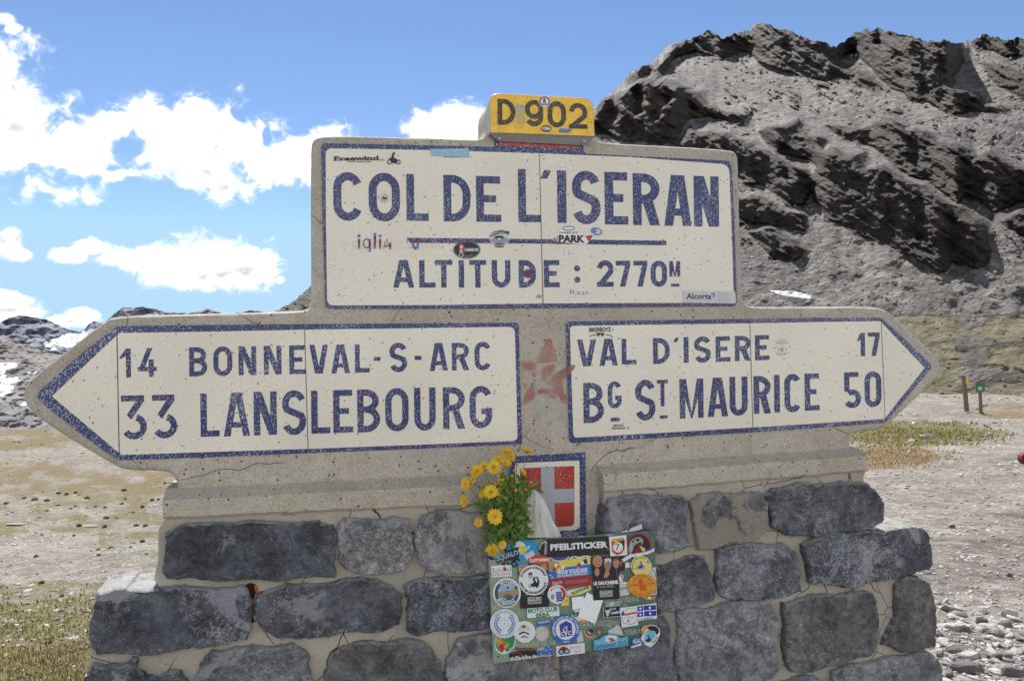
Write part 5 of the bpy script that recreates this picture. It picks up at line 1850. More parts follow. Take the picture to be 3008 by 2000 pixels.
# ------------------------------------------------------------------ stickers on the enamel boards
WHT = flat('print_white', (0.78, 0.78, 0.77)); BLK = flat('print_black', (0.018, 0.018, 0.02)); RED = flat('print_red', (0.50, 0.03, 0.03))
BLU = flat('print_blue', (0.03, 0.16, 0.50)); LBL = flat('print_light_blue', (0.17, 0.50, 0.66)); YLW = flat('print_yellow', (0.75, 0.62, 0.12)); GRN = flat('print_green', (0.03, 0.27, 0.12))
NVY = flat('print_navy', (0.02, 0.025, 0.10)); GRY = flat('print_grey', (0.32, 0.33, 0.34)); LGR = flat('print_pale_grey', (0.60, 0.60, 0.60)); ORG = flat('print_orange', (0.75, 0.30, 0.02))
ORD = flat('print_orange_red', (0.62, 0.10, 0.02)); SKN = flat('print_skin', (0.50, 0.24, 0.14)); SKD = flat('print_skin_shaded', (0.26, 0.12, 0.08)); BRN = flat('print_brown', (0.16, 0.10, 0.06))
CYN = flat('print_cyan', (0.01, 0.30, 0.62)); TEA = flat('print_teal', (0.03, 0.10, 0.15)); PBL = flat('print_pale_blue', (0.30, 0.50, 0.62)); TAN = flat('tape_tan', (0.36, 0.27, 0.16))
CRM = flat('print_cream', (0.66, 0.60, 0.46)); MAR = flat('print_maroon', (0.20, 0.015, 0.02)); PUR = flat('print_indigo', (0.06, 0.05, 0.35))
ES = E1 + 0.0022


def S2(pts):
    return F_(800, 200, .38259, pts)


def S3(pts):
    return F_(1500, 200, .38259, pts)


def S5(pts):
    return F_(1600, 600, .38259, pts)


def bike(p, x, y, s, mat, flip=1):
    """small motorcycle with rider in silhouette; s = wheelbase in pixels"""
    for dx in (-.5, .5):
        p.ring(x + dx * s * flip, y, s * .27, s * .27, s * .09, mat, 18)
    q = [(-.45, -.05), (-.3, -.38), (-.12, -.42), (0, -.50), (.12, -.38), (.42, -.45), (.62, -.30), (.40, -.22), (.30, .05), (0, .16), (-.22, .12), (-.38, .04)]
    p.poly([(x + a * s * flip, y + b * s) for a, b in q], mat)
    q = [(-.02, -.45), (.02, -.80), (.14, -.95), (.26, -.86), (.22, -.72), (.32, -.45), (.18, -.36), (.0, -.40)]
    p.poly([(x + a * s * flip, y + b * s) for a, b in q], mat)
    p.ell(x - .02 * s * flip, y - .98 * s, s * .13, s * .13, mat, n=14)


# upper left corner: script lettering and a black motorcycle
p = Print(ES)
p.text('Freewind', *S2([(475, 712)])[0], *S2([(815, 706)])[0], 12.5, BLK, .03)
p.line(S2([(470, 712), (640, 698), (862, 708)]), 1.6, BLK)
p.text('CIECHANOW', *S2([(578, 724)])[0], *S2([(760, 724)])[0], 3.8, BLK, .02)
bike(p, *S2([(933, 722)])[0], 26, BLK, -1)
p.done('sticker', WALL, 'black script lettering with a small motorcycle')
# pale blue torn strip
p = Print(ES)
p.poly(S2([(1215, 622), (1508, 618), (1515, 686), (1300, 678), (1222, 672), (1212, 650)]), PBL)
p.line(S2([(1280, 680), (1322, 630), (1345, 662), (1380, 640), (1460, 626), (1490, 672)]), 1.3, LGR)
p.text('6 heures', *S2([(1318, 688)])[0], *S2([(1432, 688)])[0], 3.2, BLK)
p.done('sticker', WALL, 'torn pale blue strip with a white mountain line')
# round reflecting disc inside the O
disc3(*S2([(857, 995)])[0], ES + .0012, 12.0, .001, flat('disc_silver', (0.36, 0.40, 0.34), 0.25, 0.6, 0.6), 'round_badge', WALL, 20)
p = Print(ES + .002)
p.poly(S2([(835, 1000), (850, 985), (862, 990), (885, 1000), (870, 1012), (850, 1008)]), flat('badge_print', (0.08, 0.10, 0.05)))
p.done('badge_print', WALL)
# striped word under COL
p = Print(ES)
p.text('MigliA Dune', *S2([(540, 1388)])[0], *S2([(1290, 1388)])[0], 27, flat('ghost_white', (0.84, 0.78, 0.64)), -.012)
cols = {'i': (655, 680), 'g': (695, 757), 'l': (778, 800), 'i2': (818, 838), 'A': (852, 915), 'u': (1070, 1128)}
for part, (lo, hi, mt_) in enumerate([(1362, 1392, BLU), (1335, 1362, RED), (1310, 1335, NVY)]):
    pass


def striped(x0, x1, y0, y1, curve=None):
    n = 5
    seq = [CYN, NVY, RED, RED, CYN]
    for k in range(n):
        a = y0 + (y1 - y0) * k / n; b = y0 + (y1 - y0) * (k + 1) / n
        p.poly(S2([(x0, a), (x1, a), (x1, b), (x0, b)]), seq[k], up=False)
    p.up()


striped(657, 674, 1308, 1388); striped(657, 676, 1278, 1298)
striped(779, 797, 1266, 1386); striped(819, 835, 1308, 1388); striped(819, 837, 1280, 1298); striped(740, 757, 1312, 1412); striped(897, 913, 1340, 1390)
p.ring(*S2([(724, 1346)])[0], 10.5, 14.5, 2.6, NVY, 22)
p.line(S2([(905, 1388), (878, 1314), (854, 1388)]), 2.6, RED); p.line(S2([(862, 1366), (898, 1366)]), 2.2, NVY)
p.line(S2([(1080, 1318), (1082, 1370), (1100, 1388), (1116, 1372), (1118, 1318)]), 5.0, RED); p.line(S2([(1080, 1345), (1082, 1370), (1100, 1388), (1116, 1372), (1118, 1345)]), 5.2, BLU)
p.done('sticker', WALL, 'striped blue and red letters on the name board')
# eagle-ish biker badge on the rule
p = Print(ES)
ox, oy = S2([(1743, 1315)])[0]
p.ell(ox, oy, 29, 19, LGR); p.ell(ox, oy + 1, 18, 12, BLK)
p.poly([(ox - 30, oy - 8), (ox - 20, oy - 21), (ox + 5, oy - 27), (ox + 30, oy - 22), (ox + 26, oy - 14), (ox, oy - 17), (ox - 18, oy - 10)], BLK)
p.text('VIDA LOCA', 0, 0, 0, 0, 5.5, WHT, .02, arcs=(ox, oy + 22, 40, 128, 58))
p.poly([(ox - 30, oy + 2), (ox - 12, oy - 4), (ox, oy + 5), (ox + 14, oy - 5), (ox + 32, oy + 4), (ox + 18, oy + 10), (ox, oy + 12), (ox - 18, oy + 9)], GRY)
p.ell(ox, oy - 4, 6, 6, WHT, n=16); p.ell(ox, oy - 7, 7, 4, BLK, n=16)
p.poly([(ox - 14, oy + 13), (ox + 16, oy + 13), (ox + 12, oy + 23), (ox - 10, oy + 23)], BLK)
p.text('CHOPPERS', ox - 11, oy + 20, ox + 13, oy + 20, 4.5, WHT, .02)
p.done('sticker', WALL, 'black and silver winged badge overlapping the rule')
# black oval
p = Print(ES)
ox, oy = S2([(1493, 1395)])[0]
p.ell(ox, oy, 40, 26.5, BLK); p.ring(ox, oy, 38, 24.5, .8, LGR)
p.text('HAMOK', ox - 5, oy + 4.5, ox + 36, oy + 4.5, 9, WHT, .03)
p.text('www.hamok.org', 0, 0, 0, 0, 4, LGR, 0, arcs=(ox, oy - 6, 27, 232, 310))
p.poly([(ox - 20, oy - 17), (ox - 12, oy - 19), (ox - 7, oy - 10), (ox - 5, oy + 4), (ox - 12, oy + 10), (ox - 22, oy + 8), (ox - 24, oy - 4)], RED)
p.ell(ox - 16, oy - 8, 5, 5, LGR, n=14); p.ring(ox - 16, oy + 15, 7, 7, 2, LGR, 16); p.poly([(ox - 20, oy - 1), (ox - 13, oy - 1), (ox - 13, oy + 10), (ox - 19, oy + 10)], LGR)
p.done('sticker', WALL, 'black oval with a rider and white capitals')
# white die-cut stickers on the rule, right of the joint
p = Print(ES)
p.poly(S3([(395, 1215), (440, 1205), (500, 1215), (520, 1245), (535, 1275), (365, 1275), (380, 1240)]), WHT)
p.ring(*S3([(446, 1231)])[0], 18.5, 7, 2.4, BLK)
p.text('OAKLEY', *S3([(374, 1271)])[0], *S3([(522, 1269)])[0], 5.2, BLK, .03)
p.poly(S3([(296, 1292), (360, 1275), (640, 1272), (636, 1300), (600, 1336), (580, 1355), (480, 1348), (400, 1338), (335, 1334), (310, 1310)]), WHT)
p.text('al', *S3([(322, 1334)])[0], *S3([(362, 1334)])[0], 17, RED, .03)
p.text('PARK', *S3([(368, 1336)])[0], *S3([(570, 1338)])[0], 20, BLK, .05)
p.poly(S3([(570, 1284), (592, 1290), (604, 1282), (634, 1284), (618, 1310), (603, 1336), (590, 1318)]), RED)
p.done('sticker', WALL, 'white die-cut sticker with black and red capitals')
p = Print(ES)
ox, oy = S3([(659, 1254)])[0]
p.ell(ox, oy, 17.5, 11.5, flat('print_faded_blue', (0.16, 0.24, 0.44)), rot=15); p.ell(ox + 2, oy, 11, 7, LGR, rot=15); p.ell(ox - 5, oy - 1, 6, 6, FLAT['print_faded_blue'])
p.done('sticker', WALL, 'small faded blue globe')
p = Print(ES)
p.poly(S3([(418, 1375), (436, 1392), (440, 1400), (455, 1400), (454, 1480), (412, 1476)]), WHT)
p.line(S3([(438, 1396), (446, 1430)]), 1.5, BLK)
p.done('sticker', WALL, 'torn white scrap under the rule')
p = Print(ES)
p.poly(S5([(186, 645), (352, 654), (350, 716), (182, 708)]), WHT)
p.text('Rass', *S5([(196, 694)])[0], *S5([(338, 690)])[0], 15, RED, -.005)
p.text('racing', *S5([(258, 697)])[0], *S5([(312, 697)])[0], 3.5, RED)
p.done('sticker', WALL, 'white label with red script')
p = Print(ES)
p.poly(rpoly(S5([(1058, 664), (1462, 668), (1470, 762), (1070, 756)]), [0, 0, 8, 0]), LGR)
p.text('Alcorta', *S5([(1086, 726)])[0], *S5([(1280, 727)])[0], 16, flat('print_dark_brown', (0.035, 0.03, 0.025)), .03)
p.text('FORGING GROUP', *S5([(1086, 747)])[0], *S5([(1254, 747)])[0], 5, PBL)
p.poly(S5([(1275, 684), (1306, 680), (1303, 715), (1291, 715), (1294, 693), (1280, 693)]), BLU)
for k in range(5):
    p.line(S5([(1328, 684 + k * 15), (1410 + (k % 2) * 14, 686 + k * 15)]), 1.2, GRY)
p.done('sticker', WALL, 'grey label in the lower right corner of the name board')
p = Print(ES)
ox, oy = F_(900, 600, .38259, [(1700, 533)])[0]
p.ell(ox, oy, 12, 13, flat('print_violet_red', (0.36, 0.05, 0.12))); p.ring(ox, oy, 12, 13, 3, NVY, 24); p.poly([(ox - 6, oy - 4), (ox + 7, oy - 7), (ox + 6, oy + 5), (ox - 7, oy + 5)], NVY)
p.line([(ox - 5, oy + 1), (ox + 5, oy - 2)], 1.6, RED)
p.done('sticker', WALL, 'small round red and blue sticker on the D')
p = Print(ES)
ox, oy = F_(900, 600, .38259, [(1787, 706)])[0]
p.poly([(ox - 9, oy + 4), (ox - 6, oy - 4), (ox + 9, oy - 4), (ox + 7, oy + 5)], GRY); p.poly([(ox + 4, oy - 4), (ox + 9, oy - 4), (ox + 7, oy + 3)], YLW)
p.poly([(ox - 18, oy - 11), (ox - 15, oy - 12), (ox - 15, oy - 4)], YLW)
p.done('sticker', WALL, 'grey and yellow scrap beside the tile joint')
# right arrow
ZC = lambda pts: F_(1640, 900, .28056, pts)
p = Print(ES)
p.text('BIKERBOYZ', *ZC([(326, 266)])[0], *ZC([(552, 262)])[0], 12.5, BLK, .02)
p.line(ZC([(322, 318), (350, 302), (396, 296)]), 2, BLK); p.line(ZC([(496, 294), (545, 304), (572, 320)]), 2, BLK)
p.text('99', *ZC([(398, 310)])[0], *ZC([(482, 310)])[0], 9.5, BLK, .05)
p.done('sticker', WALL, 'black capitals over the number 99')
p = Print(ES)
p.text('MOTO', *ZC([(580, 1256)])[0], *ZC([(682, 1254)])[0], 5.5, BLK, .03); p.text('TRONCO', *ZC([(558, 1286)])[0], *ZC([(702, 1282)])[0], 5.5, BLK, .03)
p.poly(ZC([(720, 1262), (745, 1264), (740, 1272), (724, 1272)]), BLK)
p.done('sticker', WALL, 'small black two line lettering under BG')
p = Print(ES)
for x, ch in ((694, 'O'), (780, 'C'), (866, 'C')):
    p.text(ch, *ZC([(x - 10, 1382 - (x - 694) * .03)])[0], *ZC([(x + 10, 1382 - (x - 694) * .03)])[0], 8, WHT, .03)
p.done('sticker', WALL, 'three white letters on the lower blue border')
p = Print(ES)
ZD = lambda pts: F_(2180, 880, .30617, pts)
GH = flat('print_ghost', (0.45, 0.42, 0.34))
for a, b in (((350, 382), (412, 380)), ((340, 396), (425, 394)), ((362, 440), (402, 440)), ((345, 526), (420, 526)), ((330, 518), (438, 512))):
    p.line(ZD([a, b]), 1.2, GH)
p.text('POSTNOS', *ZD([(326, 424)])[0], *ZD([(446, 418)])[0], 5, GH, .02)
p.ring(*ZD([(384, 462)])[0], 22, 20, 1.0, GH, 30, 200, 330)
p.text('I', *ZD([(374, 498)])[0], *ZD([(396, 498)])[0], 12, GH, .02)
for x, y in ((312, 462), (350, 478), (420, 474), (462, 450)):
    p.ell(*ZD([(x, y)])[0], 2, 2.4, GRY, n=8)
p.done('sticker', WALL, 'ghost of a worn-off round badge')
# on the D902 plate
ZP = lambda pts: F_(1380, 240, .16956, pts)
EPL = ED + 0.0026
p = Print(EPL)
ox, oy = ZP([(1297, 345)])[0]
p.ell(ox, oy, 18, 16.5, WHT); p.ring(ox, oy, 16, 14.5, 3.6, BLK, 30, -60, 240); p.ell(ox - 1, oy - 2, 4, 6.5, MAR, n=14); p.poly([(ox - 8, oy + 5), (ox - 2, oy + 1), (ox + 5, oy + 2), (ox + 7, oy + 12), (ox - 5, oy + 13)], GRY)
p.poly([(ox - 6, oy - 13), (ox + 6, oy - 13), (ox, oy - 9)], ORD)
p.done('sticker', WALL, 'round white and black sticker between 9 and 0')
p = Print(EPL)
ox, oy = ZP([(1328, 815)])[0]
p.ell(ox, oy, 15, 9.4, BLK); p.ell(ox, oy, 13, 5.2, LGR); p.line([(ox - 10, oy + 2), (ox + 9, oy - 3)], 1.5, GRN)
p.done('sticker', WALL, 'small black oval below the 9')
p = Print(EPL)
p.poly(ZP([(1572, 812), (1755, 825), (1755, 860), (1718, 862), (1712, 888), (1545, 876), (1548, 830), (1572, 828)]), flat('print_royal', (0.06, 0.12, 0.50)))
p.line(ZP([(1580, 828), (1735, 838)]), 1.3, PBL); p.line(ZP([(1560, 855), (1700, 866)]), 1.3, PBL)
p.done('sticker', WALL, 'small blue strip under the 2')

# ------------------------------------------------------------------ THE STICKERED PLAQUE
EQ = 0.088
q0 = P(1690, 1760, EQ)
PLQ = empty('tin_plaque', (q0.x, q0.y, q0.z - .2), 'green metal plaque crammed with motorcycle club stickers on the stone base', 'plaque')


def plq_mat():
    mt, b, pr = material('plaque_green')
    co = b.coord('Object')
    sx = b.new('ShaderNodeSeparateXYZ'); b.put(sx.inputs[0], co)
    gr = b.ramp(b.math('ADD', sx.outputs[0], b.math('MULTIPLY', b.noise(co, 9, 4), .12)), -.22, .28)
    c = b.mix(gr, (0.27, 0.34, 0.22), (0.10, 0.17, 0.12))
    c = b.mix(b.ramp(b.noise(co, 22, 6, .7, .6), .56, .66, 0, .6), c, (0.50, 0.53, 0.45))
    b.put(pr.inputs['Base Color'], c)
    pr.inputs['Roughness'].default_value = .45
    return mt


Q = lambda *pts: F_(1400, 1500, .31891, list(pts))
q1 = lambda x, y: (1400 + x * .31891, 1500 + y * .31891)
plate = [uvE(x, y, EQ) for x, y in Q((103, 292), (560, 262), (1100, 222), (1640, 178), (1655, 700), (1668, 1212), (900, 1310), (155, 1408), (130, 850))]
slab('plate', plate, EQ, EQ - .004, .0012, plq_mat(), PLQ, rings=1)
for x, y in ((200, 1340), (1598, 232)):
    disc3(*q1(x, y), EQ + .0005, 3.0, .002, flat('rusty_screw', (0.13, 0.07, 0.04), .7), 'screw', PLQ, 10)
QS = .31891
ENG = flat('engraved_pale', (0.47, 0.49, 0.40))
for t, a, b, h in (('SUR', (370, 975), (470, 968), 44), ("D'ISERE", (1310, 848), (1500, 828), 44), ("L'ISERAN", (870, 1090), (1095, 1060), 50), ('(2770m)', (1122, 1060), (1320, 1038), 46), ('INAUGURE LE 10', (300, 1262), (728, 1228), 44), ('COL', (545, 1115), (660, 1105), 44), ('1937', (1015, 1195), (1105, 1180), 40), ("L'ISERAN", (1340, 1145), (1560, 1120), 44), ('VAL', (1190, 855), (1280, 845), 40)):
    p = Print(EQ + .0004)
    p.text(t, *q1(*a), *q1(*b), h * QS, ENG)
    p.done('inscription', PLQ)
_lvl = [0]


def stk(label):
    _lvl[0] += 1
    p = Print(EQ + .0008 + _lvl[0] * .00016, .00004)
    p.lab = label
    return p


def T_(p, txt, a, b, h, mat, bold=.02):
    p.text(txt, *q1(*a), *q1(*b), h * QS, mat, bold)


def E_(p, x, y, rx, ry, mat, rot=0, n=36):
    p.ell(*q1(x, y), rx * QS, ry * QS, mat, rot, n)


def R_(p, x, y, rx, ry, w, mat, n=40, a0=0, a1=360):
    p.ring(*q1(x, y), rx * QS, ry * QS, w * QS, mat, n, a0, a1)


def G_(p, pts, mat):
    p.poly(Q(*pts), mat)


def A_(p, txt, x, y, r, a0, a1, h, mat, bold=.02):
    p.text(txt, 0, 0, 0, 0, h * QS, mat, bold, arcs=(*q1(x, y), r * QS, a0, a1))


def fin(p):
    return p.done('sticker', PLQ, p.lab)


# lower layer first
p = stk('round sticker with green, red and orange figures'); E_(p, 262, 1200, 95, 120, WHT, 20); E_(p, 262, 1198, 86, 110, GRN, 20); G_(p, [(180, 1180), (215, 1140), (235, 1200), (300, 1215), (290, 1260), (210, 1280)], ORG); G_(p, [(205, 1235), (240, 1215), (262, 1275), (215, 1290)], RED); E_(p, 262, 1205, 20, 34, flat('print_leaf', (.12, .3, .12))); G_(p, [(235, 1310), (255, 1275), (280, 1300), (275, 1315)], WHT); G_(p, [(295, 1270), (330, 1250), (325, 1290)], PBL); G_(p, [(165, 1165), (190, 1160), (180, 1260), (160, 1230)], LBL); fin(p)
p = stk('dark strip with red swoosh and white web address'); G_(p, [(300, 1372), (300, 1310), (370, 1290), (550, 1275), (556, 1352)], BLK); G_(p, [(355, 1250), (380, 1256), (540, 1262), (550, 1285), (420, 1290), (362, 1280)], BRN); p.line(Q((330, 1320), (370, 1303), (410, 1312), (392, 1335), (420, 1345)), 2, RED); T_(p, 'sicilia-bike.de', (310, 1374), (556, 1350), 34, WHT, .03); R_(p, 282, 1360, 22, 22, 5, GRY); fin(p)
p = stk('small national flag sticker with stars'); G_(p, [(554, 1250), (700, 1238), (702, 1335), (556, 1350)], BLU); G_(p, [(556, 1248), (628, 1242), (630, 1288), (558, 1294)], NVY); p.line(Q((556, 1250), (630, 1288)), 1.6, WHT); p.line(Q((628, 1243), (558, 1293)), 1.6, WHT); p.line(Q((592, 1246), (594, 1291)), 3.2, WHT); p.line(Q((556, 1271), (629, 1265)), 3.2, WHT); p.line(Q((592, 1246), (594, 1291)), 1.6, RED); p.line(Q((556, 1271), (629, 1265)), 1.6, RED); [E_(p, x, y, 6, 6, WHT, n=8) for x, y in ((595, 1318), (662, 1252), (680, 1272), (646, 1280), (668, 1306))]; G_(p, [(556, 1335), (703, 1322), (703, 1336), (557, 1352)], RED); T_(p, 'AUSTRALIA', (562, 1347), (694, 1334), 15, WHT); fin(p)
p = stk('round red, blue and white fragment'); R_(p, 1052, 1110, 60, 52, 50, LGR, 30, 170, 280); R_(p, 1052, 1108, 54, 46, 22, RED, 30, 175, 285); G_(p, [(1030, 1090), (1072, 1085), (1075, 1120), (1045, 1125)], NVY); fin(p)
p = stk('small round brown badge'); E_(p, 1130, 1106, 36, 38, BRN); E_(p, 1130, 1100, 22, 20, SKD); E_(p, 1130, 1118, 14, 18, GRY); fin(p)
p = stk('white torn shape above the light blue rally shield'); G_(p, [(1210, 1100), (1262, 1075), (1290, 1045), (1320, 1060), (1340, 1110), (1345, 1145), (1215, 1135)], LGR); fin(p)
p = stk('white scrap near the laurel row'); G_(p, [(918, 1110), (965, 1095), (980, 1150), (985, 1200), (930, 1215), (920, 1180)], LGR); fin(p)
p = stk('worn white disc showing the letters under it'); E_(p, 601, 1128, 63, 68, flat('worn_disc', (.62, .58, .48))); T_(p, 'COL', (548, 1112), (655, 1106), 44, flat('worn_disc_letters', (.48, .44, .36)), 0); fin(p)
p = stk('tiny blue banner with white capitals'); G_(p, [(555, 1010), (690, 995), (690, 1030), (560, 1046)], BLU); G_(p, [(545, 1050), (565, 1030), (680, 1018), (670, 1045), (560, 1062)], BLU); T_(p, 'MAJDEN', (570, 1036), (674, 1022), 18, WHT); fin(p)
p = stk('green, white and orange oval half hidden under bright sheet'); E_(p, 940, 965, 100, 58, WHT); G_(p, [(845, 950), (860, 925), (900, 915), (905, 955), (858, 965)], GRN); G_(p, [(930, 1010), (1035, 1000), (1020, 1020), (960, 1030)], ORG); T_(p, 'ER', (893, 970), (960, 965), 36, BLK, .05); fin(p)
p = stk('pale club label beside the orange oval'); G_(p, [(1315, 655), (1385, 650), (1410, 770), (1320, 785)], LGR); T_(p, 'agons', (1322, 725), (1392, 718), 30, GRN); G_(p, [(1318, 650), (1392, 655), (1392, 670), (1318, 672)], WHT); fin(p)
p = stk('torn yellow and white strip with slanting black capitals'); G_(p, [(830, 735), (1045, 685), (1058, 720), (960, 765), (860, 785), (832, 770)], WHT); G_(p, [(850, 760), (900, 745), (1040, 690), (1055, 715), (900, 778), (862, 782)], YLW); T_(p, 'SCHWAB', (880, 772), (1040, 708), 28, BLK, .03); fin(p)
p = stk('small yellow label'); G_(p, [(775, 800), (850, 790), (852, 870), (780, 875)], YLW); T_(p, 'LTN', (805, 835), (838, 832), 12, BRN); fin(p)
p = stk('green white and red arc at the right edge'); R_(p, 1590, 780, 62, 40, 20, ORG, 20, 190, 350); G_(p, [(1545, 785), (1575, 790), (1578, 805), (1555, 800)], GRN); G_(p, [(1575, 790), (1612, 788), (1605, 808), (1578, 806)], WHT); fin(p)
p = stk('white label with number at the right edge'); G_(p, [(1600, 530), (1650, 515), (1662, 770), (1560, 780)], LGR); T_(p, '09', (1620, 765), (1656, 760), 40, BLK); R_(p, 1600, 590, 50, 60, 6, TEA, 20, -20, 60); fin(p)
p = stk('small white label with the letter T'); G_(p, [(1368, 475), (1420, 470), (1420, 520), (1370, 525)], WHT); T_(p, 'T', (1398, 500), (1420, 498), 32, BLK); fin(p)
p = stk('purple and white arc under the long black sticker'); R_(p, 760, 400, 90, 60, 55, PUR, 20, 200, 340); R_(p, 760, 400, 98, 64, 8, WHT, 20, 200, 340); p.line(Q((860, 440), (900, 415), (940, 432), (1000, 412), (1050, 425)), 4, WHT); fin(p)
p = stk('black round sticker left of the long black one'); E_(p, 640, 345, 72, 75, BLK); A_(p, 'CRUIN', 640, 345, 52, 190, 110, 17, WHT); G_(p, [(630, 300), (650, 295), (650, 400), (620, 400)], GRY); G_(p, [(612, 290), (640, 272), (650, 300)], LGR); fin(p)
p = stk('bright blue sticker with a smiling face in a white cap'); G_(p, [(275, 315), (295, 282), (330, 275), (430, 268), (520, 268), (550, 300), (560, 350), (548, 395), (510, 420), (400, 460), (380, 495), (375, 490), (300, 380), (255, 345)], CYN); E_(p, 424, 355, 40, 44, YLW, 15); G_(p, [(352, 318), (362, 290), (395, 276), (430, 290), (452, 318), (410, 322), (385, 336), (360, 332)], WHT); p.line(Q((410, 372), (425, 382), (444, 374), (450, 362)), 1.4, BLK); E_(p, 430, 346, 3, 6, BLK, n=8); E_(p, 446, 342, 3, 6, BLK, n=8); E_(p, 478, 335, 10, 22, LGR, 30); G_(p, [(437, 405), (515, 362), (540, 405), (460, 450)], LGR); fin(p)
p = stk('black angular lettering on blue and green'); G_(p, [(255, 345), (330, 318), (335, 345), (392, 328), (380, 380), (345, 395), (300, 400), (255, 380)], BLK); G_(p, [(275, 345), (320, 330), (318, 350), (285, 362)], CYN); G_(p, [(180, 430), (290, 395), (395, 375), (390, 425), (300, 470), (190, 490)], BLK); T_(p, 'SQUALO', (190, 462), (388, 400), 46, PBL, .04); T_(p, 'LEFT ZULU', (205, 490), (330, 462), 18, flat('print_pale_green', (.38, .48, .32)), .02); fin(p)
p = stk('black lettering with a chain wheel'); T_(p, 'KOM', (250, 532), (400, 452), 58, BLK, .06); R_(p, 346, 490, 26, 30, 12, BLK); E_(p, 346, 490, 12, 14, CYN); G_(p, [(100, 425), (125, 415), (170, 440), (165, 450), (128, 452)], BLK); fin(p)
p = stk('white label with script word and red web address'); p.poly(rpoly(Q((132, 505), (322, 496), (325, 600), (140, 612)), [4, 4, 4, 4]), WHT); T_(p, 'School', (145, 568), (315, 555), 42, BLK, -.005); G_(p, [(240, 520), (262, 512), (278, 540), (255, 556)], RED); T_(p, 'www.bikers-school.de', (142, 598), (312, 588), 11, RED); T_(p, 'in der Seele des Motorrads', (142, 583), (312, 574), 8, BLK); fin(p)
p = stk('poster strip with two faces behind the round screwdriver badge'); G_(p, [(375, 490), (480, 480), (650, 470), (668, 840), (668, 886), (404, 898), (400, 760)], BLK); G_(p, [(385, 500), (430, 485), (482, 500), (478, 560), (430, 590), (395, 575), (382, 540)], SKN); E_(p, 415, 518, 8, 4, SKD, n=8); E_(p, 455, 515, 8, 4, SKD, n=8); G_(p, [(590, 490), (640, 478), (655, 540), (620, 560), (595, 540)], SKN); G_(p, [(480, 505), (580, 498), (580, 530), (485, 530)], PUR); G_(p, [(382, 485), (480, 470), (478, 492), (400, 500)], CYN); p.poly(rpoly(Q((470, 795), (595, 790), (598, 848), (474, 858)), [3, 3, 3, 3]), WHT); p.poly(rpoly(Q((474, 799), (591, 794), (594, 844), (478, 854)), [3, 3, 3, 3]), BLK); T_(p, 'EGALITE', (482, 832), (586, 826), 26, WHT, .03); T_(p, 'RECONCILIATION', (482, 848), (586, 842), 9, WHT, .02); T_(p, '30 ANS APRES', (450, 780), (620, 768), 20, LGR, -.01); fin(p)
p = stk('round navy badge with a taped-over motorcycle'); E_(p, 278, 755, 130, 138, WHT); E_(p, 278, 755, 112, 120, TEA); E_(p, 278, 755, 82, 86, LGR); E_(p, 278, 755, 76, 80, PBL); A_(p, 'MOTARDS', 278, 755, 90, 128, 38, 24, WHT, .04); A_(p, 'EN BALADE', 278, 755, 109, 214, 318, 22, WHT, .04); A_(p, 'www.motards-en-balade.com', 278, 755, 128, 212, 330, 9, TEA); bike(p, *q1(300, 810), 22, TEA); p.poly(Q((195, 750), (385, 715), (388, 770), (300, 795), (200, 795)), TAN); p.poly(Q((230, 795), (290, 762), (345, 790), (290, 790)), BRN); E_(p, 288, 706, 10, 12, TEA); fin(p)
p = stk('red oval with white capitals and flames'); E_(p, 580, 452, 104, 44, RED, -4); E_(p, 580, 455, 92, 32, ORD, -4); T_(p, 'CUSTOMBIKE', (486, 470), (674, 458), 26, WHT, .04); fin(p)
p = stk('large white round badge with black letters round a machine'); E_(p, 524, 637, 136, 140, WHT); A_(p, 'SCREW-DRIVERS', 524, 637, 106, 165, 20, 20, BLK, .05); A_(p, 'MRC-BLINDENMARKT', 524, 637, 126, 190, 352, 20, BLK, .05); bike(p, *q1(524, 690), 19, BLK); E_(p, 495, 595, 20, 26, LGR); R_(p, 495, 595, 20, 26, 4, BLK, 20); G_(p, [(478, 570), (485, 562), (492, 580), (500, 560), (512, 568), (505, 590), (485, 592)], BLK); G_(p, [(520, 610), (560, 605), (580, 650), (570, 700), (540, 700), (530, 650)], BLK); G_(p, [(535, 618), (556, 620), (560, 660), (545, 650)], WHT); fin(p)
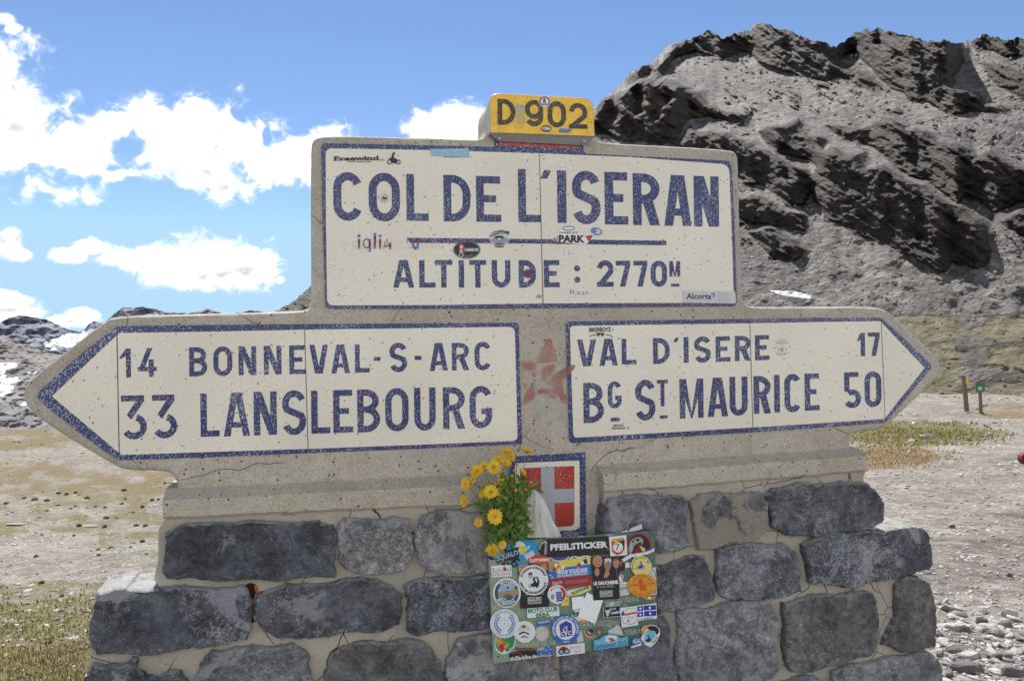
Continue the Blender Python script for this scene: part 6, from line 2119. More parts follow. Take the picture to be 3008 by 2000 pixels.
p = stk('yellow, blue and red banner with bold white words'); G_(p, [(665, 465), (1048, 422), (1048, 490), (668, 535)], YLW); G_(p, [(668, 535), (1048, 490), (1052, 585), (668, 628)], BLU); G_(p, [(668, 628), (1052, 585), (1058, 680), (672, 728)], flat('print_brick', (.36, .03, .02))); G_(p, [(670, 470), (740, 462), (820, 520), (740, 560), (668, 555)], flat('print_ochre', (.45, .30, .12))); [E_(p, x, y, 16, 20, c, n=10) for x, y, c in ((735, 500, WHT), (755, 520, ORD), (775, 495, YLW), (795, 520, WHT), (715, 540, RED), (760, 540, YLW))]; T_(p, 'NOUS VOULONS', (742, 584), (1022, 556), 34, WHT, .05); T_(p, 'UN CHAVEZ FRANCAIS !', (742, 612), (1028, 582), 22, WHT, .03); G_(p, [(920, 500), (945, 480), (975, 455), (1000, 430), (1020, 440), (1032, 480), (990, 485), (958, 492), (940, 535)], WHT); G_(p, [(920, 500), (945, 470), (962, 495), (945, 532), (935, 515)], RED); G_(p, [(978, 450), (1012, 436), (1026, 478), (995, 490)], NVY); T_(p, 'EGALITE', (700, 680), (790, 670), 26, LGR, .03); T_(p, 'RASSEMBLEMENT POUR LA RECONCILIATION', (815, 655), (1020, 635), 8, LGR, 0); T_(p, 'WWW.EGALITEETRECONCILIATION.FR', (818, 672), (1022, 650), 8, LGR, 0); [G_(p, [(x, y - 10), (x + 3, y - 3), (x + 10, y - 3), (x + 5, y + 2), (x + 7, y + 9), (x, y + 5), (x - 7, y + 9), (x - 5, y + 2), (x - 10, y - 3), (x - 3, y - 3)], WHT) for x, y in ((682, 590), (697, 612))]; fin(p)
p = stk('white round badge with a blue tower and red edge'); E_(p, 742, 768, 88, 86, WHT); R_(p, 742, 768, 80, 78, 26, RED, 30, -60, 60); A_(p, 'MOTOCLUB', 742, 768, 60, 150, 60, 15, PUR); G_(p, [(730, 745), (785, 740), (790, 830), (735, 835)], PUR); [p.line(Q((732, y), (788, y - 4)), 1.4, LGR) for y in (760, 780, 800, 818)]; E_(p, 700, 790, 18, 26, GRY); fin(p)
p = stk('black poster of four serious faces over white and grey words'); G_(p, [(1056, 430), (1220, 415), (1360, 420), (1364, 545), (1312, 560), (1316, 808), (1076, 822), (1072, 640)], BLK); E_(p, 1114, 462, 46, 56, SKN); E_(p, 1098, 455, 9, 4, SKD, n=8); E_(p, 1132, 453, 9, 4, SKD, n=8); G_(p, [(1095, 490), (1135, 488), (1128, 498), (1102, 500)], SKD); E_(p, 1110, 562, 22, 38, SKN); E_(p, 1208, 488, 32, 62, flat('print_skin_grey', (.30, .21, .17))); G_(p, [(1178, 440), (1240, 436), (1244, 480), (1225, 462), (1190, 466), (1180, 500)], LGR); G_(p, [(1190, 545), (1215, 540), (1225, 580), (1195, 620), (1170, 608)], SKN); E_(p, 1285, 480, 28, 48, SKN); G_(p, [(1256, 440), (1300, 425), (1315, 460), (1300, 450), (1262, 456)], BRN); G_(p, [(1280, 530), (1296, 535), (1300, 620), (1288, 610)], PUR); E_(p, 1330, 480, 14, 26, SKD); T_(p, 'LE GAUCHISME', (1078, 682), (1304, 668), 30, WHT, .06); T_(p, '30 ANS APRES...', (1106, 712), (1280, 702), 22, LGR, -.01); p.poly(rpoly(Q((1134, 735), (1250, 730), (1252, 786), (1138, 793)), [3, 3, 3, 3]), WHT); p.poly(rpoly(Q((1138, 739), (1246, 734), (1248, 782), (1142, 789)), [3, 3, 3, 3]), BLK); T_(p, 'EGALITE', (1145, 770), (1241, 764), 24, WHT, .03); T_(p, 'RECONCILIATION', (1145, 784), (1241, 779), 9, WHT, .02); fin(p)
p = stk('small white oval with red lettering beside the poster'); E_(p, 1332, 618, 26, 42, WHT); R_(p, 1332, 618, 26, 42, 5, RED); T_(p, 'BIKE', (1322, 590), (1342, 640), 16, BLK); fin(p)
p = stk('bright white reflective sheet'); G_(p, [(876, 796), (984, 784), (990, 812), (1018, 748), (1072, 776), (1074, 824), (1166, 820), (1094, 1038), (932, 976), (958, 898), (884, 910)], flat('reflective_white', (.92, .92, .92), .3)); fin(p)
p = stk('long black sticker with white wide capitals'); G_(p, [(650, 262), (930, 247), (1218, 232), (1226, 400), (940, 413), (652, 428)], BLK); T_(p, 'PFEILSTICKER', (680, 362), (1208, 334), 54, WHT, .045); E_(p, 1211, 354, 7, 7, GRY, n=12); p.line(Q((882, 262), (884, 400)), 1.2, flat('print_crease', (.06, .06, .06))); fin(p)
p = stk('white square with a red and black shield and number 7'); G_(p, [(1219, 238), (1378, 222), (1390, 405), (1232, 418)], WHT); G_(p, [(1240, 280), (1258, 255), (1350, 245), (1368, 270), (1366, 350), (1340, 392), (1290, 408), (1248, 380)], ORG); G_(p, [(1245, 284), (1262, 262), (1348, 252), (1362, 274), (1360, 348), (1336, 386), (1292, 402), (1254, 376)], RED); G_(p, [(1302, 258), (1348, 254), (1360, 275), (1357, 348), (1330, 380), (1304, 300)], BLK); E_(p, 1302, 334, 46, 48, WHT); T_(p, 'MOTO', (1262, 288), (1350, 272), 26, YLW, .05); T_(p, '7', (1278, 362), (1326, 356), 62, BLK, -.01); fin(p)
p = stk('dark red eagle head badge over a white ribbon'); E_(p, 1496, 322, 112, 116, RED); E_(p, 1496, 322, 106, 110, MAR); E_(p, 1496, 322, 100, 104, flat('print_oxblood', (.05, .012, .015))); G_(p, [(1400, 330), (1420, 270), (1460, 245), (1505, 240), (1535, 262), (1532, 295), (1520, 315), (1515, 285), (1480, 300), (1450, 320), (1440, 360), (1418, 400), (1402, 370)], GRY); G_(p, [(1425, 290), (1450, 262), (1500, 255), (1500, 275), (1450, 290)], BLK); E_(p, 1462, 278, 14, 8, YLW, n=10); G_(p, [(1450, 370), (1490, 320), (1530, 312), (1510, 350), (1470, 400)], MAR); G_(p, [(1500, 318), (1550, 345), (1562, 380), (1535, 395), (1520, 360)], YLW); p.line(Q((1405, 350), (1425, 320), (1430, 290)), 1.6, LGR); p.line(Q((1415, 375), (1440, 335)), 1.6, LGR); G_(p, [(1330, 450), (1420, 395), (1560, 375), (1640, 340), (1636, 372), (1570, 400), (1430, 425), (1348, 475), (1352, 455)], WHT); T_(p, 'WILD-EAGLES WEST', (1428, 405), (1625, 362), 16, PUR, .03); fin(p)
p = stk('pale yellow oval with a black motocross rider'); E_(p, 1518, 510, 98, 104, BLK, -30); E_(p, 1518, 510, 95, 101, flat('print_lemon', (.72, .66, .22)), -30); bike(p, *q1(1510, 525), 18, PUR); p.line(Q((1440, 570), (1490, 480)), 1.5, ORG); A_(p, 'Motorbike Club le Bolide', 1518, 510, 76, 200, 60, 13, BLK); E_(p, 1580, 468, 16, 18, GRY); fin(p)
p = stk('orange oval with a red cartoon animal'); E_(p, 1524, 684, 134, 108, ORG, 0, 44); A_(p, 'TIGERN SIE ZUM LOWEN', 1524, 690, 84, 160, 30, 16, BRN, .02); A_(p, 'KALTERN TEL 0471', 1524, 680, 104, 218, 325, 14, BRN, .02); T_(p, 'LOWEN', (1402, 700), (1490, 690), 19, BRN, .02); T_(p, 'BAR', (1592, 678), (1642, 670), 18, BRN, .02); E_(p, 1512, 652, 22, 34, ORD); G_(p, [(1500, 680), (1545, 678), (1566, 700), (1560, 735), (1510, 738), (1502, 710)], ORD); R_(p, 1562, 665, 12, 22, 5, ORD); fin(p)
p = stk('small silver scrap above the bull skull label'); G_(p, [(1170, 835), (1330, 825), (1318, 880), (1195, 880)], flat('print_sage', (.30, .36, .27))); G_(p, [(1225, 845), (1268, 838), (1262, 868), (1228, 868)], LGR); fin(p)
p = stk('black label with a white bull skull'); G_(p, [(1163, 880), (1322, 868), (1330, 970), (1168, 985)], LGR); G_(p, [(1168, 885), (1322, 873), (1328, 966), (1173, 980)], BLK); G_(p, [(1175, 892), (1192, 915), (1220, 908), (1235, 888), (1232, 920), (1222, 945), (1212, 972), (1200, 972), (1192, 945), (1184, 920)], LGR); T_(p, 'Los', (1240, 912), (1285, 905), 24, LGR, .03); T_(p, 'Lunatics', (1240, 950), (1322, 938), 26, WHT, .04); fin(p)
p = stk('white label with a shield in blue, red and white'); G_(p, [(1318, 892), (1475, 872), (1488, 1050), (1338, 1075)], WHT); G_(p, [(1332, 940), (1345, 918), (1370, 912), (1398, 890), (1428, 898), (1450, 890), (1480, 905), (1480, 1000), (1450, 1040), (1400, 1048), (1355, 1035), (1336, 1000)], GRY); G_(p, [(1337, 940), (1350, 922), (1372, 916), (1400, 896), (1428, 903), (1450, 896), (1475, 909), (1475, 998), (1447, 1034), (1400, 1042), (1358, 1030), (1341, 998)], WHT); G_(p, [(1334, 945), (1350, 920), (1368, 950), (1366, 958), (1340, 968)], PUR); G_(p, [(1366, 948), (1476, 925), (1476, 942), (1368, 962)], RED); T_(p, 'T', (1352, 1000), (1370, 998), 22, GRY, 0); T_(p, 'R', (1430, 992), (1450, 990), 22, GRY, 0); R_(p, 1400, 985, 18, 14, 4, GRY); p.line(Q((1385, 1030), (1395, 1000), (1412, 1028)), 2, BLK); fin(p)
p = stk('provincial flag sticker with four blue fields and white lilies'); G_(p, [(1478, 870), (1655, 848), (1662, 990), (1480, 1018)], WHT)
for x0, y0, x1, y1 in ((1482, 875, 1535, 921), (1540, 867, 1652, 913), (1482, 929, 1535, 975), (1544, 919, 1655, 968)):
    G_(p, [(x0, y0 + 4), (x1, y0 - 2), (x1, y1 - 4), (x0, y1 + 2)], flat('print_quebec_blue', (.02, .03, .36)))
    cx2, cy2 = (x0 + x1) / 2, (y0 + y1) / 2
    G_(p, [(cx2, cy2 - 17), (cx2 + 6, cy2 - 4), (cx2 + 14, cy2 - 6), (cx2 + 8, cy2 + 6), (cx2 + 3, cy2 + 14), (cx2 - 3, cy2 + 14), (cx2 - 8, cy2 + 6), (cx2 - 14, cy2 - 6), (cx2 - 6, cy2 - 4)], WHT)
T_(p, 'QUEBEC', (1490, 1016), (1636, 996), 22, NVY, .01); fin(p)
p = stk('white label with green block capitals in two lines'); p.poly(rpoly(Q((460, 895), (762, 874), (768, 968), (464, 990)), [4, 4, 4, 4]), GRN); p.poly(rpoly(Q((463, 898), (759, 877), (765, 965), (467, 987)), [4, 4, 4, 4]), WHT); T_(p, 'MOTO CLUB', (475, 940), (746, 920), 38, GRN, .05); T_(p, 'ERBA', (550, 980), (676, 968), 36, GRN, .05); fin(p)
p = stk('white disc with a blue laurel wreath round a wheel'); E_(p, 258, 1036, 134, 134, WHT); R_(p, 258, 1036, 120, 120, 2.5, PBL); R_(p, 258, 1036, 41, 41, 4, PBL); E_(p, 258, 1036, 8, 8, PBL, n=10)
for i in range(10):
    for s in (-1, 1):
        a = math.radians(90 + s * (38 + i * 12.5))
        for rr2 in (72, 92):
            lx, ly = 258 + rr2 * math.cos(a), 1036 - rr2 * math.sin(a)
            E_(p, lx, ly, 12, 4.5, BLU, math.degrees(-a) + 35 * s + 90, n=8)
A_(p, 'WIELERVRIENDEN', 258, 1036, 100, 150, 35, 15, PBL); A_(p, 'JONG WEELDE', 258, 1036, 116, 225, 325, 15, PBL); fin(p)
p = stk('white disc with black and grey emblem and red fan'); E_(p, 443, 1112, 100, 100, WHT); G_(p, [(385, 1040), (395, 1020), (430, 1015), (470, 1022), (490, 1045)], WHT); G_(p, [(412, 1062), (425, 1050), (445, 1048), (458, 1058), (434, 1085)], MAR); [R_(p, 436, 1110, r, r * 1.05, 4, GRY, 24, 10, 170) for r in (30, 42, 54)]; G_(p, [(385, 1130), (430, 1105), (490, 1130), (480, 1140), (436, 1120), (395, 1142)], BLK); G_(p, [(400, 1170), (435, 1140), (470, 1168), (440, 1160)], GRY); [p.line(Q((x, 1150), (x + (x - 438) * .3, 1172)), 1.2, BLK) for x in (415, 428, 440, 452, 464)]; fin(p)
p = stk('blue ringed disc with entwined letters on a navy crest'); E_(p, 820, 1090, 132, 136, BLU); E_(p, 820, 1090, 92, 96, WHT); A_(p, 'VETERAN CAR CLUB TORINO', 820, 1090, 103, 215, -20, 19, WHT, .03); A_(p, 'V.C.C.', 820, 1090, 124, 258, 290, 18, WHT, .03); G_(p, [(762, 1048), (825, 1010), (876, 1038), (882, 1148), (775, 1162)], PUR); G_(p, [(796, 1080), (815, 1060), (838, 1058), (826, 1085)], LBL); G_(p, [(818, 1075), (840, 1060), (832, 1085)], YLW); T_(p, 'C', (776, 1148), (806, 1146), 36, WHT, .03); T_(p, 'V', (802, 1150), (846, 1144), 60, WHT, .03); T_(p, 'C', (842, 1142), (874, 1140), 36, WHT, .03); fin(p)
p = stk('white strip with a red helmet in goggles'); G_(p, [(732, 1244), (994, 1212), (998, 1308), (736, 1340)], WHT); G_(p, [(758, 1280), (768, 1258), (800, 1245), (835, 1256), (848, 1278), (845, 1290), (765, 1298)], RED); p.line(Q((800, 1246), (804, 1292)), 2.4, BLK); E_(p, 780, 1298, 30, 25, BLK); E_(p, 832, 1292, 30, 25, BLK); E_(p, 780, 1298, 19, 16, PBL); E_(p, 832, 1292, 19, 16, PBL); T_(p, 'MOTO', (862, 1276), (962, 1263), 26, flat('print_rose', (.42, .14, .16)), -.01); T_(p, 'ALPI', (905, 1306), (964, 1298), 26, FLAT['print_rose'], -.01); fin(p)
p = stk('light blue rally shield with dated lettering'); G_(p, [(1074, 1188), (1130, 1178), (1165, 1145), (1225, 1128), (1290, 1138), (1325, 1165), (1395, 1148), (1402, 1240), (1080, 1288)], TEA); G_(p, [(1078, 1191), (1132, 1181), (1167, 1149), (1225, 1132), (1289, 1142), (1325, 1169), (1391, 1152), (1397, 1237), (1084, 1283)], LBL); G_(p, [(1086, 1197), (1136, 1188), (1170, 1156), (1225, 1140), (1285, 1149), (1322, 1176), (1384, 1161), (1389, 1231), (1091, 1275)], CYN); G_(p, [(1090, 1200), (1140, 1191), (1172, 1160), (1225, 1145), (1283, 1154), (1320, 1180), (1380, 1165), (1384, 1229), (1095, 1271)], LBL); G_(p, [(1185, 1160), (1222, 1142), (1292, 1150), (1290, 1195), (1225, 1215), (1190, 1195)], WHT); p.poly(Q((1200, 1178), (1240, 1166), (1275, 1180), (1240, 1186)), TEA); G_(p, [(1215, 1195), (1270, 1182), (1282, 1192), (1240, 1210)], RED); T_(p, 'Jochentour 2012', (1095, 1270), (1382, 1228), 42, NVY, .01); fin(p)
p = stk('blue label with white letters beside the rider badge'); G_(p, [(1432, 1172), (1520, 1160), (1525, 1230), (1420, 1255), (1435, 1215)], BLU); T_(p, 'GL', (1445, 1220), (1520, 1206), 34, WHT, .02); G_(p, [(1420, 1250), (1520, 1215), (1520, 1235), (1425, 1262)], WHT); fin(p)
p = stk('shield badge of a rider leaning over blue ground'); G_(p, [(1515, 1090), (1545, 1060), (1600, 1045), (1650, 1055), (1688, 1090), (1690, 1130), (1670, 1180), (1640, 1225), (1600, 1255), (1545, 1225), (1512, 1175), (1528, 1140)], WHT); R_(p, 1592, 1120, 72, 68, 28, ORG, 24, 80, 200); G_(p, [(1560, 1105), (1600, 1090), (1640, 1110), (1650, 1160), (1600, 1200), (1540, 1175)], LBL); G_(p, [(1570, 1080), (1600, 1055), (1650, 1062), (1680, 1090), (1678, 1120), (1655, 1142), (1640, 1105), (1600, 1100)], BLK); bike(p, *q1(1580, 1200), 17, BLK); G_(p, [(1620, 1210), (1665, 1150), (1670, 1165), (1630, 1225)], GRY); fin(p)
p = stk('white paper flap sticking up behind the top edge'); G_(p, [(1320, 200), (1520, 120), (1530, 170), (1420, 190)], LGR); G_(p, [(1378, 170), (1410, 158), (1416, 180), (1390, 185)], BRN); fin(p)
# thin black cord over the top right corner
V, FC = [], []
cord = [q1(1510, 172), q1(1560, 168), q1(1600, 190), q1(1640, 240)]
cord = chaikin(cord, 3, False)
for i, (x, y) in enumerate(cord):
    c = P(x, y, EQ + .013)
    for k in range(6):
        a = k * math.pi / 3
        V.append(c + NV * (.0012 * math.cos(a)) + Vector((0, 0, .0012 * math.sin(a))))
for i in range(len(cord) - 1):
    for k in range(6):
        FC.append((i * 6 + k, i * 6 + (k + 1) % 6, i * 6 + 6 + (k + 1) % 6, i * 6 + 6 + k))
mkobj('cord', V, FC, BLK, PLQ)

# ------------------------------------------------------------------ BOUQUET
ZF = lambda x, y: (1340 + x * .21043, 1290 + y * .21043)
b0 = P(*ZF(760, 1350), .10)
BQ = empty('flower_bouquet', (b0.x, b0.y, b0.z), 'bunch of yellow daisies tucked behind the top of the sticker plaque', 'bouquet')


def petalmat():
    mt, b, pr = material('petal_yellow')
    co = b.coord('Object')
    b.put(pr.inputs['Base Color'], b.mix(b.ramp(b.noise(co, 60, 3), .3, .7), (0.84, 0.50, 0.012), (0.92, 0.68, 0.04)))
    pr.inputs['Roughness'].default_value = .6
    pr.inputs['Subsurface Weight'].default_value = 0.0
    tr = b.new('ShaderNodeBsdfTranslucent'); b.put(tr.inputs[0], (0.85, 0.55, 0.03, 1))
    mx = b.new('ShaderNodeMixShader'); mx.inputs[0].default_value = .25
    out = b.n.get('Material Output')
    b.l.new(pr.outputs[0], mx.inputs[1]); b.l.new(tr.outputs[0], mx.inputs[2]); b.l.new(mx.outputs[0], out.inputs[0])
    return mt


M_PET = petalmat()
M_EYE = flat('flower_eye', (0.30, 0.24, 0.02), .9)
M_EYEO = flat('flower_eye_orange', (0.60, 0.26, 0.01), .9)


def leafmat():
    mt, b, pr = material('leaf_green')
    co = b.coord('Object')
    b.put(pr.inputs['Base Color'], b.mix(b.ramp(b.noise(co, 45, 3), .3, .7), (0.070, 0.140, 0.020), (0.20, 0.31, 0.060)))
    pr.inputs['Roughness'].default_value = .5
    tr = b.new('ShaderNodeBsdfTranslucent'); b.put(tr.inputs[0], (0.16, 0.30, 0.03, 1))
    mx = b.new('ShaderNodeMixShader'); mx.inputs[0].default_value = .3
    out = b.n.get('Material Output')
    b.l.new(pr.outputs[0], mx.inputs[1]); b.l.new(tr.outputs[0], mx.inputs[2]); b.l.new(mx.outputs[0], out.inputs[0])
    return mt


M_LEAF = leafmat()
M_STEM = flat('stem_green', (0.20, 0.26, 0.08), .7)
PXM = 2.55 / F * 1.02       # metres per photo pixel at the wall


def frame(n):
    n = n.normalized()
    a = n.cross(Vector((0, 0, 1)))
    if a.length < 1e-3:
        a = Vector((1, 0, 0))
    a.normalize()
    return a, n.cross(a).normalized(), n


def daisy(x, y, r, n, e, bud=False):
    """x,y in zoom frame; r radius there; n facing direction in (right, up, towards camera)"""
    c = P(*ZF(x, y), e)
    nd = W1 * n[0] + Vector((0, 0, n[1])) + NV * n[2]
    a, b, nn = frame(nd)
    R = r * .21043 * PXM
    V, FC, mi = [], [], []
    rows = [(14, 1.0, .10 if not bud else .75), (12, .86, .22 if not bud else .85)] if not bud else [(9, .85, .9), (8, .7, 1.0)]
    for cnt, ln, lift in rows:
        off = random.random()
        for k in range(cnt):
            t = 2 * math.pi * (k + off + random.uniform(-.2, .2)) / cnt
            L = R * ln * random.uniform(.88, 1.08)
            w = R * (.165 if not bud else .22)
            d = a * math.cos(t) + b * math.sin(t)
            s = a * -math.sin(t) + b * math.cos(t)
            lf = lift + random.uniform(-.1, .12)
            base = len(V)
            for f_, ww, h_ in ((.12, .45, .0), (.45, 1.0, lf * .5), (.78, 1.0, lf * .85), (1.0, .35, lf * (.95 if not bud else .6))):
                rad = f_ if not bud else (f_ * (1.0 - .45 * f_))
                pc = c + d * (L * rad) + nn * (L * h_)
                V.append(pc + s * (w * ww)); V.append(pc + nn * (-w * .25)); V.append(pc - s * (w * ww))
            for q in range(3):
                i = base + q * 3
                FC += [(i, i + 1, i + 4, i + 3), (i + 1, i + 2, i + 5, i + 4)]
                mi += [0, 0]
    # eye: low dome
    base = len(V)
    er = R * (.23 if not bud else .3)
    for ring, (q, hh) in enumerate(((1, .04), (.75, .18), (.35, .26))):
        for k in range(10):
            t = 2 * math.pi * k / 10
            V.append(c + (a * math.cos(t) + b * math.sin(t)) * (er * q) + nn * (er * hh * 2))
    for ring in range(2):
        for k in range(10):
            i = base + ring * 10 + k; j = base + ring * 10 + (k + 1) % 10
            FC.append((i, j, j + 10, i + 10)); mi.append(1)
    FC.append(tuple(range(base + 20, base + 30))); mi.append(1)
    # green calyx behind
    base = len(V)
    for q, hh in ((.34, -.02), (.22, -.22), (.05, -.32)):
        for k in range(8):
            t = 2 * math.pi * k / 8
            V.append(c + (a * math.cos(t) + b * math.sin(t)) * (R * q * (1.3 if bud else 1)) + nn * (R * hh))
    for ring in range(2):
        for k in range(8):
            i = base + ring * 8 + k; j = base + ring * 8 + (k + 1) % 8
            FC.append((i, i + 8, j + 8, j)); mi.append(2)
    mkobj('flower' if not bud else 'flower_bud', V, FC, [M_PET, M_EYEO if random.random() < .5 else M_EYE, M_STEM], BQ, mi=mi, smooth=True)
    return c - nn * (R * .3)


def tube(pts, r0, r1, mat, name, parent, k=5):
    V, FC = [], []
    n = len(pts)
    for i, p_ in enumerate(pts):
        d = (pts[min(i + 1, n - 1)] - pts[max(i - 1, 0)]).normalized()
        a, b, _ = frame(d)
        r = r0 + (r1 - r0) * i / (n - 1)
        for j in range(k):
            t = 2 * math.pi * j / k
            V.append(p_ + a * (r * math.cos(t)) + b * (r * math.sin(t)))
    for i in range(n - 1):
        for j in range(k):
            FC.append((i * k + j, i * k + (j + 1) % k, (i + 1) * k + (j + 1) % k, (i + 1) * k + j))
    return mkobj(name, V, FC, mat, parent, smooth=True)


HEADS = [(695, 175, 92, (-.1, 1.2, .5), .11), (985, 165, 100, (.25, 1.2, .35), .10), (765, 245, 74, (.5, .7, .8), .10), (590, 275, 74, (-.2, .9, .8), .10), (685, 325, 92, (.3, .9, .7), .12),
         (525, 388, 98, (-.25, .45, 1), .14), (378, 372, 80, (-.5, .9, .6), .12), (295, 442, 98, (-.5, .8, .7), .13), (238, 560, 62, (-.8, .4, .6), .12), (132, 622, 84, (-.8, .2, .6), .12),
         (112, 862, 84, (-1.0, .1, .45), .12), (485, 735, 100, (-.2, .6, .9), .15), (372, 760, 66, (-.8, .5, .5), .12), (470, 660, 70, (-.2, 1, .4), .12), (540, 1075, 108, (.05, .2, 1), .16), (312, 1162, 60, (-.3, .1, 1), .13),
         (645, 1468, 60, (.1, .1, 1), .13), (505, 1548, 92, (-.2, .9, .7), .14), (635, 595, 66, (.2, .8, .6), .13), (930, 455, 60, (.6, .7, .6), .11)]
BUDS = [(805, 450, 46), (850, 362, 32), (770, 525, 44), (702, 553, 42), (605, 532, 38), (842, 610, 46), (790, 668, 44), (822, 725, 46), (960, 720, 50), (890, 722, 36), (1030, 610, 36),
        (608, 792, 50), (678, 838, 48), (490, 600, 30), (465, 570, 28), (368, 665, 28), (640, 470, 34), (560, 632, 34), (600, 1350, 30), (420, 610, 24), (820, 770, 30), (1050, 655, 24)]
random.seed(21)
starts = []
for x, y, r, n, e in HEADS:
    starts.append((daisy(x, y, r, n, e), x, y))
for x, y, r in BUDS:
    starts.append((daisy(x, y, r, ((x - 700) / 500, .7, .7), .11 + random.uniform(0, .03), True), x, y))
for c, x, y in starts:
    bx = 760 + (x - 700) * .18 + random.uniform(-40, 40)
    end = P(*ZF(bx, max(1360, y + 60) if y > 1250 else 1370), .085)
    mid = c.lerp(end, .5) + Vector((0, 0, .01)) + NV * .01
    pts = [c * (1 - t) ** 2 + mid * (2 * t * (1 - t)) + end * t * t for t in [i / 5 for i in range(6)]]
    tube(pts, .0011, .0015, M_STEM, 'stem', BQ)

# foliage: lobed leaves
V, FC = [], []
for i in range(470):
    k = random.random()
    yy = 560 + 820 * k ** .8
    half = 150 + 130 * math.sin(math.pi * min(1, k * 1.05)) + 60 * k
    xx = 740 + (random.gauss(0, .55)) * half
    if xx > 990:
        xx = 990 - random.random() * 200
    if yy < 700 and abs(xx - 830) > 220:
        xx = 830 + random.uniform(-200, 200)
    c = P(*ZF(xx, yy), .065 + random.uniform(0, .075))
    d = Vector((random.gauss((xx - 740) / 350, .5), random.gauss(-.2, .4), random.gauss(-.1 if k > .6 else .5, .55))).normalized()
    up = Vector((random.gauss(0, .5), -1, random.gauss(.4, .4)))
    s = d.cross(up).normalized(); nn = s.cross(d).normalized()
    L = random.uniform(.014, .032); w = L * random.uniform(.26, .38)
    base = len(V)
    prof = [(0, .08, 0), (.25, .75, .06), (.38, .45, .07), (.55, 1.0, .06), (.68, .5, .03), (.82, .6, -.03), (1.0, .05, -.12)]
    for f_, ww, h_ in prof:
        V += [c + d * (L * f_) + s * (w * ww) + nn * (L * h_), c + d * (L * f_) + nn * (L * (h_ - .05)), c + d * (L * f_) - s * (w * ww) + nn * (L * h_)]
    for q in range(len(prof) - 1):
        j = base + q * 3
        FC += [(j, j + 1, j + 4, j + 3), (j + 1, j + 2, j + 5, j + 4)]
fo = mkobj('foliage', V, FC, M_LEAF, BQ)
fo['kind'] = 'stuff'
# a long drooping leaf stalk at the lower left
for path in ([(460, 1275), (360, 1265), (285, 1272)], [(440, 1240), (380, 1320), (330, 1420), (285, 1525)], [(540, 1180), (420, 1185), (360, 1180)]):
    tube([P(*ZF(x, y), .11) for x, y in path], .0016, .0009, M_STEM, 'stem', BQ)


def bigleaf(x0, y0, x1, y1, w):
    a = P(*ZF(x0, y0), .11); b = P(*ZF(x1, y1), .13)
    d = b - a; L = d.length; d.normalize()
    s = d.cross(NV).normalized()
    V, FC = [], []
    prof = [(0, .1), (.2, .7), (.35, .5), (.5, 1), (.65, .6), (.8, .7), (1, .05)]
    for f_, ww in prof:
        V += [a + d * (L * f_) + s * (w * ww), a + d * (L * f_) + NV * .004, a + d * (L * f_) - s * (w * ww)]
    for q in range(len(prof) - 1):
        j = q * 3
        FC += [(j, j + 1, j + 4, j + 3), (j + 1, j + 2, j + 5, j + 4)]
    mkobj('leaf', V, FC, M_LEAF, BQ)


for L in ((480, 1250, 350, 1400, .008), (520, 1300, 480, 1500, .010), (560, 1290, 560, 1470, .009), (880, 1280, 960, 1400, .012), (1020, 700, 1170, 600, .010), (1060, 660, 1190, 610, .007), (900, 560, 980, 520, .012), (1120, 690, 1215, 750, .007), (450, 950, 370, 975, .006), (700, 1320, 760, 1400, .010), (610, 1200, 470, 1190, .009)):
    bigleaf(*L)

# ------------------------------------------------------------------ WHITE NET WRAP standing on the plaque edge
n0 = P(*ZF(1180, 1370), .10)
NET = empty('net_veil', (n0.x, n0.y, n0.z), 'folded white net veil standing beside the yellow daisies, in front of the shield', 'netting')


def netmat():
    mt, b, pr = material('white_net')
    co = b.coord('Object')
    rot = b.mapping(co, (1, 1, 1), (0, 0, 0))
    w1 = b.new('ShaderNodeTexWave', wave_type='BANDS', bands_direction='X'); b.put(w1.inputs['Vector'], rot); w1.inputs['Scale'].default_value = 190
    w2 = b.new('ShaderNodeTexWave', wave_type='BANDS', bands_direction='Z'); b.put(w2.inputs['Vector'], rot); w2.inputs['Scale'].default_value = 190
    w1.inputs['Distortion'].default_value = 1.0; w2.inputs['Distortion'].default_value = 1.0
    th = b.math('MAXIMUM', w1.outputs['Fac'], w2.outputs['Fac'])
    a = b.ramp(th, .55, .95, .22, .62)
    fold = b.ramp(b.noise(b.mapping(co, (26, 26, 4)), 1.0, 3), .45, .70, 0, .35)
    a = b.math('ADD', a, fold, clamp=True)
    b.put(pr.inputs['Alpha'], a)
    b.put(pr.inputs['Base Color'], (0.88, 0.86, 0.78, 1))
    pr.inputs['Roughness'].default_value = .8
    return mt


M_NET = netmat()
left = [(922, 1378), (935, 1250), (940, 1100), (960, 950), (1010, 800), (1050, 715), (1078, 696)]
right = [(1470, 1365), (1440, 1290), (1340, 1130), (1290, 990), (1230, 850), (1150, 740), (1082, 697)]


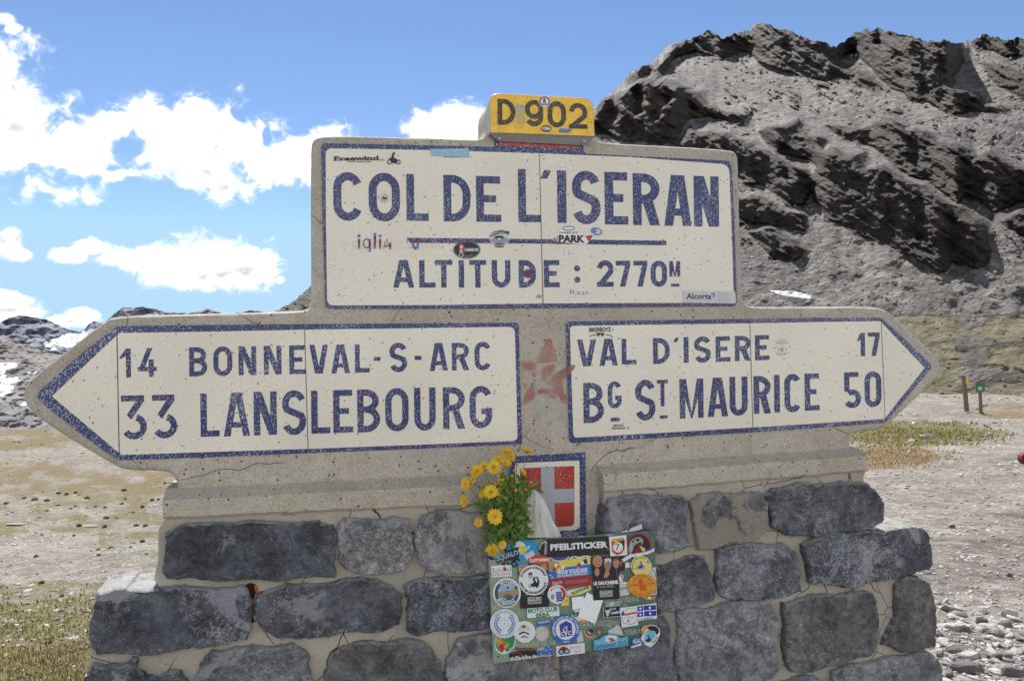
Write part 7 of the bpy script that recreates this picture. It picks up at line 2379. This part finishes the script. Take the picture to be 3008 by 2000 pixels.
def lerp_path(pp, t):
    k = t * (len(pp) - 1); i = min(int(k), len(pp) - 2); f_ = k - i
    return (pp[i][0] * (1 - f_) + pp[i + 1][0] * f_, pp[i][1] * (1 - f_) + pp[i + 1][1] * f_)


for side_, nm in ((1, 'front_fold'), (-1, 'back_fold')):
    V, FC = [], []
    NU, NV2 = 26, 22
    for j in range(NV2 + 1):
        t = j / NV2
        a = lerp_path(left, t); b_ = lerp_path(right, t)
        for i in range(NU + 1):
            s = i / NU
            x = a[0] * (1 - s) + b_[0] * s; y = a[1] * (1 - s) + b_[1] * s
            wv = (1 - t) ** .6
            e = .085 + side_ * .030 * math.sin(math.pi * s) * (1 - t * .8) + .008 * wv * math.sin(9 * s + 3 * t + side_) + .005 * wv * math.sin(23 * s - 4 * t)
            V.append(P(*ZF(x, y), e))
    for j in range(NV2):
        for i in range(NU):
            q = j * (NU + 1) + i
            FC.append((q, q + 1, q + NU + 2, q + NU + 1))
    mkobj(nm, V, FC, M_NET, NET, smooth=True)
# hem and crease seams: thicker white edge
for pp in (left, right, [(1180, 1375), (1160, 1250), (1130, 1100), (1090, 950), (1065, 800)], [(1330, 1370), (1260, 1200), (1190, 1050), (1120, 900), (1075, 760)]):
    tube([P(*ZF(x, y), .118 if pp not in (left, right) else .086) for x, y in pp], .0011, .0009, flat('net_hem', (.66, .65, .58), .9), 'seam', NET)
# frayed grey tangle on the right
random.seed(5)
TH = flat('thread_grey', (0.36, 0.38, 0.42), .9)
V, FC = [], []
for i in range(60):
    x0, y0 = random.uniform(1450, 1700), random.uniform(1300, 1370)
    pts = [P(*ZF(x0 + k * random.uniform(8, 26), y0 - 45 * math.sin(k * .7 + i) * random.uniform(.3, 1)), .075 + random.uniform(0, .02)) for k in range(5)]
    for a, b_ in zip(pts[:-1], pts[1:]):
        w = Vector((0, 0, .0006)); q = len(V)
        V += [a - w, b_ - w, b_ + w, a + w, a + NV * .0008, b_ + NV * .0008]
        FC += [(q, q + 1, q + 5, q + 4), (q + 4, q + 5, q + 2, q + 3), (q + 3, q + 2, q + 1, q)]
tg = mkobj('frayed_threads', V, FC, TH, NET); tg['kind'] = 'stuff'
